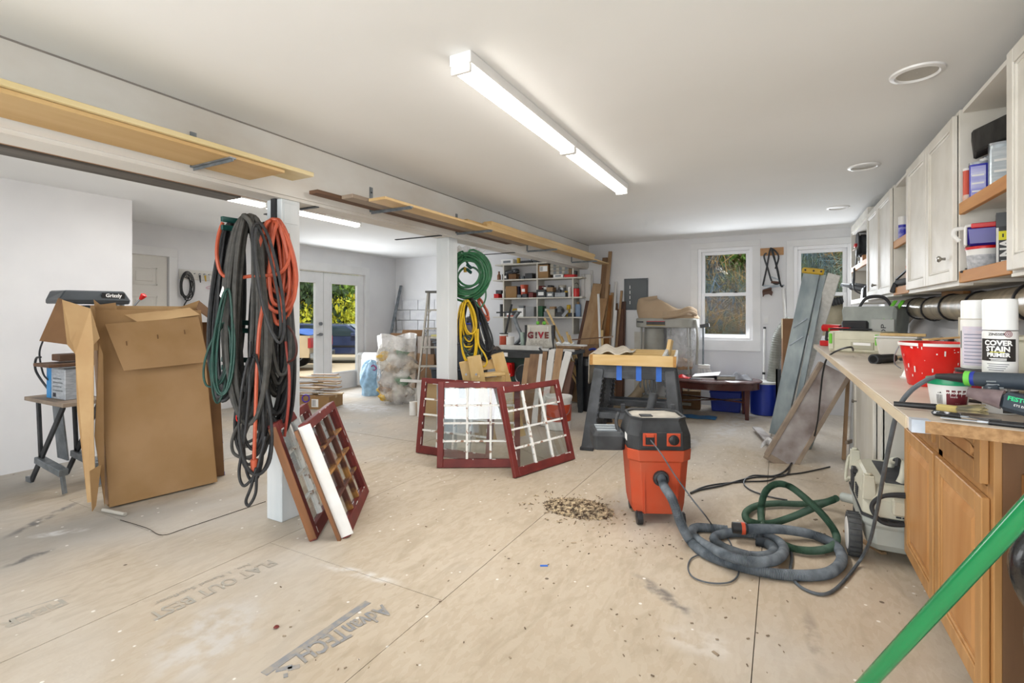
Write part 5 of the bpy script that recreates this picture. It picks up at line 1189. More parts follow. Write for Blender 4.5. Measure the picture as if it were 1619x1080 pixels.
for s_ in (-1, 1):
    w = MB().lathe([(.065, -.03), (.108, -.03), (.115, -.02), (.115, .02), (.108, .03), (.065, .03)], 28, (s_ * (sx + .035), -sy + .08, .115), Matrix.Rotation(math.pi / 2, 3, 'Y')).build('wheel', mat('wheel_tyre', '3c3e3e', '55585a', scale=12, rough=.8), cv, smooth=True)
    MB().lathe([(.001, .034), (.078, .034), (.09, .027), (.09, -.027), (.078, -.034), (.001, -.034)], 24, (s_ * (sx + .035), -sy + .08, .115), Matrix.Rotation(math.pi / 2, 3, 'Y'), cap=(False, False)).build('hub', m_white, w, smooth=True)
    tr_ = MB()
    for i in range(22):
        a = i * 2 * math.pi / 22; y, z = .116 * math.cos(a), .116 * math.sin(a)
        tr_.bar((s_ * (sx + .035) - .028, -sy + .08 + y, .115 + z), (s_ * (sx + .035) + .028, -sy + .08 + y, .115 + z), .008, .004, (0, y, z))
    tr_.build('tread', m_dblack, w)
for s_ in (-1, 1):
    w = MB().cyl((s_ * .15 - .02, sy - .06, .045), (s_ * .15 + .02, sy - .06, .045), .045, n=18).build('front_caster', m_black, cv, smooth=True)
    MB().box((s_ * .15 - .03, sy - .08, .05), (s_ * .15 + .03, sy - .03, .10)).build('fork', m_dblack, w, bevel=.004)
MB().box((-.08, -sy - .05, .285), (.06, -sy - .003, .365)).build('cord_hook', m_cv, cv, bevel=.008)
MB().box((-.02, -sy - .045, .30), (.2, -sy - .004, .35)).build('cord_bay', m_black, cv, bevel=.004)
for k in range(2):
    MB().tube(spline([(.19, -sy - .03, .40 - k * .012), (.0, -sy - .06, .41 - k * .012), (-.12, -sy - .06, .385), (-.17, -sy - .055, .32), (-.13, -sy - .055, .25), (-.05, -sy - .05, .245), (.02, -sy - .03, .27)], 7), .011, 8).build('mains_lead', m_dblack, cv, smooth=True)
MB().tube(spline([(-sx - .01, .19, .30), (-sx - .02, .26, .26), (-sx - .015, .30, .32), (-sx, .31, .40), (-sx + .02, .28, .42)], 6), .009, 8).build('push_handle', m_cv, cv, smooth=True)
MB().cyl((-sx - .03, sy + .03, .12), (-sx + .04, sy - .03, .13), .03, n=16).build('hose_port', m_cvd, cv, smooth=True)
pp = MB().bar(fp(1348, 878, .008) + Vector((.0, .35, 0)), fp(1404, 890, .008) + Vector((0, .12, 0)), .03, .012).build('wood_offcut', m_tanz); tag(pp, 'short wood offcut on the floor under the cream vacuum', 'offcut')
# ------------------------------------------------------------------ black sawhorses and pine frame
m_horse = mat('horse_black', '33363a', '62666b', scale=6, rough=.65, lo=.4, hi=.85)
def sawhorse(label, c, rz):
    t = T('sawhorse', label, 'sawhorse', c, rz, 'black sawhorses'); L = .38
    loft(MB(), [[(-L, -.05, .745), (L, -.05, .745), (L, .05, .745), (-L, .05, .745)], [(-L - .01, -.045, .81), (L + .01, -.045, .81), (L + .01, .045, .81), (-L - .01, .045, .81)]]).build('beam', m_horse, t, bevel=.005)
    MB().box((-L, -.055, .68), (L, -.045, .75)).box((-L, .045, .68), (L, .055, .75)).build('beam_skirt', m_horse, t, bevel=.003)
    for x in (-1, 1):
        for y in (-1, 1):
            leg = MB().bar((x * (L - .04), y * .05, .77), (x * (L + .04), y * .27, .0), .10, .05, (0, y, 0), w1=.115, t1=.06).build('leg', m_horse, t, bevel=.006)
            gp = MB()
            for k in range(14):
                f = .12 + k * .06; px, py, pz = x * (L - .04 + .08 * f) - x * .055, y * (.05 + .22 * f), .77 * (1 - f); gp.box((px - .006, py - .03, pz - .008), (px + .006, py + .03, pz + .008))
            gp.build('leg_ribs', m_horse, leg, kind='stuff')
            MB().box((x * (L + .04) - .065, y * .27 - .035, 0), (x * (L + .04) + .065, y * .27 + .035, .03)).build('foot', m_dblack, leg, bevel=.004)
    MB().box((-L, -.13, .30), (L, .13, .325)).box((-L, -.14, .29), (L, -.13, .35)).box((-L, .13, .29), (L, .14, .35)).build('shelf', m_horse, t, bevel=.003)
    return t
sc_ = Vector((-1.29, 4.95, 0)); sr = R_(9); sM = Matrix.Rotation(sr, 3, 'Z')
sh = sawhorse('near black plastic sawhorse with three strips of blue tape', sc_, sr)
m_btape = mat('blue_tape', '2f6fd0', '2a62bd', scale=8, rough=.6)
for x in (-.14, .05, .24): MB().box((x - .026, -.058, .665), (x + .026, -.0465, .80)).box((x - .026, -.0475, .80), (x + .026, -.02, .8112)).build('tape_strip', m_btape, sh)
sawhorse('far black sawhorse mostly hidden behind the near one', sc_ + sM @ Vector((0, .74, 0)), sr)
pf = T('pine_crate', 'new pine drawer-like frame resting across the black sawhorses', 'frame', sc_ + sM @ Vector((-.01, .37, .812)), sr)
for nm, lo_, hi_ in (('front_rail', (-.39, -.46, 0), (.39, -.43, .105)), ('back_rail', (-.39, .43, 0), (.39, .46, .105)), ('middle_rail', (-.34, -.10, 0.0), (.33, -.07, .10)), ('middle_rail', (-.34, .18, 0), (.33, .21, .10))):
    MB().box(lo_, hi_).build(nm, m_pine, pf, bevel=.003)
MB().box((-.41, -.46, 0), (-.39, .46, .105)).build('side_rail', m_piney, pf, bevel=.003)
MB().box((.39, -.46, 0), (.412, .46, .105)).build('side_rail', m_whitez, pf, bevel=.003)
for x in (-.40, .40): MB().box((x - .018, -.4615, 0), (x + .012, -.4575, .105)).build('end_grain', mat('end_grain', 'b98a4c', 'a87a40', scale=30, rough=.8), pf)
ps = T('pocket_clamp', 'grey and pine clamp jig standing in the pine frame', 'jig', sc_ + sM @ Vector((.28, .12, .815)), sr)
MB().bar((0, -.10, .06), (.04, .26, .14), .03, .07).build('beam', m_whitez, ps, bevel=.003); MB().bar((.02, .10, .0), (.06, .18, .24), .04, .05).build('upright', m_pinez, ps, bevel=.003)
for k in range(3): MB().cyl((-.01, -.04 + k * .06, .07), (.05, -.04 + k * .06, .08), .016, n=10).build('peg', m_galv, ps, smooth=True)
m_cloth = mat('canvas_cloth', 'cfc6b6', 'bdb3a2', scale=9, rough=.95, bump=.3, bscale=30)
def clf(a, b):
    x = -.50 + .46 * a; y = -.30 + .62 * b
    z = .925 + .055 * math.sin(a * 2.6 + .4) * math.sin(b * 3.1) + .018 * math.sin(a * 15 + b * 4)
    if a < .2: z -= (.2 - a) / .2 * (.30 + .06 * math.sin(b * 7)); x = -.45 - .01 * math.sin(b * 9) - .03 * (.2 - a)
    p = sc_ + sM @ Vector((x, y + .30, 0)); return (p.x, p.y, z)
cl_ = MB().grid(clf, 34, 26).build('drop_cloth', m_cloth, smooth=True, solid=.006); tag(cl_, 'cream drop cloth bunched over the left end of the pine frame', 'cloth')
# ------------------------------------------------------------------ old window sashes
def sash(label, p0, e, n, lean, h, w, fm, mm, cols=3, rows=4, th=.035, edge=None, fw=.052, name='salvaged_casement', group='old window sashes', bot=.07):
    e = Vector(e).normalized(); L = math.hypot(lean, h); up = (Vector(n).normalized() * lean + Vector((0, 0, h))).normalized()
    y = up.cross(e).normalized(); R = Matrix((e, y, up)).transposed()
    t = T(name, label, 'window sash', p0, 0, group, R=R)
    t_ = th / 2
    MB().box((0, -t_, 0), (fw, t_, L)).build('stile', fm, t, bevel=.003); MB().box((w - fw, -t_, 0), (w, t_, L)).build('stile', fm, t, bevel=.003)
    MB().box((fw, -t_, 0), (w - fw, t_, bot)).build('bottom_rail', fm, t, bevel=.003); MB().box((fw, -t_, L - fw), (w - fw, t_, L)).build('top_rail', fm, t, bevel=.003)
    iw, ih = w - 2 * fw, L - fw - bot
    for i in range(1, cols): x = fw + iw * i / cols; MB().box((x - .010, -t_ * .75, bot), (x + .010, t_ * .75, L - fw)).build('muntin', mm, t, bevel=.003)
    for j in range(1, rows):
        z = bot + ih * j / rows
        for i in range(cols):
            xa = fw + iw * i / cols + (.010 if i else 0); xb = fw + iw * (i + 1) / cols - (.010 if i < cols - 1 else 0)
            MB().box((xa, -t_ * .72, z - .008), (xb, t_ * .72, z + .008)).build('muntin', mm, t)
    gm = MB().box((-iw / cols / 2 + .008, -.0015, -ih / rows / 2 + .006), (iw / cols / 2 - .008, .0015, ih / rows / 2 - .006)).mesh('pane'); gm.materials.append(m_sashglass)
    for i in range(cols):
        for j in range(rows): dup(gm, 'pane', None, t, (fw + iw * (i + .5) / cols, .002, bot + ih * (j + .5) / rows))
    pu = MB()
    for k in range(13):
        a = rr.random(); x = fw if rr.random() < .5 else w - fw; z = a * L; s_ = rr.uniform(.008, .04); q_ = rr.uniform(.001, .004); pu.box((x - q_, -t_ - .0007, z), (x + q_, -t_ + .001, z + s_))
        x2 = fw + a * iw; z2 = rr.choice([bot, L - fw, L - .003]); pu.box((x2, -t_ - .0007, z2 - q_), (x2 + s_, -t_ + .001, z2 + q_))
    pu.build('flaked_paint', m_white, t, kind='stuff')
    if edge: MB().box((-.004, -t_, .01), (-.0005, t_, L - .01)).build('painted_edge', edge, t)
    return t
m_sashglass = glass_mat('sash_glass', (.90, .92, .92), .9, .0)
m_brnm = mat('bare_muntin', '5a3328', 'a8783e', scale=7, rough=.6, lo=.5, hi=.62)
sash('maroon sash with a white edge leaning nearest in front of the first post', (-2.25, 2.12, .004), (-.59, .805, 0), (-.805, -.59, 0), .252, .676, .745, m_maroon, m_brnm, th=.05, edge=None)
t = bpy.data.objects[[o.name for o in bpy.data.objects if o.name.startswith('salvaged_casement')][-1]]
MB().box((-.006, -.045, .012), (-.0005, .027, .71)).build('white_edge', m_white, t); MB().box((-.03, .028, .0), (.0, .046, .70)).build('brown_channel', m_copper, t)
sash('maroon sash with brown edge leaning behind the white-edged one', (-2.39, 2.00, .004), (-.59, .805, 0), (-.805, -.59, 0), .235, .68, .70, m_maroon, m_flake, th=.045)
t = bpy.data.objects[[o.name for o in bpy.data.objects if o.name.startswith('salvaged_casement')][-1]]
MB().box((-.005, -.022, .01), (-.0005, .022, .70)).build('brown_edge', m_copper, t)
sash('maroon sash with white glazing bars standing at the back left of three', (-3.06, 3.75, .004), (1, .05, 0), (-.05, 1, 0), .10, .70, .80, m_maroon, m_flake, cols=4, rows=4)
sash('maroon sash standing upright in the middle of the three', (-2.60, 3.46, .004), (.62, .35, 0), (-.49, .87, 0), .08, .725, .715, m_maroon, m_flake)
sash('maroon sash leaning askew at the front right of the three', (-1.885, 3.53, .004), (.226, .732, 0), (-.956, .295, 0), .198, .704, .766, m_maroon, m_flake)
# ------------------------------------------------------------------ sawdust and splinter pile
pc = P(915, 805, Z=0); dm = MB()
for i in range(1300):
    a = rr.uniform(0, 6.283); q = rr.random() ** .6 * (1.0 if i < 1180 else 1.8); x = pc.x + .24 * q * math.cos(a); y = pc.y + .16 * q * math.sin(a)
    z = .05 * max(0, 1 - q) + rr.uniform(.001, .006); L_ = rr.uniform(.006, .022); b = rr.uniform(0, 3.14); dz = rr.uniform(-.004, .008)
    dm.bar((x - L_ * math.cos(b), y - L_ * math.sin(b), max(.002, z - dz)), (x + L_ * math.cos(b), y + L_ * math.sin(b), max(.002, z + dz)), rr.uniform(.003, .008), .0025)
dp = dm.build('debris_pile', mat('splinters', '4a3828', 'c9b595', scale=40, rough=.9, lo=.4, hi=.6, world=True)); tag(dp, 'swept pile of wood splinters and chips on the floor', 'debris'); dp['kind'] = 'stuff'
dm = MB()
for i in range(170):
    u = rr.uniform(440, 1500); v = rr.uniform(720, 1070); p = P(u, v, Z=0); s_ = rr.uniform(.002, .007) * (2.2 if rr.random() < .06 else 1); b = rr.uniform(0, 3)
    dm.bar((p.x - s_ * math.cos(b), p.y - s_ * math.sin(b), .003), (p.x + s_ * math.cos(b), p.y + s_ * math.sin(b), .003), s_ * .8, .003)
for i in range(70):
    p = P(rr.gauss(1010, 60), rr.gauss(850, 22), Z=0); s_ = rr.uniform(.002, .006); b = rr.uniform(0, 3)
    dm.bar((p.x - s_ * math.cos(b), p.y - s_ * math.sin(b), .003), (p.x + s_ * math.cos(b), p.y + s_ * math.sin(b), .003), s_ * .8, .003)
dp = dm.build('floor_crumbs', mat('crumbs', '4c3b2e', 'b7a58c', scale=5, rough=.9, world=True)); tag(dp, 'scattered dark and pale crumbs across the floor', 'debris'); dp['kind'] = 'stuff'
# ------------------------------------------------------------------ printing on the floor sheets
m_ink = mat('floor_ink', '8b8d90', 'a39b90', scale=26, rough=.9, world=True, lo=.42, hi=.62); m_inkf = mat('floor_ink_faint', 'a8a399', 'b5aa9b', scale=20, rough=.9, world=True, lo=.4, hi=.62)
def floortext(body, u0, v0, u1, v1, size, m, bold=0, lift=.0018):
    a = P(u0, v0, Z=0); b = P(u1, v1, Z=0); d = (b - a); up = Vector((-d.y, d.x, 0))
    o = text(body, size, 'printed_lettering', m, fl, (a + b) / 2 + Vector((0, 0, lift)), face(d, up), ext=.00012, bold=bold)
    w = max(v.co.x for v in o.data.vertices) - min(v.co.x for v in o.data.vertices)
    k = d.length / w; o.scale = (k, 1, 1)
    return o
floortext('AdvanTECH', 612, 962, 470, 1040, .13, m_ink, bold=.003)
a = P(582, 952, Z=0); b = P(417, 1066, Z=0)
MB().bar(a + Vector((0, 0, .0008)), b + Vector((0, 0, .0008)), .035, .0012).build('printed_bar', m_ink, fl)
for (u0, v0, u1, v1) in ((462, 1054, 436, 1060), (474, 1053, 455, 1058), (455, 1067, 448, 1069)):
    MB().bar(P(u0, v0, Z=.0009), P(u1, v1, Z=.0009), .022, .0012).build('printed_flash', m_ink, fl)
floortext('FLAT OUT BEST', 432, 888, 238, 976, .115, m_inkf, bold=.002)
floortext('No. 1 Rated Subfloor', 395, 892, 245, 955, .045, m_inkf)
floortext('FIBER', 105, 950, 0, 992, .10, m_inkf, bold=.004)
MB().bar(P(112, 940, Z=.0009), P(0, 975, Z=.0009), .006, .0012).build('printed_line', m_inkf, fl)
# torn edge of a thin cover sheet on the left floor
te = MB().tube(spline([P(190, 822, Z=.004), P(232, 835, Z=.004), P(257, 846, Z=.004), P(300, 833, Z=.004), P(420, 793, Z=.004)], 5), .002, 5).build('floor_tear', m_gap, fl)
sc1 = MB().cyl(P(163, 806, Z=.014), P(198, 813, Z=.014), .012, .012, 12).build('cardboard_tube', mat('grey_tube', 'b5b0a6', rough=.8), smooth=True); tag(sc1, 'short pale tube lying on the floor by the tall carton', 'tube')
# ------------------------------------------------------------------ tall flat carton with torn flaps
bxp = Vector((-4.0, 1.98, 0)); fc = T('tall_carton', 'tall flat cardboard carton leaning with torn flaps at its top', 'carton', (-4.0, 1.98, 0))
A = Vector((-4.005, 1.675, .03)); B = Vector((-3.88, 2.33, .0)); up = Vector((-.10, -.02, 1.0))
def bp(a, z, d=0):
    "point on the carton: a along the width 0..1, z height, d back"
    e = (B - A); e.z = 0; n = Vector((-e.y, e.x, 0)).normalized()
    return Vector((A.x + e.x * a, A.y + e.y * a, .012)) + up * z + n * d
H_ = 1.36; D_ = .13
def panel(nm, pts, m, th=.005): MB().sheet(pts, th).build(nm, m, fc, world=True)
panel('front_panel', [bp(0, 0), bp(1, 0), bp(.97, H_ - .02), bp(.0, H_ - .02)], m_card)
panel('back_panel', [bp(0, 0, D_), bp(1, 0, D_), bp(1.0, H_ + .01, D_), bp(.0, H_ + .01, D_)], m_card2)
panel('right_panel', [bp(1, 0), bp(1, 0, D_), bp(1, H_, D_), bp(.97, H_ - .02)], m_card)
panel('bottom_panel', [bp(0, 0), bp(1, 0), bp(1, 0, D_), bp(0, 0, D_)], m_card)
panel('left_panel', [bp(0, .02), bp(0, H_ - .3), bp(-.02, H_ - .3, .04), bp(-.02, .02, .05)], mat('taped_edge', 'a58a72', '8f7256', scale=6, rough=.6))
panel('inner_flap', [bp(.02, H_ - .25, .02), bp(.20, H_ - .12, .02), bp(.18, H_ + .03, .02), bp(.05, H_ + .015, .02), bp(.0, H_ + .05, .02)], m_card)
# hanging front flap with its pale crease
fl0 = [bp(.06, H_ - .12, -.035), bp(.93, H_ - .07, -.03), bp(.97, H_ - .42, -.09), bp(.17, H_ - .44, -.10)]
panel('front_flap', fl0, m_card)
panel('flap_crease', [bp(.24, H_ - .055, -.01), bp(.86, H_ + .0, .0), bp(.95, H_ - .055, -.028), bp(.36, H_ - .115, -.034)], m_card2)
for a, z in ((.22, H_ - .24), (.50, H_ - .20), (.76, H_ - .17)): MB().bar(bp(a, z, -.062), bp(a, z - .03, -.067), .006, .003).build('staple_hole', m_carddk, fc, world=True)
# the wide left side opened like a door with a corrugated inner face
fo = lambda u, v, x: P(u, v, X=x)
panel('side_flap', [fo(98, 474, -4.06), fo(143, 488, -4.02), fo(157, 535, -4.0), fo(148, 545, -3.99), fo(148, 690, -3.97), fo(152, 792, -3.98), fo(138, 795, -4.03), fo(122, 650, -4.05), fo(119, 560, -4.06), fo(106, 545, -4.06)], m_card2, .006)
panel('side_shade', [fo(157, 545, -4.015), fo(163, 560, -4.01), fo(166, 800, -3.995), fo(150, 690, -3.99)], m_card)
panel('back_flap', [fo(62, 539, -4.25), fo(92, 471, -4.12), fo(99, 474, -4.07), fo(107, 545, -4.07)], m_carddk, .006)
panel('torn_corner', [fo(142, 745, -3.955), fo(160, 735, -3.95), fo(157, 760, -3.96), fo(152, 800, -3.955), fo(146, 809, -3.955)], m_card, .006)
panel('right_flap', [bp(.93, H_ - .01, .0), bp(1.0, H_ + .055, .06), bp(1.28, H_ - .12, .07), bp(1.26, H_ - .19, .03)], m_carddk, .006)
panel('right_inner_flap', [bp(.80, H_ + .0, D_ - .01), bp(1.0, H_ + .06, .06), bp(1.0, H_ - .03, .05)], m_card, .005)
# second flat carton behind with a printed edge
c2 = T('flat_carton', 'second flat carton behind with a printed white edge', 'carton', (-4.05, 2.5, 0))
def c2p(a, z, d): return Vector((-4.17 + .16 * a + d * .98 - .085 * z, 2.0 + .47 * a - d * .2, .004 + z))
MB().sheet([c2p(0, 0, 0), c2p(1, 0, 0), c2p(1, 1.25, 0), c2p(0, 1.25, 0)], .006).build('front_panel', m_carddk, c2, world=True)
MB().sheet([c2p(1, 0, 0), c2p(1, 0, -.08), c2p(1, 1.25, -.08), c2p(1, 1.25, 0)], .005).build('printed_edge', mat('box_print', 'd6d3cc', '5a68a8', scale=18, rough=.6, lo=.55, hi=.6), c2, world=True)
MB().sheet([c2p(0, 0, -.08), c2p(1, 0, -.08), c2p(1, 1.25, -.08), c2p(0, 1.25, -.08)], .006).build('back_panel', m_card, c2, world=True)
# ------------------------------------------------------------------ drill press behind the carton
dpz = T('drill_press', 'dark grey drill press head rising behind the tall carton', 'drill press', (-4.78, 1.87, 0))
m_gz = mat('machine_grey', '3d4348', '343a3f', scale=5, rough=.4)
loft(MB(), [[(-4.90, 1.64, 1.40), (-4.66, 1.64, 1.40), (-4.66, 2.09, 1.40), (-4.90, 2.09, 1.40)], [(-4.90, 1.64, 1.43), (-4.655, 1.635, 1.43), (-4.655, 2.095, 1.43), (-4.90, 2.09, 1.43)], [(-4.88, 1.66, 1.50), (-4.68, 1.68, 1.50), (-4.68, 2.06, 1.505), (-4.88, 2.06, 1.505)]]).build('belt_cover', m_gz, dpz, world=True, bevel=.008)
lb = MB().box((-4.665, 1.90, 1.445), (-4.66, 2.055, 1.488)).build('name_plate', mat('plate_black', '15171a', rough=.4), dpz, world=True)
lI = MATS[dpz.name].inverted()
text('Grizzly', .038, 'lettering', m_paper, dpz, lI @ Vector((-4.6585, 1.978, 1.467)), face((0, 1, 0), (0, 0, 1)), bold=.0012)
MB().cyl((-4.78, 2.07, .05), (-4.78, 2.07, 1.40), .036).build('column', m_steel, dpz, world=True, smooth=True)
MB().box((-4.88, 1.80, 1.12), (-4.68, 2.02, 1.39)).build('head_casting', m_gz, dpz, world=True, bevel=.015)
MB().box((-4.95, 1.93, 0), (-4.60, 2.36, .05)).build('base', m_gz, dpz, world=True, bevel=.01)
MB().box((-4.93, 1.58, .93), (-4.66, 2.06, .955)).box((-4.85, 1.66, .97), (-4.72, 1.80, 1.02)).build('work_table', m_brny, dpz, world=True, bevel=.004)
MB().cyl((-4.67, 2.06, 1.30), (-4.60, 2.14, 1.45), .007).build('feed_handle', m_steel, dpz, world=True, smooth=True)
MB().lathe([(.010, 0), (.014, .01), (.022, .035), (.024, .045), (.012, .055), (.001, .056)], 12, (-4.603, 2.137, 1.44), Vector((.07, .08, .15)).to_track_quat('Z', 'Y').to_matrix()).build('handle_knob', m_red, dpz, world=True, smooth=True)
MB().tube(spline([(-4.86, 1.60, 1.0), (-5.0, 1.62, .98), (-5.06, 1.64, .88), (-5.03, 1.70, .74), (-4.96, 1.72, .70)], 7), .008, 7).build('lead', m_dblack, dpz, world=True, smooth=True)
MB().tube(spline([(-4.88, 1.62, 1.12), (-4.94, 1.62, 1.02), (-4.99, 1.66, .86), (-4.98, 1.7, .80)], 7), .006, 7).build('lead', m_dblack, dpz, world=True, smooth=True)
# folding work stand with a blue can box
ws = T('work_stand', 'folding black and silver work stand beside the tall carton', 'work stand', (-4.9, 1.78, 0))
MB().box((-5.22, 1.62, .645), (-4.55, 1.90, .675)).build('top', m_greyy, ws, world=True, bevel=.003)
for y in (1.65, 1.87):
    MB().bar((-4.62, y, .645), (-5.17, y, .02), .045, .018, (0, 1, 0)).build('leg', m_dblack, ws, world=True, bevel=.003)
    MB().bar((-5.05, y, .645), (-5.0, y, .18), .04, .018, (0, 1, 0)).build('brace', m_dblack, ws, world=True)
    MB().bar((-5.17, y, .02), (-5.26, y, .012), .05, .02, (0, 1, 0)).build('foot', m_galv, ws, world=True)
    MB().bar((-4.66, y, .19), (-4.60, y, .01), .045, .016, (0, 1, 0)).build('foot', m_galv, ws, world=True)
MB().bar((-5.04, 1.65, .20), (-4.62, 1.65, .16), .06, .05).bar((-5.04, 1.87, .20), (-4.62, 1.87, .16), .06, .05).build('step', m_galv, ws, world=True, bevel=.004)
MB().sheet([(-5.08, 1.74, .64), (-4.92, 1.74, .64), (-4.80, 1.74, .20), (-4.98, 1.74, .20)], .01).build('mesh_panel', m_galv, ws, world=True)
bc = T('blue_tool_carton', 'blue and silver printed carton on the work stand', 'box', (-4.86, 1.76, .676), 0)
MB().box((-.15, -.07, 0), (.15, .07, .23)).build('body', mat('print_silver', 'b9bec4', '9ba1a8', scale=24, rough=.4, stretch=(1, 1, 5)), bc, bevel=.004)
MB().box((-.1535, -.0735, .0), (-.08, .0735, .231)).build('blue_panel', mat('sky_blue_card', '2f8fd0', '2a80bd', scale=6, rough=.45), bc)
MB().cyl((-.154, -.02, .18), (-.162, -.02, .18), .025, n=16).build('dial', m_dblack, bc, smooth=True)
for k in range(4): MB().box((-.05, -.0715, .06 + .03 * k), (.11 - .02 * (k % 2), -.0705, .07 + .03 * k)).build('print_line', m_galv, bc)
MB().box((-.05, -.0717, .015), (.0, -.0705, .045)).build('barcode', mat('barcode_ink', '2c2d3a', rough=.6), bc)
# ------------------------------------------------------------------ back wall shelving
YS = 7.45
m_shelfp = mat('shelf_paint', 'd6d3ca', 'c6c1b4', scale=5, rough=.6)
su = T('wall_shelving', 'white painted wall shelving of four boards crammed with hardware', 'shelving', (-3.55, 7.6, 1.27))
SZ = (2.18, 1.915, 1.60, 1.28)
for z, x0, x1 in ((2.18, -4.36, -3.0), (1.915, -4.40, -2.76), (1.60, -4.44, -2.76), (1.28, -4.40, -2.76)):
    MB().box((x0, YS, z - .022), (x1, YB - .002, z)).build('shelf_board', m_shelfp, su, world=True, bevel=.002)
for x in (-4.20, -3.56, -2.93):
    MB().box((x - .011, YS + .02, 1.0), (x + .011, YB - .002, 1.258)).build('upright', m_shelfp, su, world=True)
    for z0, z1 in ((1.2802, 1.578), (1.6002, 1.893), (1.9152, 2.158)): MB().box((x - .011, YS + .02, z0), (x + .011, YB - .002, z1)).build('upright', m_shelfp, su, world=True)
def sx_(u, y=YS + .08): return P(u, 470, Y=y).x
def on(u, k, y=YS + .09): return Vector((sx_(u, y), y, SZ[k] + .001))
pxm = 8.15 / FPX    # metres per photo pixel at the shelves
GS = 'hardware on the wall shelving'
def sbox(label, u0, u1, k, hp, m, y=YS + .10, d=.14, rz=0, lab=None, name='hardware_box', dz=0, cat='box'):
    w = (u1 - u0) * pxm; h = hp * pxm; p = on((u0 + u1) / 2, k, y); p.z += dz
    t = T(name, label, cat, p, rz, GS)
    MB().box((-w / 2, -d / 2, 0), (w / 2, d / 2, h * .86)).build('body', m, t, bevel=.003)
    MB().box((-w / 2 - .002, -d / 2 - .002, h * .80), (w / 2 + .002, d / 2 + .002, h)).build('lid', m, t, bevel=.003)
    if lab: MB().box((-w * .3, -d / 2 - .0025, h * .25), (w * .3, -d / 2, h * .7)).build('label_patch', lab, t)
    return t
def scan(label, u0, u1, k, hp, m, lidm=None, band=None, y=YS + .08, name='hardware_can', dz=0):
    r = (u1 - u0) * pxm / 2; p = on((u0 + u1) / 2, k, y); p.z += dz
    return can(name, label, 'can', p, r, hp * pxm, m, lidm, band, (.2, .75), GS, n=16)
m_darkc = mat('dark_case', '2e3033', '3c3e42', scale=8, rough=.55); m_gold = mat('yellow_can', 'c9a51e', 'b8941a', scale=6, rough=.45)
m_clear = mat('clear_bin', 'b9b4a8', 'a09a8c', scale=12, rough=.35, stretch=(1, 1, 3)); m_greyc = mat('grey_case', '7d8286', '6f7478', scale=8, rough=.5)
# top board
sbox('pale printed carton lying on the top shelf board', 793, 816, 0, 8, m_paper, lab=m_greyc)
scan('yellow round can on the top shelf board', 817, 823, 0, 9, m_gold, m_gold)
sbox('flat black case on the top shelf board', 824, 842, 0, 4, m_darkc, name='flat_case'); sbox('thin black case at the right of the top shelf board', 851, 861, 0, 3, m_darkc, name='flat_case')
scan('small steel cup on the top shelf board', 836, 841, 0, 6, m_steel)
# second board
cn = T('glass_jug', 'amber jug at the left end of the second shelf', 'jug', on(789, 1), 0, GS)
MB().lathe([(.03, 0), (.034, .01), (.034, .08), (.014, .11), (.014, .13), (.018, .132), (.018, .14)], 16).build('body', mat('amber', '7d4f36', '8f6248', scale=6, rough=.3), cn, smooth=True); MB().cyl((0, 0, .14), (0, 0, .15), .016).build('cap', m_black, cn, smooth=True)
sbox('small dark box with a white label on the second shelf', 796, 806, 1, 9, m_darkc, lab=m_paper); sbox('brown box under the tilted tool case', 806, 820, 1, 9, m_carddk)
tc_ = tool_case('tilted_tool_case', 'black and silver tool case tilted on the boxes', on(808, 1) + Vector((0, .03, .098)), .26, .12, .07, .12, m_darkc, m_steel, group=GS); tc_.rotation_euler = (0, R_(-9), R_(8))
sbox('black battery charger on the second shelf', 832, 845, 1, 9, m_darkc); sbox('grey base plate under the charger on second shelf', 824, 846, 1, 3, m_greyc, y=YS + .20)
sc2 = T('vise', 'small grey bench vise on the second shelf', 'vise', on(827, 1, YS + .06), 0, GS); MB().box((-.03, -.03, 0), (.03, .03, .02)).box((-.02, -.04, .02), (.0, .03, .05)).box((.005, -.04, .02), (.025, .03, .05)).build('jaws', m_galv, sc2, bevel=.003); MB().cyl((-.05, 0, .03), (.04, 0, .03), .006).build('screw', m_steel, sc2)
carton('shipping_carton', 'brown carton with a white barcode label on the second shelf', on(861.5, 1, YS + .13), 20 * pxm, .2, 21 * pxm, 0, m_card, (-.05, .11, .09, .20), group=GS)
for k in range(3):
    t = T('drawer_organizer', ['lowest clear drawer organizer in the second shelf stack', 'middle clear drawer organizer in the second shelf stack', 'topmost clear drawer organizer in the second shelf stack'][k], 'organizer', on(888, 1, YS + .14) + Vector((0, 0, .055 + k * .06)), 0, GS)
    MB().box((-.16, -.10, 0), (.16, .10, .056)).build('case', m_clear, t, bevel=.003)
    for q in range(6): MB().box((-.15 + q * .05, -.104, .006), (-.105 + q * .05, -.1, .05)).build('drawer', m_greyc if q % 2 else m_clear, t, bevel=.002)
sbox('white printed carton below the clear organizers', 877, 893, 1, 5, m_paper, lab=m_greyc, y=YS + .08); sbox('flat red box below the clear organizers', 894, 911, 1, 4, m_red, y=YS + .08)
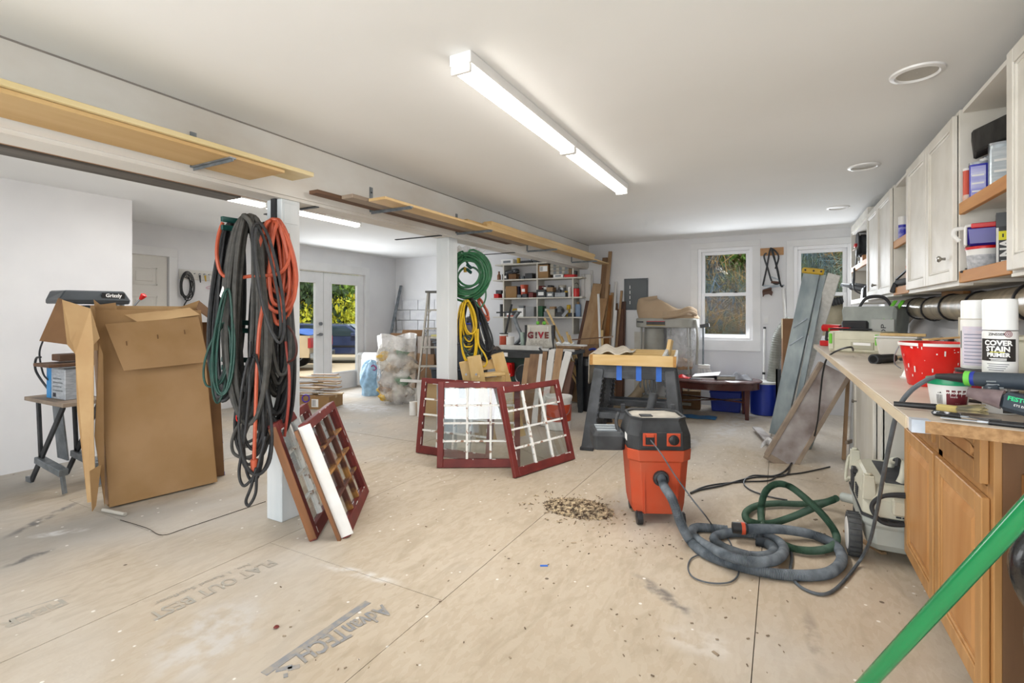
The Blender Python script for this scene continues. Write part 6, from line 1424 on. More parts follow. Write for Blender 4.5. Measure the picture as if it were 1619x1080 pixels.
# third board
sbox('red and black drill box at the left end of the third shelf', 783, 792, 2, 7, m_red); sbox('black box on top of the red drill box', 786, 796, 2, 6, m_darkc, dz=.075)
for i, (u, w_) in enumerate(((794, 6), (799, 6))):
    scan(['white spool left of the brown carton on the third shelf', 'grey spool touching the brown carton on the third shelf'][i], u, u + w_, 2, 8 + i * 4, [m_white, m_greyc][i], m_darkc)
carton('brown_carton', 'plain brown carton on the third shelf', on(810, 2, YS + .12), 19 * pxm, .17, 19 * pxm, R_(12), m_card, group=GS)
sbox('dark red box behind the brown carton on the third shelf', 797, 812, 2, 20, m_maroon, y=YS + .24, d=.06)
sbox('dark blue case between the brown carton and orange bin', 818, 824, 2, 19, mat('dark_blue_case', '2b2f4a', rough=.5), y=YS + .18)
ob = can('orange_parts_bin', 'orange plastic pail on the third shelf', 'pail', on(829, 2, YS + .14), .055, .22, m_orange, None, None, group=GS, r1=.068, n=18)
MB().box((-.02, -.066, .10), (.04, -.055, .15)).build('paper_tag', m_paper, ob)
for i, (u0, u1, h, m, lb) in enumerate(((820, 827, 5, m_greyc, 'grey sander on the third shelf below the orange pail'), (828, 836, 6, m_darkc, 'black cordless tool on the third shelf near the orange pail'), (838, 846, 8, m_maroon, 'dark red drill lying beside the middle upright'), (850, 866, 12, m_darkc, 'black tool case on the third shelf right of the upright'), (866, 878, 8, m_greyc, 'grey socket case on the third shelf'), (879, 897, 7, m_steel, 'silver nail box on the third shelf under the reel'))):
    sbox(lb, u0, u1, 2, h, m, lab=m_paper if i in (3, 4) else None, name='tool_box', y=YS + .08)
for i, (u, a) in enumerate(((833, .3), (841, -.4), (847, .6))):
    t = T('cordless_drill', ['black drill lying left among the third shelf tools', 'red-trimmed drill lying in the middle of the third shelf', 'grey drill leaning on the third shelf upright'][i], 'drill', on(u, 2, YS + .18) + Vector((0, 0, .0)), a, GS)
    MB().cyl((-.05, 0, .075), (.05, 0, .08), .024, .018).build('motor_body', [m_darkc, m_maroon, m_greyc][i], t, smooth=True); MB().bar((-.02, 0, .06), (-.03, 0, .02), .02, .03).build('grip', m_black, t); MB().box((-.06, -.02, 0), (.01, .02, .022)).build('battery', m_darkc, t)
sbox('light wood box on the tool cases of the third shelf', 866, 877, 2, 7, m_tanz, dz=.09); sbox('dark planer on the wood box of the third shelf', 868, 874, 2, 3, m_black, dz=.165)
gr_ = T('tape_rolls', 'stack of three grey tape rolls on the third shelf', 'tape stack', on(889, 2, YS + .16) + Vector((0, 0, .075)), 0, GS)
for k in range(3): MB().lathe([(.04, 0), (.062, .0), (.064, .02), (.062, .04), (.04, .04)], 18, (0, 0, k * .042), cap=(False, False)).build('roll', [m_greyc, m_steel, m_clear][k], gr_, smooth=True)
scan('white tube in the third shelf beside the red canister', 898, 903, 2, 15, m_white, m_white); 
rcn = scan('red canister with a white label at the right end of the third shelf', 905, 916, 2, 13, m_red, m_darkc); MB().box((-.025, -.047, .02), (.0, -.042, .09)).build('label_patch', m_paper, rcn)
MB().tube(spline([(-.03, 0, .14), (-.03, 0, .20), (.02, 0, .22), (.04, 0, .19)], 5), .005, 6).build('wire_handle', m_dblack, rcn, smooth=True)
# fourth board
bl = scan('dark glass bottle at the left of the fourth shelf', 790, 796, 3, 20, m_darkc, m_black); sbox('grey toolbox at left of the fourth shelf', 801, 815, 3, 9, m_greyc, lab=m_paper); sbox('orange-lidded organizer on the fourth shelf', 802, 815, 3, 2, m_orange, y=YS + .05, d=.06)
yg = T('caulk_gun', 'yellow caulking gun lying on the grey toolbox', 'caulk gun', on(817, 3, YS + .1) + Vector((0, 0, .11)), .2, GS)
MB().cyl((-.07, 0, .01), (.09, 0, .02), .016).build('barrel', m_gold, yg, smooth=True); MB().bar((-.06, 0, .01), (-.08, 0, -.03), .012, .02).build('handle', m_gold, yg)
sbox('white box on the fourth shelf right of the caulking gun', 820, 831, 3, 14, m_paper); sbox('translucent grey bin left of the middle upright', 833, 848, 3, 16, mat('smoky_bin', '9b9d9f', '8b8d8f', scale=6, rough=.3), name='plastic_bin')
gb = sbox('dark green bin right of the middle upright', 851, 861, 3, 17, mat('green_bin', '1d5a34', '184c2c', scale=5, rough=.4), name='plastic_bin', dz=.0)
for i, (u0, u1, h, m, lb) in enumerate(((862, 870, 8, m_greyc, 'low grey case right of the green bin'), (870, 880, 12, m_clear, 'clear jar-filled bin on the fourth shelf'), (881, 893, 7, m_darkc, 'low dark case on the fourth shelf'), (900, 911, 6, m_darkc, 'green and black box near the blue paper roll'))):
    sbox(lb, u0, u1, 3, h, m, name='tool_box')
hl = T('respirator', 'grey respirator mask on top of the fourth shelf cases', 'mask', on(886, 3, YS + .1) + Vector((0, 0, .075)), 0, GS)
MB().lathe([(.06, 0), (.065, .03), (.05, .07), (.02, .095), (.002, .10)], 16, cap=(True, False)).build('shell', m_greyc, hl, smooth=True); MB().cyl((-.05, -.03, .04), (-.07, -.06, .03), .025).cyl((.05, -.03, .04), (.07, -.06, .03), .025).build('filters', m_darkc, hl, smooth=True)
yb = MB().grid(lambda a, b: (on(899, 3).x + .07 * (a - .5) * (1.1 - .5 * b), YS + .1 + .05 * math.sin(a * 6) * (1 - b * .5), SZ[3] + .002 + .19 * b), 10, 8).build('yellow_bag', m_gold, smooth=True, solid=.03); tag(yb, 'crumpled yellow plastic bag on the fourth shelf', 'bag', GS)
sp_ = T('scraper_set', 'silver trowel leaning on the fourth shelf', 'trowel', on(893, 3, YS + .03), 0, GS); MB().bar((-.04, 0, .005), (.05, 0, .10), .05, .004, (0, 1, 0)).build('blade', m_steel, sp_); MB().bar((.05, 0, .10), (.075, 0, .125), .02, .02).build('handle', m_tanz, sp_)
pr2 = T('paper_roll', 'roll of blue shop paper at the right end of the fourth shelf', 'paper roll', on(914, 3, YS + .12), 0, GS); MB().lathe([(.02, 0), (.047, 0), (.047, .20), (.02, .20)], 20, cap=(False, False)).build('roll', mat('blue_paper', '8fa6c4', '7f96b4', scale=8, rough=.9), pr2, smooth=True); MB().cyl((0, 0, .001), (0, 0, .24), .018).build('core', m_card, pr2, smooth=True)
for i, (u0, u1, k, h, dz, m, lb) in enumerate(((843, 849, 0, 5, 0, m_galv, 'small galvanised tin at the middle of the top board'), (816, 823, 1, 6, 0, m_greyc, 'grey meter right of the brown box on shelf two'), (798, 808, 1, 4, .09, m_greyc, 'grey drill index on the dark labelled box'), (895, 905, 1, 9, .04, m_tanz, 'tan cigar box on the flat red box'), (905, 912, 1, 6, .04, m_darkc, 'black tin on the flat red box'),
  (796, 804, 2, 7, .10, m_clear, 'cloudy tub on the spools of shelf three'), (852, 862, 2, 6, .13, m_maroon, 'maroon case on the black tool case'), (858, 866, 2, 4, .13, m_white, 'white carton on the black tool case'), (880, 888, 2, 5, .07, m_darkc, 'black bit case on the silver nail box'), (893, 899, 2, 10, .0, m_gold, 'mustard tin before the tape rolls'), (845, 849, 2, 9, 0, m_galv, 'galvanised tin by the middle upright'),
  (815, 821, 3, 8, 0, m_white, 'white tub left of the white box on shelf four'), (821, 830, 3, 4, .145, m_greyc, 'grey lid on the white box of shelf four'), (862, 870, 3, 5, .085, m_clear, 'clear lidded tub on the low grey case'), (870, 879, 3, 4, .125, m_tanz, 'tan tray on the clear jar-filled bin'), (893, 899, 3, 7, 0, m_greyc, 'grey tin by the yellow bag'), (903, 909, 3, 6, .063, m_white, 'white carton on the green and black box'), (797, 801, 3, 12, 0, m_royal, 'slim blue tin beside the dark bottle'))):
    sbox(lb + '', u0, u1, k, h, m, name='hardware_tub', dz=dz, y=YS + (.17 if not dz else .1), d=.08, lab=m_paper if i % 4 == 1 else None)
# ------------------------------------------------------------------ table saw under the shelving
m_cast = mat('saw_black', '24272a', '34383b', scale=6, rough=.5); m_sgreen = mat('saw_green', '17362c', '1f4236', scale=5, rough=.45)
tsx, tsy = -2.95, 6.15
ts = T('table_saw', 'dark green cabinet table saw with a long black fence rail', 'table saw', (tsx, tsy, 0), R_(0))
MB().box((-.36, -.30, .0), (.02, .30, .80)).build('cabinet', m_sgreen, ts, bevel=.01)
MB().box((-.56, -.40, .80), (.62, .24, .845)).build('table_top', m_cast, ts, bevel=.004)
MB().box((-.60, -.47, .755), (.66, -.42, .835)).build('front_rail', m_cast, ts, bevel=.004)
for y in (-.36, .16): MB().box((.55, y, 0), (.60, y + .06, .80)).build('extension_leg', m_cast, ts)
MB().lathe([(.135, -.01), (.15, 0), (.135, .01)], 26, (.0, -.345, .52), Matrix.Rotation(math.pi / 2, 3, 'X'), cap=(False, False)).build('hand_wheel', m_steel, ts, smooth=True)
MB().lathe([(.12, .0), (.13, .004), (.02, .01)], 22, (.0, -.335, .52), Matrix.Rotation(math.pi / 2, 3, 'X')).build('wheel_boss', m_cast, ts, smooth=True)
MB().box((-.27, -.40, .50), (-.16, -.31, .68)).build('switch_box', m_red, ts, bevel=.01); MB().box((-.255, -.43, .55), (-.175, -.40, .66)).build('stop_paddle', mat('bright_red', 'e0281e', rough=.35), ts, bevel=.01)
MB().box((-.25, -.404, .52), (-.18, -.4, .54)).build('switch_label', m_paper, ts)
MB().box((-.28, -.475, .77), (-.18, -.47, .82)).build('maker_label', m_paper, ts); MB().box((-.46, -.475, .76), (-.34, -.47, .825)).build('rail_window', m_black, ts)
MB().cyl((.40, -.50, .78), (.40, -.47, .78), .03, n=12).bar((.40, -.51, .78), (.30, -.53, .90), .02, .02).bar((.40, -.51, .78), (.53, -.53, .72), .02, .02).bar((.40, -.51, .78), (.45, -.53, .90), .02, .02).build('fence_lock', m_black, ts)
TT = .846
o = MB().box((-.30, -.06, 0), (.30, .06, .055)).build('white_fence_board', m_whitez, bevel=.003); o.location = (-3.08, 5.93, TT); o.rotation_euler = (0, 0, R_(4)); tag(o, 'white board lying on the table saw', 'board')
o = MB().box((-.22, -.015, 0), (.22, .015, .03)).build('white_strip', m_whitez, bevel=.002); o.location = (-2.52, 5.90, TT); o.rotation_euler = (0, 0, R_(5)); tag(o, 'narrow white strip lying on the table saw top', 'board')
gl = MB().grid(lambda a, b: (-3.42 + .19 * (a - .5), 5.80 + .12 * (b - .5), TT + .004 + .05 * math.sin(a * 3.1) * math.sin(b * 3.1) + .012 * math.sin(a * 17)), 14, 10).build('work_glove', mat('glove_grey', '6a5f58', '544b46', scale=12, rough=.9), smooth=True, solid=.006); tag(gl, 'crumpled brown work glove at the left of the table saw', 'glove')
# tote bag
tg = T('tote_bag', 'white tote bag printed GIVE standing on the saw', 'tote bag', (-2.93, 6.24, TT), R_(14))
def tote(a, b):
    th = a * 2 * math.pi; w = .215 - .03 * b; d = .09 - .02 * b
    x = math.copysign(abs(math.cos(th)) ** .5, math.cos(th)) * w; y = math.copysign(abs(math.sin(th)) ** .5, math.sin(th)) * d
    return (x, y, .0 + .33 * b)
MB().grid(tote, 40, 8, closed_u=True).build('body', mat('tote_white', 'd8d5cc', 'c9c5ba', scale=8, rough=.85, bump=.2), tg, smooth=True, solid=.004)
MB().box((-.20, -.085, -.0), (.20, .085, .02)).build('base', m_black, tg, bevel=.004)
for s_ in (-1, 1): MB().box((s_ * .186 - .018, -.07, .0), (s_ * .186 + .018, .07, .325)).build('side_gusset', m_black, tg, bevel=.006)
MB().box((-.17, -.055, .29), (.17, .055, .325)).build('dark_lining', m_black, tg)
cols_ = [mat('letter_maroon', '6b2030', '8a3a3a', scale=60, rough=.7), mat('letter_dark', '3a2a2c', '6b3a3a', scale=60, rough=.7), mat('letter_red', 'a82838', rough=.7), mat('letter_brown', '8a4a3a', '5a2a2a', scale=60, rough=.7)]
for ch, x, m in zip('G!VE', (-.115, -.035, .03, .108), cols_): text(ch, .115, 'lettering', m, tg, (x, -.094, .185), face((1, 0, 0), (0, .05, 1)), bold=.006)
text('BACK', .09, 'lettering', mat('letter_grey', 'bdb8ae', rough=.8), tg, (0, -.096, .085), face((1, 0, 0), (0, .03, 1)), bold=.003)
for x in (-.03, .06): MB().lathe([(.0, .0), (.022, .01), (.026, .03), (.02, .05), (.001, .055)], 12, (x, 0, .325)).build('green_knob', m_lime, tg, smooth=True)
for s_ in (-1, 1): MB().tube(spline([(s_ * .12, -.07, .31), (s_ * .13, -.085, .22), (s_ * .14, -.09, .10)], 5), .006, 6).build('strap', m_white, tg, smooth=True)
# clutter around the tote
jg = can('solvent_jug', 'white jug with an orange label left of the tote', 'jug', (-3.46, 6.16, TT), .06, .20, m_white, m_black, m_orange)
gt_ = can('glue_bottle', 'white ridged bottle left of the tote', 'bottle', (-3.30, 6.06, TT), .055, .16, m_white, m_white)
gc = can('grey_cup', 'pale green tumbler between the grinder and the tote', 'cup', (-3.20, 6.24, TT), .03, .22, mat('pale_green', 'b7ccc0', rough=.3), None)
bg = T('bench_grinder', 'dark grey grinder with a curved arm left of the tote', 'grinder', (-3.36, 6.31, TT))
MB().box((-.10, -.07, 0), (.10, .07, .05)).build('base', m_dblack, bg, bevel=.006); MB().tube(spline([(.02, 0, .05), (.10, 0, .16), (.04, 0, .30), (.0, 0, .42), (.06, 0, .50)], 7), .028, 10).build('arm', m_galv, bg, smooth=True); MB().bar((-.30, 0, .50), (.10, 0, .505), .03, .02).build('cross_bar', m_dblack, bg)
MB().bar((-.22, .05, .02), (-.08, .05, .62), .022, .022).build('prop', m_dblack, bg)
sf = T('stacked_boards', 'loose brown board pile with white scraps right of the tote', 'board pile', (-2.45, 6.34, TT))
for k in range(3): MB().bar((-2.66, 6.20 + .03 * k, TT + .015 + k * .024), (-2.36 + .05 * k, 6.26 - .02 * k, TT + .015 + k * .024), .10, .02).build('slat', [m_brownz, m_tanz, m_whitez][k], sf, world=True)
MB().grid(lambda a, b: (-2.56 + .24 * (a - .5), 6.24 + .10 * (b - .5), TT + .078 + .03 * math.sin(a * 11) * math.sin(b * 5)), 14, 8).build('plastic_scrap', m_paper, sf, smooth=True, world=True)
sk = T('long_stick', 'thin brown stick pointing right past the board pile', 'stick', (-2.2, 6.2, 1.0)); MB().bar((-2.45, 6.22, .98), (-1.98, 6.5, 1.02), .03, .014).build('shaft', m_brny, sk, world=True); MB().bar((-2.1, 6.43, 1.01), (-1.98, 6.5, 1.022), .05, .02).build('tip', m_greyy, sk, world=True)
# boards standing in front of the saw
fb = [(835, 566, 822, 660, .09, m_tanz, 'tan board at the left of the row leaning on the saw'), (846, 560, 832, 665, .13, m_brownz, 'wide brown board leaning on the saw'), (854, 560, 845, 660, .08, m_whitez, 'short white-painted board leaning on the saw'), (862, 556, 852, 660, .06, m_brownz, 'narrow brown batten leaning on the saw'), (873, 553, 858, 662, .08, m_whitez, 'long white board leaning on the saw'), (885, 551, 868, 662, .09, m_tanz, 'light brown board leaning on the saw'), (899, 556, 868, 668, .085, m_whitez, 'grey-white board slanting steeply down to the floor'), (902, 572, 884, 664, .10, m_darkz, 'dark brown board slanting beside the black bin')]
for (u0, v0, u1, v1, w, m, lb) in fb:
    y0 = 5.62; top = P(u0, v0, Y=y0); bot = P(u1, v1, Y=y0 - .30); bot.z = .012
    o = T('leaning_board', lb, 'board', bot, 0, 'boards leaning on the saw'); MB().bar(bot, top, w, .018, (0, 1, .3)).build('plank', m, o, world=True, bevel=.002)
# ------------------------------------------------------------------ black bin of sticks
bk_ = Vector((-2.33, 6.60, 0)); tb = T('black_bin', 'tall ribbed black waste bin full of pine sticks', 'bin', bk_)
MB().lathe([(.165, 0), (.172, .01), (.205, .66), (.215, .665), (.22, .69), (.212, .70), (.20, .69), (.165, .03), (.002, .025)], 30, cap=(True, False)).build('body', mat('bin_black', '14161b', '1d2026', scale=6, rough=.4), tb, smooth=True)
rb_ = MB()
for k in range(18): a = k * math.pi / 9; rb_.bar((.172 * math.cos(a), .172 * math.sin(a), .03), (.206 * math.cos(a), .206 * math.sin(a), .63), .02, .006, (math.cos(a), math.sin(a), 0))
rb_.build('ribs', mat('bin_black'  , '14161b'), tb, kind='stuff')
MB().grid(lambda a, b: ((.206 + .012 * math.sin(a * 50) + .02 * b) * math.cos(a * 6.283), (.206 + .012 * math.sin(a * 44) + .02 * b) * math.sin(a * 6.283), .715 - .09 * b), 48, 4, closed_u=True).build('bag_edge', m_black, tb, smooth=True)
stk_ = [((865, 490), .028, 'longest pine stick slanting left out of the black bin'), ((861, 503), .026, 'pine stick just below the longest one'), ((858, 510), .03, 'lower pine stick slanting left out of the bin'), ((896, 525), .028, 'short pine stick standing in the bin'), ((888, 532), .024, 'pine offcut with a pale face in the bin'), ((900, 530), .026, 'upright pale stick at the right of the bin')]
for i, ((u, v), w, lb) in enumerate(stk_):
    top = P(u, v, Y=6.35 + .03 * i); b = bk_ + Vector((.05 * math.cos(i * 1.1), .05 * math.sin(i), .05))
    t = T('pine_stick', lb, 'stick', b, 0, 'pine sticks in the black bin'); MB().bar(b, top, w, w * .6, (0, 1, 0)).build('shaft', m_pinez if i % 2 else m_pine, t, world=True, bevel=.002)
    MB().bar(top, top + (top - b).normalized() * .003, w * .96, w * .56, (0, 1, 0)).build('cut_end', mat('end_grain', 'b98a4c'), t, world=True)
# ------------------------------------------------------------------ lumber leaning on the back wall
LG = 'lumber leaning in the back corner'
def lean(label, u0, v0, u1, v1, w, m, yt=7.70, yb_=7.35, t=.02, zb=.004, name='lumber', rnd=False, yaw=0):
    top = P(u0, v0, Y=yt); bot = P(u1, v1, Y=yb_); bot.z = max(zb, bot.z) if bot.z > .3 else zb
    o = T(name, label, 'board', bot, 0, LG)
    if rnd: MB().cyl(bot + Vector((0, 0, w / 2)), top, w / 2, n=12).build('shaft', m, o, world=True, smooth=True)
    else: MB().bar(bot + Vector((0, 0, .012)), top, w, t, (math.sin(yaw), -math.cos(yaw), .2)).build('plank', m, o, world=True, bevel=.002)
    MB().bar(top, top + (top - bot).normalized() * .002, w * .97, t * .95, (math.sin(yaw), -math.cos(yaw), .2)).build('end_grain', mat('dark_end', '5c4632', '4a3828', scale=30, rough=.9), o, world=True)
lean('white door casing standing left of the lumber', 922, 434, 922, 640, .06, m_whitez, 7.66, 7.60)
lean('wide white trim board standing left of the lumber', 930, 434, 929, 640, .10, m_whitez, 7.64, 7.58)
lean('thin white trim strip beside the wide trim board', 935, 428, 936, 640, .04, m_whitez, 7.68, 7.62)
lean('dark mahogany board leaning furthest left in the corner', 931, 476, 898, 610, .09, m_darkz, 7.55, 6.95)
lean('long tan board crossing in front of the mahogany one', 945, 449, 905, 640, .15, m_tanz, 7.60, 7.0)
lean('dark narrow board right behind the long tan board', 949, 462, 915, 640, .06, m_darkz, 7.64, 7.1)
lean('tall brown stud reaching above the tan boards', 957, 408, 940, 640, .085, m_brownz, 7.70, 7.30, .04)
lean('tallest thin brown batten touching the wall', 965, 398, 943, 640, .055, m_tanz, 7.71, 7.32, .03)
lean('broad tan plank with dark nail holes', 953, 472, 920, 640, .16, wood('honey_board', 'a5825a', '8f6c48', 'Z'), 7.50, 6.95)
lean('broad honey board behind the white pole', 958, 450, 938, 640, .14, wood('honey_board', 'a5825a', '8f6c48', 'Z'), 7.66, 7.2)
lean('orange-stained hollow board standing in the lumber', 962, 467, 952, 600, .12, wood('orange_board', '9a6428', '84521f', 'Z'), 7.62, 7.35)
lean('white round pole leaning in front of the lumber', 946, 465, 952, 640, .035, m_whitez, 7.25, 7.05, rnd=True)
lean('short pine stick before the white pole', 952, 522, 951, 640, .04, m_pinez, 7.2, 7.04)
lean('pale grey batten right of the orange-stained board', 968, 463, 958, 640, .05, m_tanz, 7.66, 7.3)
lean('white half-round moulding right of the pale batten', 974, 446, 962, 640, .04, m_whitez, 7.70, 7.3, rnd=True)
lean('short white pipe at the right of the mouldings', 973, 491, 963, 640, .06, m_whitez, 7.5, 7.2, rnd=True)
lean('thin pale stick with a dark top', 983, 460, 966, 640, .035, m_tanz, 7.70, 7.3)
lean('brown board right of the thin stick', 972, 480, 974, 640, .10, m_brownz, 7.71, 7.5)
lean('dark brown board nearest the grey wall panel', 986, 477, 983, 640, .07, m_darkz, 7.71, 7.5)
lean('reddish brown board beside the darkest one', 981, 489, 979, 640, .10, wood('red_brown', '6b4630', '573726', 'Z'), 7.66, 7.45)
lean('low tan offcut at the foot of the lumber', 935, 545, 930, 640, .22, m_brownz, 7.15, 6.95)
bw = MB().tube(spline([P(932, 553, Y=6.93), P(940, 552, Y=6.90), P(946, 557, Y=6.90)], 5), .018, 8).build('blue_tape_roll_edge', m_blue, smooth=True); tag(bw, 'curl of dark blue tape stuck on the low tan offcut', 'tape')
# fuse panel on the back wall
ep = T('breaker_panel', 'flat dark grey breaker panel on the back wall', 'breaker panel', P(1005, 465, Y=YB), 0)
a = P(987, 441, Y=YB); b = P(1025, 490, Y=YB)
MB().box((a.x, YB - .012, b.z), (b.x, YB - .001, a.z)).build('cover', mat('panel_grey', '5d6265', '54595c', scale=3, rough=.5), ep, world=True, bevel=.002); MB().box((a.x + .02, YB - .018, b.z + .02), (b.x - .02, YB - .012, a.z - .02)).build('door', mat('panel_grey', '5d6265'), ep, world=True, bevel=.002)
for z in (b.z + .02, a.z - .02): MB().cyl((b.x - .01, YB - .017, z), (b.x - .01, YB - .012, z), .006, n=8).build('screw', m_steel, ep, world=True)
for k in range(4): MB().box((a.x + .09, YB - .0195, b.z + .09 + .08 * k), (a.x + .10, YB - .018, b.z + .14 + .08 * k)).build('print_mark', m_paper, ep, world=True)
pv = T('grey_conduit', 'pale conduit and block panel below the breaker panel', 'panel', (-1.9, 7.70, 0)); MB().box((-2.12, YB - .03, .4), (-1.78, YB - .002, 1.33)).build('panel', m_trim, pv, world=True); MB().box((-2.0, YB - .05, .0), (-1.84, YB - .03, 1.05)).build('post', m_shelfp, pv, world=True)
# ------------------------------------------------------------------ dust collector
dcx, dcy = -1.46, 7.45
dc_ = T('dust_collector', 'grey dust collector with a slumped canvas bag and clear lower bag', 'dust collector', (dcx, dcy, 0))
m_dcg = mat('collector_grey', 'a4a39c', '949389', scale=5, rough=.5); m_canvas = mat('canvas_bag', 'b09a80', 'a58e74', scale=3, rough=.9, bump=.25, bscale=24)
def stad(L, r, z, n=14):
    return [(L + r * math.cos(a), r * math.sin(a), z) for a in [-math.pi / 2 + math.pi * i / n for i in range(n + 1)]] + [(-L + r * math.cos(a), r * math.sin(a), z) for a in [math.pi / 2 + math.pi * i / n for i in range(n + 1)]]
loft(MB(), [stad(.20, .23, 1.13), stad(.20, .24, 1.14), stad(.20, .24, 1.25), stad(.20, .225, 1.265)]).build('drum_ring', m_dcg, dc_, smooth=True)
MB().box((-.24, -.252, 1.165), (.02, -.238, 1.225)).build('warning_label', m_darkc, dc_); MB().box((-.24, -.2535, 1.162), (.02, -.25, 1.170)).build('label_stripe', m_gold, dc_); MB().box((-.235, -.2535, 1.215), (.015, -.25, 1.222)).build('label_stripe', m_red, dc_)
MB().box((-.38, -.232, 1.20), (-.29, -.20, 1.22)).build('maker_plate', m_darkc, dc_)
for x, y in ((-.36, -.12), (-.36, .12), (.32, -.10), (.32, .12), (.02, .18)): MB().bar((x, y, .08), (x * .95, y, 1.14), .035, .02, (1, 0, 0)).build('leg', m_dcg, dc_)
MB().box((-.42, -.2, .05), (.36, .2, .09)).build('base', m_dcg, dc_, bevel=.005)
for x in (-.36, .36):
    for y in (-.15, .15): MB().cyl((x * .9 - .015, y, .025), (x + .015, y, .025), .025).build('caster', m_black, dc_, smooth=True)
MB().cyl((-.18, 0, .55), (-.18, 0, 1.12), .14, n=20).build('motor', m_dcg, dc_, smooth=True)
MB().cyl((-.18, .0, .40), (-.18, 0, .56), .17, n=20).build('blower', m_dcg, dc_, smooth=True)
def lowbag(a, b):
    th = a * 2 * math.pi; r = .21 * (1 - .28 * b ** 2) * (1 + .05 * math.sin(th * 5 + b * 4) + .03 * math.sin(th * 11 - b * 7)); z = 1.14 - .62 * b
    if b > .9: r *= (1 - (b - .9) * 8)
    return (.20 + r * math.cos(th), r * math.sin(th), z)
MB().grid(lowbag, 40, 20, closed_u=True).build('clear_bag', film_mat('clear_film', 'd8d8d8', .42, .2, ns=4), dc_, smooth=True)
MB().lathe([(.145, .50), (.16, .54), (.14, .62), (.02, .66)], 20, (.20, 0, .04)).build('dust_fill', m_tanz, dc_, smooth=True)
def topbag(a, b):
    th = a * 2 * math.pi
    cx_ = -.08 + .1 * b - .28 * (1 - b) * 0; r = .34 * (1 - .12 * b); z = 1.262 + .27 * b ** .8
    x = .02 + (.43 * math.cos(th)) * (1 - .35 * b ** 2) - .13 * b; y = .24 * math.sin(th) * (1 - .5 * b ** 2)
    z += .06 * b * math.cos(th * 1.0 + 2.6) + .025 * math.sin(th * 5 + b * 3) * b
    z -= .10 * b * max(0, math.cos(th))
    if b > .82: k = (b - .82) / .18; x = x * (1 - k) + (-.14) * k; y = y * (1 - k); z -= .02 * k
    return (x, y, z)
MB().grid(topbag, 44, 18, closed_u=True).build('canvas_bag', m_canvas, dc_, smooth=True)
for k, (r0, z0) in enumerate(((.20, 1.30), (.15, 1.33), (.10, 1.35))):
    MB().tube(spline([(.0, -.245, z0 - .02), (.10, -.30 + .01 * k, z0 - .01), (.24, -.285, z0 + .02), (.34, -.23, z0 + .06), (.41, -.10, z0 + .02)], 7), .03 - .004 * k, 10).build('bag_fold', m_canvas, dc_, smooth=True)
MB().tube(spline([(.41, -.14, 1.24), (.44, -.15, 1.0), (.43, -.15, .62)], 6), .018, 8).build('side_tube', m_dcg, dc_, smooth=True)
bh = Vector((dcx + .52, dcy - .05, .0)); bw_ = T('broom', 'broom with clear bristles hanging beside the dust collector', 'broom', bh)
MB().cyl(bh + Vector((-.02, 0, .62)), bh + Vector((-.02, .02, 1.18)), .013).build('handle', m_galv, bw_, world=True, smooth=True); MB().box(bh + Vector((-.09, -.03, .56)), bh + Vector((.07, .03, .62))).build('head', m_white, bw_, world=True, bevel=.008)
q = MB()
for i in range(60): x = rr.uniform(-.085, .065); q.bar(bh + Vector((x, rr.uniform(-.025, .025), .565)), bh + Vector((x * 1.9 + .05, rr.uniform(-.05, .05), .36 + rr.uniform(0, .04))), .004, .004)
q.build('bristles', m_paper, bw_, world=True, kind='stuff')
MB().bar(bh + Vector((.06, .0, 1.17)), bh + Vector((-.06, .0, 1.15)), .03, .05).build('clip', m_black, bw_, world=True)
dh = T('corrugated_hose', 'fat tan ribbed hose curling on the floor under the sawhorse', 'hose', (-1.9, 6.6, 0)); MB().tube(spline([(-1.62, 7.0, .50), (-1.66, 6.85, .35), (-1.74, 6.70, .20), (-1.88, 6.60, .10), (-2.08, 6.62, .075), (-2.2, 6.9, .075)], 24), .065, 14, rf=lambda i: 1 + .04 * (i % 2)).build('hose_body', mat('tan_hose', 'a09078', '8f7f68', scale=8, rough=.6), dh, world=True, smooth=True); MB().cyl((-1.62, 7.0, .50), (-1.61, 7.03, .55), .07, n=16).build('cuff', m_dcg, dh, world=True, smooth=True)
carton('brown_carton', 'brown carton on the floor beneath the dust collector', (-1.38, 6.55, 0), .28, .22, .22, R_(8), m_card)
fp_ = MB().box((-.5, -.35, 0), (.5, .35, .012)).build('floor_board', m_tanz, bevel=.002); fp_.location = (-1.5, 6.05, .001); fp_.rotation_euler = (0, 0, R_(12)); tag(fp_, 'loose tan board lying on the floor under the sawhorse', 'board')
for i in range(3):
    o = cable(['coiled grey flex hanging left under the dust collector', 'coiled grey flex hanging in the middle under the dust collector', 'coiled grey flex hanging right under the dust collector'][i], [(-1.66 + .05 * i, 6.78, .62), (-1.68 + .05 * i, 6.76, .4), (-1.64 + .06 * i, 6.74, .25), (-1.58 + .06 * i, 6.75, .32), (-1.60 + .05 * i, 6.77, .6)], .012, m_greyc, 'flex_loop')
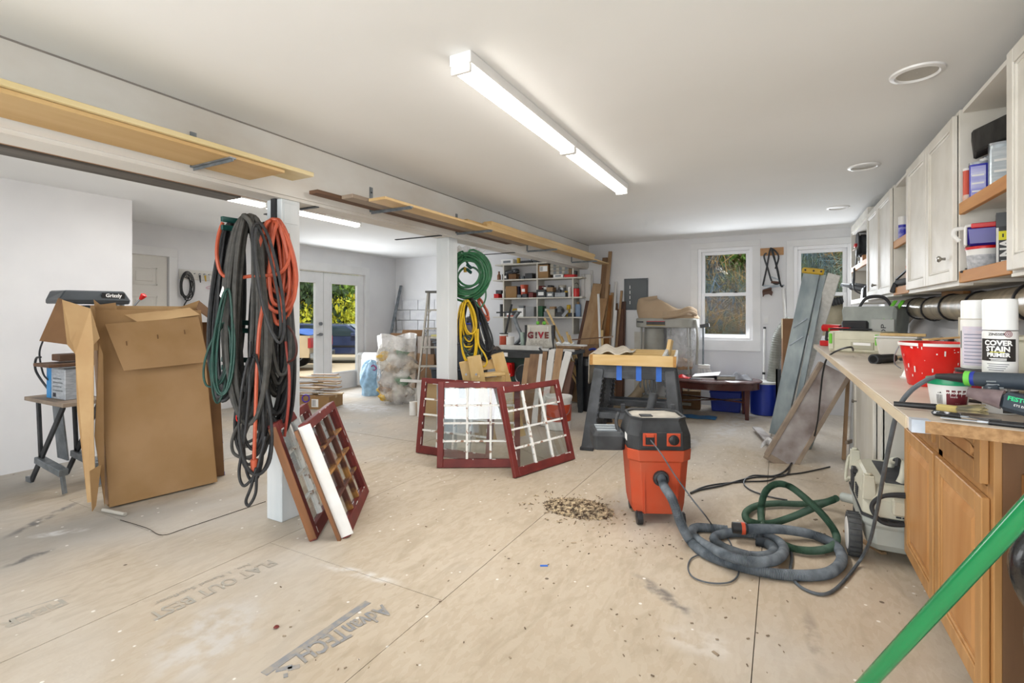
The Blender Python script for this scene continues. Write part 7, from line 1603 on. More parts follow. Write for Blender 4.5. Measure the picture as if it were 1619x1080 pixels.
# ------------------------------------------------------------------ oval table and what stands around it
m_cherry = mat('cherry_wood', '3a1512', '4c1f18', scale=5, rough=.22, coat=.5, stretch=(.3, 1, 1))
ot = T('oval_table', 'dark cherry oval coffee table under the left window', 'table', (-.80, 7.0, 0), R_(8))
MB().lathe([(.98, .455), (1.0, .462), (1.0, .472), (.97, .482), (.001, .482)], 44, sx=.60, sy=.38).build('table_top', mat('cherry_top', '5a3a36', '7d6b6e', scale=4, rough=.25, lo=.4, hi=.75), ot, smooth=True)
MB().lathe([(.93, .37), (.95, .372), (.95, .454), (.93, .455)], 44, sx=.60, sy=.38).build('apron', m_cherry, ot, smooth=True)
for x, y in ((-.40, -.20), (.40, -.20), (-.40, .20), (.40, .20)): MB().frus((x, y), .022, .022, 0, .036, .036, .40).build('leg', m_cherry, ot, bevel=.004)
MB().bar((-.40, -.20, .20), (.40, .20, .20), .03, .015).build('stretcher', m_cherry, ot); MB().bar((-.40, .20, .216), (.40, -.20, .216), .03, .015).build('stretcher', m_cherry, ot)
OT = .4835; oM = Matrix.Rotation(R_(8), 3, 'Z')
def otp(x, y): q = oM @ Vector((x, y, 0)); return (q.x - .80, q.y + 7.0, OT)
b_ = T('ring_binder', 'white ring binder propped open on the oval table', 'binder', otp(-.08, -.02), R_(12)); MB().sheet([(-.17, -.10, .02), (.15, -.12, .05), (.20, .12, .07), (-.12, .14, .03)], .006).build('cover', m_paper, b_); MB().box((-.16, -.11, 0), (.10, .10, .018)).build('pages', m_paper, b_); MB().box((-.165, -.115, .018), (.11, .105, .021)).build('lower_cover', m_darkc, b_)
b_ = T('notebook', 'thick dark notebook beside the white binder', 'book', otp(.15, -.06), R_(20)); MB().box((-.11, -.08, .004), (.11, .08, .040)).build('pages', m_clear, b_); MB().box((-.115, -.085, 0), (.115, .085, .004)).box((-.115, -.085, .040), (.115, .085, .044)).box((-.115, -.085, .004), (-.111, .085, .04)).build('cover', m_darkc, b_)
gcl = MB().grid(lambda a, b: tuple(Vector(otp(.33, .0)) + Vector((.30 * (a - .5), .22 * (b - .5), .003 + (.07 + .025 * math.sin(a * 13 + b * 6)) * math.sin(a * 3.14) * math.sin(b * 3.14)))), 22, 18).build('grey_cloth', mat('grey_cloth', '9a9ba0', '77787e', scale=10, rough=.9), smooth=True, solid=.004); tag(gcl, 'crumpled grey cloth at the right of the oval table', 'cloth')
rcl = MB().grid(lambda a, b: tuple(Vector(otp(-.40, -.10)) + Vector((.26 * (a - .5), .16 * (b - .5), .003 + .035 * math.sin(a * 3.14) * math.sin(b * 3.14) * (1 + .4 * math.sin(a * 12))))), 16, 12).build('red_cloth', m_red, smooth=True, solid=.004); tag(rcl, 'red cloth lying at the left of the oval table', 'cloth')
ph = MB().box((-.06, -.03, 0), (.06, .03, .012)).build('tape_measure_card', m_greyc, bevel=.003); ph.location = otp(-.20, -.20); tag(ph, 'flat grey card at the front of the oval table', 'card')
def tubbin(label, p, w, d, h, m, lidm, rz=0):
    t = T('storage_bin', label, 'storage bin', p, rz); MB().frus((0, 0), w * .44, d * .44, 0, w * .5, d * .5, h * .93).build('body', m, t, bevel=.012); MB().frus((0, 0), w * .53, d * .53, h * .93, w * .51, d * .51, h).build('lid', lidm, t, bevel=.006)
    for s_ in (-1, 1): MB().box((s_ * w * .5 - .015, -.06, h * .78), (s_ * w * .5 + .015, .06, h * .86)).build('handle', m, t, bevel=.004)
    return t
tubbin('royal blue plastic bin under the oval table', (-.66, 7.42, 0), .40, .3, .30, m_blue, m_blue)
dr_ = can('blue_drum', 'royal blue drum with a white rim right of the oval table', 'drum', (-.20, 7.40, 0), .165, .42, m_blue, m_white)
bs = MB().grid(lambda a, b: (-.93 + .42 * (a - .5), 6.72 + .22 * (b - .5) + .05 * a, .004 + .01 * math.sin(a * 6) ** 2), 8, 5).build('blue_sheet', mat('blue_sheet', '3f7fb8', '356ea0', scale=6, rough=.5), solid=.003); tag(bs, 'blue plastic sheet lying on the floor below the oval table', 'sheet')
carton('brown_carton', 'brown carton on the floor under the left of the oval table', (-1.12, 7.38, 0), .26, .22, .24, R_(5), m_carddk)
# ------------------------------------------------------------------ between the back windows
WG = 'things leaning by the right window'
vp = T('vacuum_wand', 'slim chrome vacuum wand standing between the windows', 'wand', (-.18, 7.6, 0)); a = P(1203, 646, Z=.01); a = Vector((-.215, 7.52, .0)); MB().cyl(a, Vector((-.20, 7.70, 1.14)), .014, n=12).build('tube', m_white, vp, world=True, smooth=True); MB().cyl(a + Vector((.0065, .079, .5)), a + Vector((.0068, .083, .53)), .019, n=12).build('joint', m_black, vp, world=True, smooth=True); MB().cyl(Vector((-.20, 7.697, 1.12)), Vector((-.20, 7.70, 1.145)), .018).build('cap', m_black, vp, world=True, smooth=True)
fh = T('flexible_duct', 'fat grey ribbed duct curving down between the windows', 'duct', (-.05, 7.5, 0)); MB().tube(spline([(.12, 7.50, 1.24), (.05, 7.52, 1.17), (-.03, 7.52, 1.02), (-.07, 7.50, .75), (-.10, 7.48, .45), (-.13, 7.46, .20), (-.14, 7.45, .14)], 26), .068, 14, rf=lambda i: 1 + .06 * (i % 3 == 0)).build('ribbed_hose', mat('duct_grey', '8d8f88', '7a7c74', scale=6, rough=.5), fh, world=True, smooth=True); MB().box((-.24, 7.36, .0), (-.02, 7.56, .14)).build('floor_boot', m_dblack, fh, world=True, bevel=.008)
tc2 = carton('tall_slim_carton', 'tall slim brown carton standing by the right window', (.075, 7.30, .0), .13, .10, 1.26, R_(10), mat('brown_card2', '8f6b4c', '7d5c40', scale=3, rough=.85))
bp_ = T('black_channel', 'short black channel standing beside the slim carton', 'channel', (-.03, 7.22, 0)); MB().box((-.06, 7.20, 0), (-.04, 7.26, .62)).box((-.06, 7.20, 0), (.0, 7.21, .62)).build('web', m_black, bp_, world=True); MB().box((-.065, 7.19, .0), (.01, 7.27, .02)).build('foot', m_dblack, bp_, world=True)
m_alum = mat('weathered_alu', '788488', '9ca6a7', scale=7, rough=.5, metal=.25, stretch=(1, 1, .4), detail=7)
def plank3(label, bot, top, w, t, m, up, name, extra=None):
    o = T(name, label, 'plank', bot, 0, WG); MB().bar(bot, top, w, t, up).build('web', m, o, world=True, bevel=.002)
    return o
t0 = Q(1283, 432, 5.35); b0 = P(1228, 688, Z=.01)
al = plank3('weathered aluminium stage plank with a yellow end cap', b0, t0, .135, .012, m_alum, (-.2, -1, .3), 'aluminium_plank')
dd = (t0 - b0).normalized(); sid = dd.cross(Vector((-.2, -1, .3))).normalized(); nn = sid.cross(dd).normalized()
for s_ in (-1, 1): MB().bar(b0 + sid * s_ * .07 - nn * .03, t0 + sid * s_ * .07 - nn * .03, .012, .075, (-.2, -1, .3)).build('flange', m_alum, al, world=True)
MB().bar(b0 + sid * .13 - nn * .05, t0 + sid * .105 - nn * .05, .05, .05, (-.2, -1, .3)).build('stiffener', m_alum, al, world=True)
MB().bar(t0 - dd * .01 + sid * .01, t0 + dd * .055 + sid * .01, .21, .035, (-.2, -1, .3)).build('yellow_end_cap', m_gold, al, world=True, bevel=.012)
for s_ in (-.06, .02, .09): q = t0 + dd * .025 + sid * s_ + nn * .018; MB().cyl(q, q + nn * .006, .010, n=8).build('rivet', m_dblack, al, world=True)
for k in (.55, .66): q = b0 + (t0 - b0) * k; MB().bar(q - sid * .06 + nn * .012, q + sid * .05 + nn * .012 + dd * .12, .02, .012).build('hook', m_galv, al, world=True)
plank3('long white-painted board leaning beside the aluminium plank', P(1248, 668, Z=.012), Q(1319, 434, 5.15), .115, .02, mat('white_gritty', 'd8d7d2', 'c9c8c2', scale=30, rough=.8), (-.2, -1, .3), 'white_plank')
b1 = P(1215, 722, Z=.05); t1 = Q(1302, 575, 4.45)
m_weath = mat('weathered_plank', '776a66', 'c6c2c1', scale=14, rough=.85, stretch=(.25, .25, .25), lo=.3, hi=.7, detail=8)
wp = T('weathered_door', 'weathered grey wooden panel leaning under the bench edge', 'panel', b1, 0, WG)
dd = (t1 - b1).normalized(); sd2 = Vector((.92, .28, .0)); sd2 = (sd2 - dd * sd2.dot(dd)).normalized(); n2 = dd.cross(sd2).normalized()
MB().bar(b1 + sd2 * .10, t1 + sd2 * .10, .22, .03, n2).build('panel', m_weath, wp, world=True, bevel=.003)
for s_ in (-.02, .22): MB().bar(b1 + sd2 * s_, t1 + sd2 * s_, .035, .05, n2).build('edge_rail', m_greyy, wp, world=True, bevel=.003)
MB().bar(b1 - sd2 * .03 + n2 * .0, b1 + sd2 * .23 + n2 * .0, .06, .045, n2).build('bottom_rail', m_greyy, wp, world=True, bevel=.003)
sp2 = plank3('splintered pale board lying at the foot of the weathered panel', P(1196, 676, Z=.04), P(1240, 722, Z=.04), .09, .02, m_weath, (0, 0, 1), 'splintered_board')
pbg = MB().grid(lambda a, b: tuple(P(1204 + 22 * a, 712 - 6 * math.sin(a * 3.1), Z=.05) + Vector((.01 * math.sin(b * 7), .05 * (b - .5), .03 + .05 * math.sin(b * 3.1) * math.sin(a * 3.1) + .01 * math.sin(a * 17 + b * 9)))), 16, 10).build('plastic_wrap', film_mat('white_film', 'e6e6e6', .75, .3), smooth=True); tag(pbg, 'scrap of white plastic wrap at the foot of the leaning panel', 'plastic')
gp = T('blue_grey_post', 'dusty blue-grey post leaning under the weathered panel', 'post', P(1272, 706, Z=0), 0, WG); MB().bar(P(1276, 708, Z=.01), Q(1310, 620, 4.6), .06, .05).build('post', m_alum, gp, world=True, bevel=.003); MB().bar(P(1282, 700, Z=.01), Q(1316, 622, 4.62), .015, .05).build('edge', m_dblack, gp, world=True)
# window insert board with a vent hose behind the lower right sash
vi = T('window_insert', 'beige insert board with a black ribbed vent hose in the right window', 'insert', (.47, 7.83, .99)); MB().box((.20, 7.852, 1.0), (.75, 7.866, 1.56)).build('board', mat('beige_board', 'c9bda4', 'b8ab92', scale=12, rough=.85), vi, world=True)
MB().tube([(.40 + .008 * i, 7.80 + .0 * i, 1.43 + .002 * i) for i in range(40)], .055, 14, rf=lambda i: 1.0 if i % 4 < 2 else .8).build('vent_hose', m_dblack, vi, world=True, smooth=True)
# bow saws on a wooden cleat
bs_ = T('saw_rack', 'wooden cleat on the wall between the windows', 'cleat', P(1222, 398, Y=YB), 0); a = P(1202, 393, Y=YB); b = P(1239, 403, Y=YB); MB().box((a.x, YB - .02, b.z), (b.x, YB - .001, a.z)).build('board', m_oakx, bs_, world=True, bevel=.002); MB().cyl((P(1220, 395, Y=YB).x, YB - .07, a.z - .03), (P(1220, 395, Y=YB).x, YB - .02, a.z - .03), .008).build('peg', m_steel, bs_, world=True)
def bow(label, pts, blade, y, grip):
    t = T('bow_saw', label, 'saw', P(1220, 395, Y=y), 0, 'bow saws on the cleat'); w = lambda u, v: P(u, v, Y=y)
    MB().tube(spline([w(*p) for p in pts], 5), .011, 8).build('frame', m_dblack, t, world=True, smooth=True); MB().bar(w(*blade[0]), w(*blade[1]), .004, .022, (0, 0, 1)).build('blade', m_galv, t, world=True)
    MB().tube([w(*p) for p in grip], .016, 8).build('grip', m_darkz, t, world=True, smooth=True)
bow('black bow saw hanging with its long blade to the left', [(1206, 452), (1212, 425), (1219, 392), (1226, 415), (1234, 450), (1238, 452)], ((1206, 452), (1238, 452)), 7.66, [(1206, 460), (1220, 456)])
bow('smaller bow saw with a folded steel frame hanging in front', [(1212, 400), (1208, 406), (1214, 425), (1221, 446), (1232, 447), (1229, 425), (1220, 394), (1231, 405), (1226, 425)], ((1219, 438), (1233, 443)), 7.62, [(1219, 446), (1231, 447)])
hs = T('hand_saw', 'old hand saw with a dark wooden handle hanging low', 'saw', P(1212, 462, Y=7.67), 0); w = lambda u, v, y=7.67: P(u, v, Y=y); MB().sheet([w(1205, 458), w(1221, 452), w(1240, 450), w(1240, 452)], .002).build('blade', m_galv, hs, world=True)
MB().sheet([w(1205, 460), w(1218, 456), w(1222, 462), w(1220, 468), w(1216, 465), w(1209, 466), w(1206, 470)], .02).build('handle', m_darkz, hs, world=True, bevel=.003)
wtb = T('white_pipe', 'clear white pipe standing against the wall below the saws', 'pipe', P(1240, 480, Y=7.70), 0); MB().cyl(P(1238, 456, Y=7.70), P(1241, 500, Y=7.70), .02).build('tube', m_white, wtb, world=True, smooth=True); MB().cyl(P(1241, 499, Y=7.70), P(1241.4, 640, Y=7.70), .02).build('lower_tube', m_white, wtb, world=True, smooth=True)
ol = T('wall_outlet', 'white wall outlet plate below the saws', 'outlet', P(1211, 506, Y=YB), 0); q = P(1211, 506, Y=YB); MB().box((q.x - .035, YB - .008, q.z - .057), (q.x + .035, YB - .001, q.z + .057)).build('plate', m_trim, ol, world=True, bevel=.002); MB().box((q.x - .016, YB - .010, q.z - .03), (q.x + .016, YB - .008, q.z + .03)).build('sockets', m_white, ol, world=True)
# ------------------------------------------------------------------ cord hanks on the first post
m_cordk = mat('cord_black', '1c1d1f', '2b2c2e', scale=30, rough=.6); m_cordg = mat('cord_dusty', '3b3b39', '4c4b48', scale=24, rough=.75); m_cordo = mat('cord_orange', 'b9573a', 'aa4c32', scale=20, rough=.5)
m_cordn = mat('cord_green', '1d4a40', '173c34', scale=20, rough=.5); m_cordy = mat('cord_yellow', 'd9b417', 'c9a310', scale=20, rough=.5); m_hgreen = mat('garden_green', '2f6b45', '28593a', scale=20, rough=.45)
rc_ = random.Random(11)
def hank(label, ut, vt, ub, vb, hw, n, r, m, s0, js=.05, jb=18, jw=.25, name='cord_hank', pear=.5, plug=None, cat='cord', tail=None, sm=16, group=None, lean=0):
    "one long cord wound into n hanging loops"
    pts = []
    for k in range(n):
        dvb = rc_.uniform(-jb, jb); w = hw * (1 + rc_.uniform(-jw, jw)); du = rc_.uniform(-.35, .35) * hw; ds = rc_.uniform(-js, js); dut = rc_.uniform(-.3, .3) * hw
        for i in range(sm):
            t = 2 * math.pi * i / sm; f = (1 - math.cos(t)) / 2
            wid = w * (pear + (1 - pear) * f ** .8) if pear < 1 else w
            u = ut + dut * (1 - f) + (ub + du - ut) * f + wid * math.sin(t); v = vt + rc_.uniform(0, 3) + (vb + dvb - vt) * f
            pts.append(Q(u, v, s0 + ds + .035 * math.cos(t * .5 + k) * .5 + .02 * math.sin(t)))
    if tail: pts += [Q(*q) for q in tail]
    p0 = Q(ut, vt, s0); t = T(name, label, cat, p0, 0, group)
    MB().tube(spline(pts, 3), r, 7).build('wound_cord', m, t, world=True, smooth=True)
    if plug:
        a, b = Q(*plug[0]), Q(*plug[1]); MB().cyl(a, b, r * 2.0, r * 1.7, 10).build('plug', plug[2], t, world=True, smooth=True)
        d = (b - a).normalized(); sd = d.orthogonal().normalized()
        for s_ in (-1, 1): MB().bar(b + sd * s_ * r * .7, b + sd * s_ * r * .7 + d * .018, .005, .002).build('prong', m_steel, t, world=True)
    return t
def peg(label, u0, v0, u1, v1, s0, s1, m):
    t = T('cord_hanger', label, 'hanger', Q(u0, v0, s0)); a, b = Q(u0, v0, s0), Q(u1, v1, s1)
    MB().bar(a, b, .022, .03).build('upper_bar', m, t, world=True, bevel=.003); MB().bar(a - Vector((0, 0, .048)), b - Vector((0, 0, .048)), .022, .03).build('lower_bar', m, t, world=True, bevel=.003)
    return t
m_teal = mat('teal_paint', '0f4a44', '0c3d38', scale=10, rough=.45)
peg('teal painted double hanger arm at the top of the first post', 350, 346, 418, 356, 2.86, 3.08, m_teal)
peg('teal painted hanger arm half way up behind the cords', 352, 508, 415, 512, 2.92, 3.08, m_teal)
peg('teal painted hanger arm low behind the green cord', 350, 568, 410, 570, 2.95, 3.08, m_teal)
hank('thick black cord hanging furthest left in long tight loops', 368, 352, 350, 618, 22, 14, .0135, m_cordk, 3.02, pear=.8)
hank('thick dusty grey cord draped over the front of the hanger', 392, 340, 386, 636, 25, 19, .0138, m_cordg, 2.88, js=.08, jb=34, jw=.5, pear=.8)
hank('heavy black cord hanging behind the orange one', 426, 352, 432, 672, 30, 13, .0125, m_cordk, 3.02, jb=26, pear=.6)
hank('bright orange cord coiled in wide rings at the post', 434, 346, 444, 478, 24, 10, .0105, m_cordo, 2.93, jb=36, jw=.5, pear=.6, tail=[(418, 470, 2.86), (410, 520, 2.82), (406, 590, 2.80), (404, 660, 2.80), (402, 715, 2.80), (402, 728, 2.80)], plug=((402, 726, 2.80), (402, 748, 2.80), m_cordo))
hank('thin black cord dangling lowest in open loops', 400, 560, 402, 738, 26, 6, .0085, m_cordk, 2.84, jb=30, jw=.4, pear=.4)
hank('dusty thin grey cord in loose low loops near the post', 408, 640, 392, 712, 28, 4, .009, m_cordg, 2.90, jb=26, pear=.5)
hank('grey cord hanging in short loops against the post', 440, 424, 440, 610, 20, 10, .011, m_cordg, 3.04, pear=.7)
hank('slim dark green cord hanging in loose loops on the left', 360, 455, 352, 610, 16, 3, .0062, m_cordn, 2.80, jb=34, jw=.4, pear=.45)
hank('dark green extension cord looping out towards the carton', 352, 510, 338, 620, 18, 3, .0062, m_cordn, 2.78, jb=20, jw=.4, pear=.7)
hank('thin black cord crossing the right face of the post', 408, 352, 436, 540, 18, 2, .0085, m_cordk, 2.80, jb=10, pear=.9)
oc_ = cable('single orange cord ring sticking out left of the hanger', [Q(352, 352, 2.9), Q(345, 375, 2.88), Q(343, 405, 2.86), Q(350, 432, 2.86), Q(368, 440, 2.85), Q(395, 437, 2.85), Q(420, 436, 2.86), Q(445, 430, 2.88), Q(458, 405, 2.92), Q(455, 370, 2.96)], .0105, m_cordo, 'orange_cable')
cable('long black tail cord dropping to a narrow bottom loop', [Q(396, 540, 2.80), Q(394, 620, 2.78), Q(387, 690, 2.78), Q(378, 745, 2.78), Q(385, 768, 2.78), Q(400, 755, 2.78), Q(405, 740, 2.78), Q(397, 770, 2.78), Q(389, 792, 2.78), Q(394, 799, 2.78), Q(404, 780, 2.78), Q(407, 745, 2.79), Q(420, 690, 2.82)], .0085, m_cordk, 'black_cable')
cable('dark red cord curving out at the right of the post', [Q(455, 515, 2.98), Q(465, 530, 2.96), Q(469, 550, 2.95), Q(466, 566, 2.96), Q(455, 573, 2.98)], .007, mat('cord_maroon', '4a2420', rough=.5), 'maroon_cable')
cable('thin red cord running down the right edge of the post', [Q(452, 540, 3.0), Q(457, 590, 2.98), Q(456, 640, 2.98), Q(450, 690, 2.99)], .0085, mat('cord_red', 'a8483c', rough=.5), 'red_cable')
tg_ = MB().sheet([Q(352, 452, 2.78), Q(358, 462, 2.78), Q(355, 478, 2.78), Q(347, 468, 2.78)], .002).build('paper_tag', m_paper); tag(tg_, 'diamond-shaped white tag hanging on the green cord', 'tag')
bp2 = T('cord_connector', 'black rubber connector hanging among the cords', 'connector', Q(362, 480, 2.80)); MB().cyl(Q(360, 462, 2.80), Q(362, 484, 2.80), .020, .018, 12).build('body', m_cordk, bp2, world=True, smooth=True); MB().cyl(Q(362, 484, 2.80), Q(366, 500, 2.80), .013, .009, 10).build('strain_relief', m_cordk, bp2, world=True, smooth=True)
ro = T('reel_plug', 'bright red plug hanging within the black cords', 'plug', Q(380, 642, 2.83)); MB().lathe([(.01, 0), (.02, .01), (.02, .03), (.01, .04)], 12, Q(380, 650, 2.86)).build('body', mat('bright_red', 'e0281e'), ro, world=True, smooth=True); MB().tube([Q(376, 655, 2.80) + Vector((.014 * math.cos(a), 0, .02 * math.sin(a) - .02)) for a in [i * math.pi / 6 for i in range(12)]], .003, 6, closed=True).build('ring', mat('bright_red', 'e0281e'), ro, world=True, smooth=True)
# ------------------------------------------------------------------ hoses and cords on the second post
sH = 5.02
def coil(label, uc, vc, ru, rv, n, r, m, s0, jr=.14, name='hose_coil', cat='hose', sq=1.0, jc=.1):
    pts = []
    for k in range(n):
        a_ = 1 + rc_.uniform(-jr, jr); du = rc_.uniform(-jc, jc) * ru; dv = rc_.uniform(-jc, jc) * rv; ds = rc_.uniform(-.06, .06)
        for i in range(18):
            t = 2 * math.pi * i / 18; pts.append(Q(uc + du + ru * a_ * math.sin(t), vc + dv - rv * a_ * math.cos(t), s0 + ds + .02 * math.cos(t)))
    t = T(name, label, cat, Q(uc, vc - rv, s0)); MB().tube(spline(pts, 2), r, 7).build('wound_hose', m, t, world=True, smooth=True)
    e = pts[-1]; MB().cyl(e, e + Vector((0, 0, -.05)), r * 1.5, n=10).build('end_fitting', m_gold if 'hose' in label else m_black, t, world=True, smooth=True)
    return t
peg('dark green hanger arm behind the second post', 738, 418, 745, 424, 5.0, 5.06, m_teal)
coil('green garden hose coiled in a fat ring on the second post', 738, 436, 27, 28, 17, .0115, m_hgreen, sH, jr=.32, jc=.2)
hank('bright yellow cord hanging in bunches on the second post', 738, 474, 742, 552, 12, 9, .0085, m_cordy, sH - .02, jb=26, jw=.5, js=.08, pear=.6, group='cords on the second post')
hank('black cord hanging beside the yellow one on the second post', 742, 472, 742, 545, 14, 10, .0085, m_cordk, sH, jb=14, pear=.7, group='cords on the second post')
hank('black rubber cord fanning out right of the yellow cord', 748, 476, 769, 560, 11, 13, .0095, m_cordk, sH + .08, jb=10, jw=.4, pear=.4, group='cords on the second post')
hank('dull green cord bunched low under the yellow one', 740, 528, 750, 566, 13, 8, .0085, mat('cord_olive', '4a5a4c', '5b6b5c', scale=20, rough=.6), sH + .02, jb=8, group='cords on the second post')
hank('orange cord hanging behind the black cord on the second post', 757, 470, 771, 503, 5, 4, .0095, m_cordo, sH + .15, jb=8, pear=.6, group='cords on the second post')
hank('thin white cord hung between black and orange cords', 750, 472, 768, 540, 3, 2, .006, m_white, sH + .12, jb=6, pear=.6, group='cords on the second post')
cable('red hose edge showing behind the green hose ring', [Q(750, 408, 5.1), Q(763, 416, 5.1), Q(769, 430, 5.1)], .009, mat('cord_red', 'a8483c'), 'red_hose')
cable('single green hose loop drooping below the ring', [Q(766, 440, sH), Q(768, 470, sH), Q(760, 486, sH), Q(752, 478, sH)], .0085, m_hgreen, 'green_loop')
cable('single yellow cord loop hanging lowest', [Q(756, 520, 4.96), Q(757, 545, 4.95), Q(766, 560, 4.95), Q(770, 572, 4.95), Q(765, 580, 4.95), Q(757, 575, 4.95)], .0085, m_cordy, 'yellow_loop')
# ------------------------------------------------------------------ pine stand behind the maroon sashes
pt = T('pine_trestle', 'new pine trestle with splayed plank legs behind the maroon sashes', 'trestle', (-2.62, 4.35, 0))
def lg(u0, v0, s0, u1, v1, w, nm='leg'):
    a = Q(u0, v0, s0); b = P(u1, v1, Z=.02); MB().bar(b, a, w, .035, (SN, -CS, 0)).build(nm, m_pinez, pt, world=True, bevel=.003)
lg(749, 563, 4.85, 776, 700, .13); lg(733, 572, 4.9, 760, 696, .09); lg(786, 559, 5.1, 822, 690, .13)
MB().bar(Q(752, 594, 4.92), Q(795, 590, 5.06), .12, .03, (0, 0, 1)).build('tread', m_pine, pt, world=True, bevel=.003); MB().bar(Q(757, 604, 4.95), Q(797, 600, 5.1), .03, .07, (0, 0, 1)).build('cross_rail', m_pine, pt, world=True, bevel=.003); MB().bar(Q(750, 580, 5.12), Q(786, 574, 5.16), .03, .10, (0, 0, 1)).build('back_rail', m_pine, pt, world=True, bevel=.003)
for u, v in ((737, 592), (753, 592)): q = Q(u, v, 4.84); MB().cyl(q, q + Vector((-SN, CS, 0)) * -.012, .011, n=8).build('bolt', m_steel, pt, world=True)
bkt = can('orange_bucket', 'white and orange five-gallon bucket behind the right maroon sash', 'bucket', (-2.26, 5.32, 0), .135, .37, m_white, m_white, m_orange, (.28, .80), r1=.15)
MB().tube(spline([(.155, 0, .33), (.15, -.10, .20), (.0, -.17, .15), (-.15, -.10, .20), (-.155, 0, .33)], 6), .004, 6).build('handle', m_steel, bkt, smooth=True)
# ------------------------------------------------------------------ step ladder, totes and bags in the left bay
m_aluw = mat('ladder_alu', 'b9b5ac', 'a5a198', scale=8, rough=.5, metal=.3)
la = P(657, 640, Z=0); ld = Vector((CS, SN, 0)); lf = Vector((-SN, CS, 0)); LB = la
lt = T('step_ladder', 'paint-spattered aluminium step ladder behind the second post', 'ladder', la)
def lp(x, y, z): return LB + ld * x + lf * y + Vector((0, 0, z))
Hh = 1.66
for x0, x1 in ((0, .14), (.60, .46)): MB().bar(lp(x0, 0, 0), lp(x1, .28, Hh), .028, .06, lf).build('front_rail', m_aluw, lt, world=True, bevel=.003)
for x0, x1 in ((.03, .15), (.57, .45)): MB().bar(lp(x0, .62, 0), lp(x1, .32, Hh), .02, .03, lf).build('rear_rail', m_aluw, lt, world=True)
for k in range(1, 6):
    f = k / 6; MB().bar(lp(.14 * f, .28 * f, Hh * f), lp(.6 - .14 * f, .28 * f, Hh * f), .085, .024, (0, 0, 1)).build('step', m_aluw, lt, world=True, bevel=.002)
    for sgn in (0, 1): x = .14 * f if not sgn else .6 - .14 * f; MB().bar(lp(x, .28 * f, Hh * f - .09), lp(x + (.07 if not sgn else -.07), .28 * f, Hh * f - .01), .012, .012).build('brace', m_aluw, lt, world=True)
MB().bar(lp(.10, .30, Hh), lp(.50, .30, Hh), .17, .03, (0, 0, 1)).build('top_cap', mat('cap_grey', '6a6a66', rough=.6), lt, world=True, bevel=.004)
ws_ = T('white_crate_shelf', 'white wooden box with a slat sticking out before the ladder', 'box', P(662, 652, Z=0)); q = P(664, 655, Z=0)
MB().bar(q + ld * .0 + Vector((0, 0, .22)), q + ld * .42 + Vector((0, 0, .22)), .30, .44, (0, 0, 1)).build('carcass', m_card2, ws_, world=True, bevel=.004)
MB().bar(q - ld * .22 - lf * .17 + Vector((0, 0, .47)), q + ld * .40 - lf * .17 + Vector((0, 0, .44)), .05, .03, (0, 0, 1)).build('slat', m_whitez, ws_, world=True); MB().bar(q - lf * .16 + ld * .02, q - lf * .16 + ld * .02 + Vector((0, 0, .44)), .05, .02, lf).build('stile', m_whitez, ws_, world=True)
can('white_pot', 'white paint pot at the foot of the clear rubbish bag', 'pot', P(657, 655, Z=0) - lf * .05 + ld * -.02, .05, .17, m_white, m_white)
def blob(label, name, c, w, d, h, m, folds=7, amp=.07, neck=.35, seed=0, cat='bag'):
    r0 = random.Random(seed); ph = [r0.uniform(0, 6.3) for _ in range(8)]
    t = T(name, label, cat, c, TH)
    def fn(a, b):
        th = a * 2 * math.pi
        prof = (1 - neck * max(0, (b - .6) / .4) ** 1.5) * (.82 + .18 * math.sin(min(1, b * 1.6) * math.pi * .5)) if b < .96 else (1 - neck) * (1 - (b - .96) * 24)
        k = 1 + amp * math.sin(th * folds + b * 5 + ph[0]) + amp * .6 * math.sin(th * (folds * 2 + 1) - b * 9 + ph[1]) + amp * .8 * math.sin(b * 14 + th * 2 + ph[2])
        return (w / 2 * prof * k * math.cos(th), d / 2 * prof * k * math.sin(th), h * b * (1 + .04 * math.sin(th * 3 + ph[3]) * b))
    MB().grid(fn, 60, 34, closed_u=True).build('bag_skin', m, t, smooth=True)
    return t
m_trash = film_mat('clear_rubbish_film', 'eceae6', .34, .12, ns=5)
bc_ = P(620, 642, Z=0) + lf * .30
tb_ = blob('huge clear plastic bag stuffed with rubbish', 'rubbish_bag', bc_, .60, .54, .96, m_trash, 4, .05, .22, 4)
junk = [mat('junk_%d' % i, *c, scale=12, rough=.8) for i, c in enumerate((('b09a80', 'd0c4b2'), ('dedbd4', 'b8b2a6'), ('2f6b40', '4b8a5a'), ('d0a020', 'c5b070'), ('8a7a70', 'c0b8ae'), ('7d6248', 'a88a6a'), ('efeeea', 'c9c8c4')))]
def blobbit(t, x, y, z, r, m):
    r0 = rc_.uniform(0, 6); MB().grid(lambda a, b: (x + r * math.sin(b * math.pi) * math.cos(a * 6.283) * (1 + .25 * math.sin(a * 25 + r0) + .2 * math.sin(b * 17)), y + r * .8 * math.sin(b * math.pi) * math.sin(a * 6.283) * (1 + .25 * math.sin(a * 19)), z + r * .75 * math.cos(b * math.pi) * (1 + .2 * math.sin(a * 13 + r0))), 16, 10, closed_u=True).build('rubbish_lump', m, t, smooth=False)
for i in range(46):
    a = rc_.uniform(0, 6.283); q = rc_.uniform(.10, .19); z = rc_.uniform(.08, .76); blobbit(tb_, q * math.cos(a), q * .85 * math.sin(a) - .04, z, rc_.uniform(.07, .13), junk[(0, 1, 4, 6, 5, 0, 1, 2, 4, 3)[i % 10]])
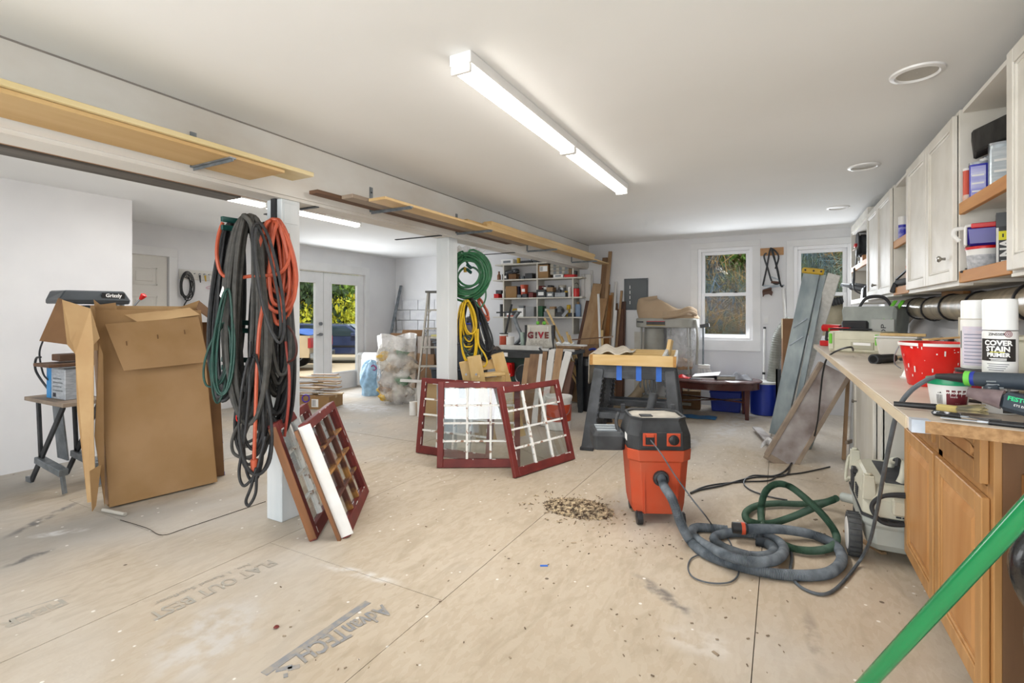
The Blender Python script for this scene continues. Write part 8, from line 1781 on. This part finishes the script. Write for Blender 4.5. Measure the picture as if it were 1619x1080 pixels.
MB().grid(lambda a, b: ((.25 + .05 * b + .03 * math.sin(a * 40)) * math.cos(a * 6.283) * (1 - .1 * b), (.22 + .04 * b + .03 * math.sin(a * 33)) * math.sin(a * 6.283), .80 + .20 * b + .04 * math.sin(a * 12)), 50, 6, closed_u=True).build('bag_collar', film_mat('collar_film', 'f0f0f0', .8, .25), tb_, smooth=True)
m_bluef = film_mat('blue_bag_film', '9cc4e0', .8, .25)
bb_ = blob('small pale blue rubbish bag tied with a purple strap', 'blue_bag', P(582, 627, Z=0) + lf * .15, .33, .30, .56, m_bluef, 4, .07, .45, 9)
for i in range(10): a = rc_.uniform(0, 6.283); blobbit(bb_, .06 * math.cos(a), .06 * math.sin(a), rc_.uniform(.08, .38), .07, mat('blue_white', 'c9dcea', 'a8c4da', scale=10, rough=.7))
MB().tube(spline([(.06, -.10, .50), (.12, -.13, .47), (.10, -.12, .42), (.03, -.12, .44), (.07, -.12, .50), (.13, -.12, .44)], 5), .009, 6).build('tie_strap', mat('purple_strap', '8f2f6a', rough=.5), bb_, smooth=True)
fm_ = T('foam_block', 'white moulded foam block leaning by the glazed doors', 'foam block', P(570, 617, Z=0) + lf * .45, TH); MB().box((-.20, -.07, 0), (.20, .07, .62)).build('block', m_white, fm_, bevel=.04); MB().box((-.13, -.075, .10), (.13, -.068, .5)).build('recess', m_paper, fm_, bevel=.01)
YB2 = 7.15
carton('open_carton', 'open brown carton stacked high behind the clear rubbish bag', (-6.05, 7.15, .62), .42, .35, .30, R_(14), m_carddk, None, open_=True)
carton('brown_carton', 'lower brown carton under the open one by the corner', (-6.02, 7.18, .0), .46, .40, .615, R_(10), m_card)
carton('grey_carton', 'greyish carton beside the open carton', (-5.55, 7.2, .62), .36, .32, .30, R_(-12), mat('grey_card2', '8f857c', '7d736b', scale=5, rough=.85))
carton('brown_carton', 'brown carton under the greyish carton', (-5.52, 7.22, .0), .42, .38, .615, R_(-6), m_carddk)
carton('small_carton', 'small pale carton low beside the rubbish bag', (-5.93, 6.62, 0), .22, .22, .55, R_(20), mat('pink_card', 'b59a86', 'a58a76', scale=5, rough=.85))
m_totg = mat('tote_dark', '2b3038', '343a43', scale=5, rough=.45); m_totl = mat('tote_lid', '3d434b', rough=.5)
tubbin('large charcoal tote at the bottom behind the ladder', (-4.62, 6.75, 0), .78, .52, .46, m_totg, m_totl, R_(4)); tubbin('second charcoal tote stacked behind the ladder', (-4.60, 6.77, .461), .76, .50, .42, m_totg, m_totl, R_(-3))
tubbin('smoky blue tote with brown contents on the charcoal totes', (-4.46, 6.78, .882), .50, .40, .30, mat('smoky_blue', '5d6678', '7a6a62', scale=5, rough=.3), m_blue, R_(2))
bgp = T('black_bag', 'black bin bag slumped on top of the smoky tote', 'bag', (-4.42, 6.78, 1.184)); MB().grid(lambda a, b: (.22 * math.cos(a * 6.283) * math.sin(b * 1.57 + .001) * (1 + .12 * math.sin(a * 37)), .16 * math.sin(a * 6.283) * math.sin(b * 1.57 + .001) * (1 + .1 * math.sin(a * 25)), .09 * math.cos(b * 1.57) * (1 + .2 * math.sin(a * 19)) + .001), 36, 10, closed_u=True).build('bag_skin', mat('bin_bag', '141516'), bgp, smooth=True); MB().lathe([(.02, .08), (.012, .10), (.03, .13), (.001, .131)], 10).build('knot', mat('bin_bag', '141516'), bgp, smooth=True)
bs2 = T('magazine_stack', 'stack of books with a yellowed edge on the charcoal tote', 'book stack', (-5.02, 6.76, .882)); 
for k in range(3): MB().box((-.13 + .01 * k, -.10, .0 + k * .034), (.13, .10, .032 + k * .034)).build('book', [m_darkc, m_clear, mat('yellow_edge', 'b5ac6a', rough=.7)][k], bs2, bevel=.002)
lp_ = T('grey_pole', 'long grey metal pole leaning in the left back corner', 'pole', P(612, 600, Z=0)); a = Vector((-6.62, 7.05, .0)); b = P(634, 452, Y=7.66); MB().bar(a, b, .05, .03, (0, 1, 0)).build('shaft', m_galv, lp_, world=True); MB().bar(b - (b - a) * .004, b, .052, .034, (0, 1, 0)).build('end_cap', m_dblack, lp_, world=True)
wl = MB().tube([P(631, 470, Y=7.68), P(626, 500, Y=7.68), P(626, 545, Y=7.68)], .006, 6).build('wall_cable', m_dblack, smooth=True); tag(wl, 'thin dark cable running down the corner by the grey pole', 'cable')
# heap of pale wood strips on a carton
wp_ = P(488, 648, Z=0) + lf * .25; carton('strip_carton', 'brown carton with a white label beneath the wood strips', wp_, .62, .40, .17, TH - R_(8), m_card, (.05, .03, .15, .14)); 
pk_ = mat('purple_tape', '5a3aa0', rough=.4); o = MB().tube([wp_ + ld * -.06 - lf * .20 + Vector((.0, 0, .15)) + (ld * math.cos(a) + Vector((0, 0, 1)) * math.sin(a)) * .05 for a in [i * math.pi / 8 for i in range(16)]], .010, 6, closed=True).build('tape_roll', pk_, smooth=True); tag(o, 'ring of purple tape leaning on the labelled carton', 'tape')
SG = 'pale wood strips heaped near the glazed doors'
for i in range(15):
    z = .19 + .0165 * (i // 2 * 2) * 1.0 + .002 * i; an = TH + rc_.uniform(-.35, .35); c = wp_ + ld * ((-.16 if i % 2 else .14) + rc_.uniform(-.05, .05)) + lf * rc_.uniform(-.08, .08) + Vector((0, 0, z)); d = Vector((math.cos(an), math.sin(an), rc_.uniform(-.03, .03))) * rc_.uniform(.17, .26)
    t = T('wood_strip', 'pale wood strip heaped on the labelled carton near the glazed doors', 'wood strip', c, 0, SG); MB().bar(c - d, c + d, rc_.uniform(.07, .13), .013, (0, 0, 1)).build('strip', [m_pine, m_card2, m_tanz, m_whitez][i % 4], t, world=True, bevel=.001)
# key rack on the left wall
a = P(283, 424, X=XL + .01); b = P(345, 447, X=XL + .01)
kr = T('key_rack', 'cream key rack board on the far left wall', 'key rack', (XL, (a.y + b.y) / 2, b.z)); z0, z1 = b.z + .02, a.z - .01
MB().box((XL + .001, a.y, z0), (XL + .018, b.y, z1)).build('board', m_doorpaint, kr, world=True, bevel=.002)
for k in range(6): y = a.y + .12 + k * (b.y - a.y - .2) / 5; MB().cyl((XL + .018, y, z1 - .05), (XL + .05, y, z1 - .045), .005, n=6).build('hook', m_steel, kr, world=True)
for k, (y, L_, m, lb) in enumerate(((3.86, .10, m_black, 'bunch of dark keys on the key rack'), (3.93, .08, m_gold, 'brass key on the key rack'), (4.0, .09, m_white, 'white key fob on the key rack'), (4.06, .10, m_dblack, 'dark padlock at the right of the key rack'))):
    t = T('key', lb, 'key', (XL + .04, y, z1 - .06), 0, 'keys on the rack'); MB().tube([(XL + .045, y + .012 * math.cos(q), z1 - .055 + .012 * math.sin(q)) for q in [i * math.pi / 5 for i in range(10)]], .002, 5, closed=True).build('ring', m_steel, t, world=True); MB().bar((XL + .045, y, z1 - .065), (XL + .045, y + .01, z1 - .065 - L_), .025, .004, (1, 0, 0), w1=.012).build('blade', m, t, world=True)
t = T('cable_hank', 'small black cable hank hanging from the key rack', 'cable', (XL + .05, 3.68, z1 - .05)); pts = []
for k in range(5):
    for i in range(14): q = 2 * math.pi * i / 14; pts.append((XL + .04 + .008 * k, 3.69 + (.05 + .01 * k) * math.sin(q + k), z1 - .22 + (.13 + .015 * k) * math.cos(q + k)))
MB().tube(spline(pts, 3), .006, 6).build('wound_cord', m_cordk, t, world=True, smooth=True); MB().tube(spline([(XL + .05, 3.70, z1 - .40), (XL + .05, 3.66, z1 - .48), (XL + .05, 3.72, z1 - .52), (XL + .05, 3.75, z1 - .44)], 5), .008, 6).build('tail', m_dblack, t, world=True, smooth=True); MB().box((XL + .03, 3.64, z1 - .54), (XL + .07, 3.68, z1 - .48)).build('plug', m_greyc, t, world=True, bevel=.006)
t = T('coat_hanger', 'pink wire coat hanger below the key rack', 'hanger', (XL + .03, 4.1, z0 - .1)); MB().tube(spline([(XL + .03, 3.95, z0 - .10), (XL + .03, 4.12, z0 - .05), (XL + .03, 4.30, z0 - .10), (XL + .03, 4.12, z0 - .12)], 5, True), .005, 6, closed=True).build('wire', mat('pink_wire', 'c9a0ae', rough=.4), t, world=True, smooth=True); MB().tube(spline([(XL + .03, 4.12, z0 - .05), (XL + .03, 4.12, z0 + .06), (XL + .03, 4.14, z0 + .08)], 4), .004, 5).build('hook', m_steel, t, world=True, smooth=True)
# torn plastic hanging from the beam, tape patch
pp_ = MB().grid(lambda a, b: tuple(Vector((-2.98 - .05 * b, 4.35 + .55 * a, 2.05 - .10 * b * (.4 + .6 * math.sin(a * 3.1)) - .02 * math.sin(a * 17)))), 20, 6).build('plastic_scrap', film_mat('scrap_film', 'eeeeee', .7, .3), smooth=True); tag(pp_, 'torn translucent plastic hanging under the beam past the second post', 'plastic')
for i, (u, v) in enumerate(((134, 115), (852, 332 - 10))):
    pass
# debris: blue tape scrap, small leaves
o = MB().box((-.02, -.008, 0), (.02, .008, .0015)).build('tape_scrap', m_btape); p = P(860, 895, Z=0); o.location = (p.x, p.y, .001); o.rotation_euler = (0, 0, .5); tag(o, 'scrap of blue tape on the open floor', 'tape')
o = MB().lathe([(.001, 0), (.012, .003), (.008, .008), (.001, .010)], 8).build('red_chip', m_maroon); p = P(437, 993, Z=0); o.location = (p.x, p.y, .001); tag(o, 'small dark red chip on the printed floor', 'chip')
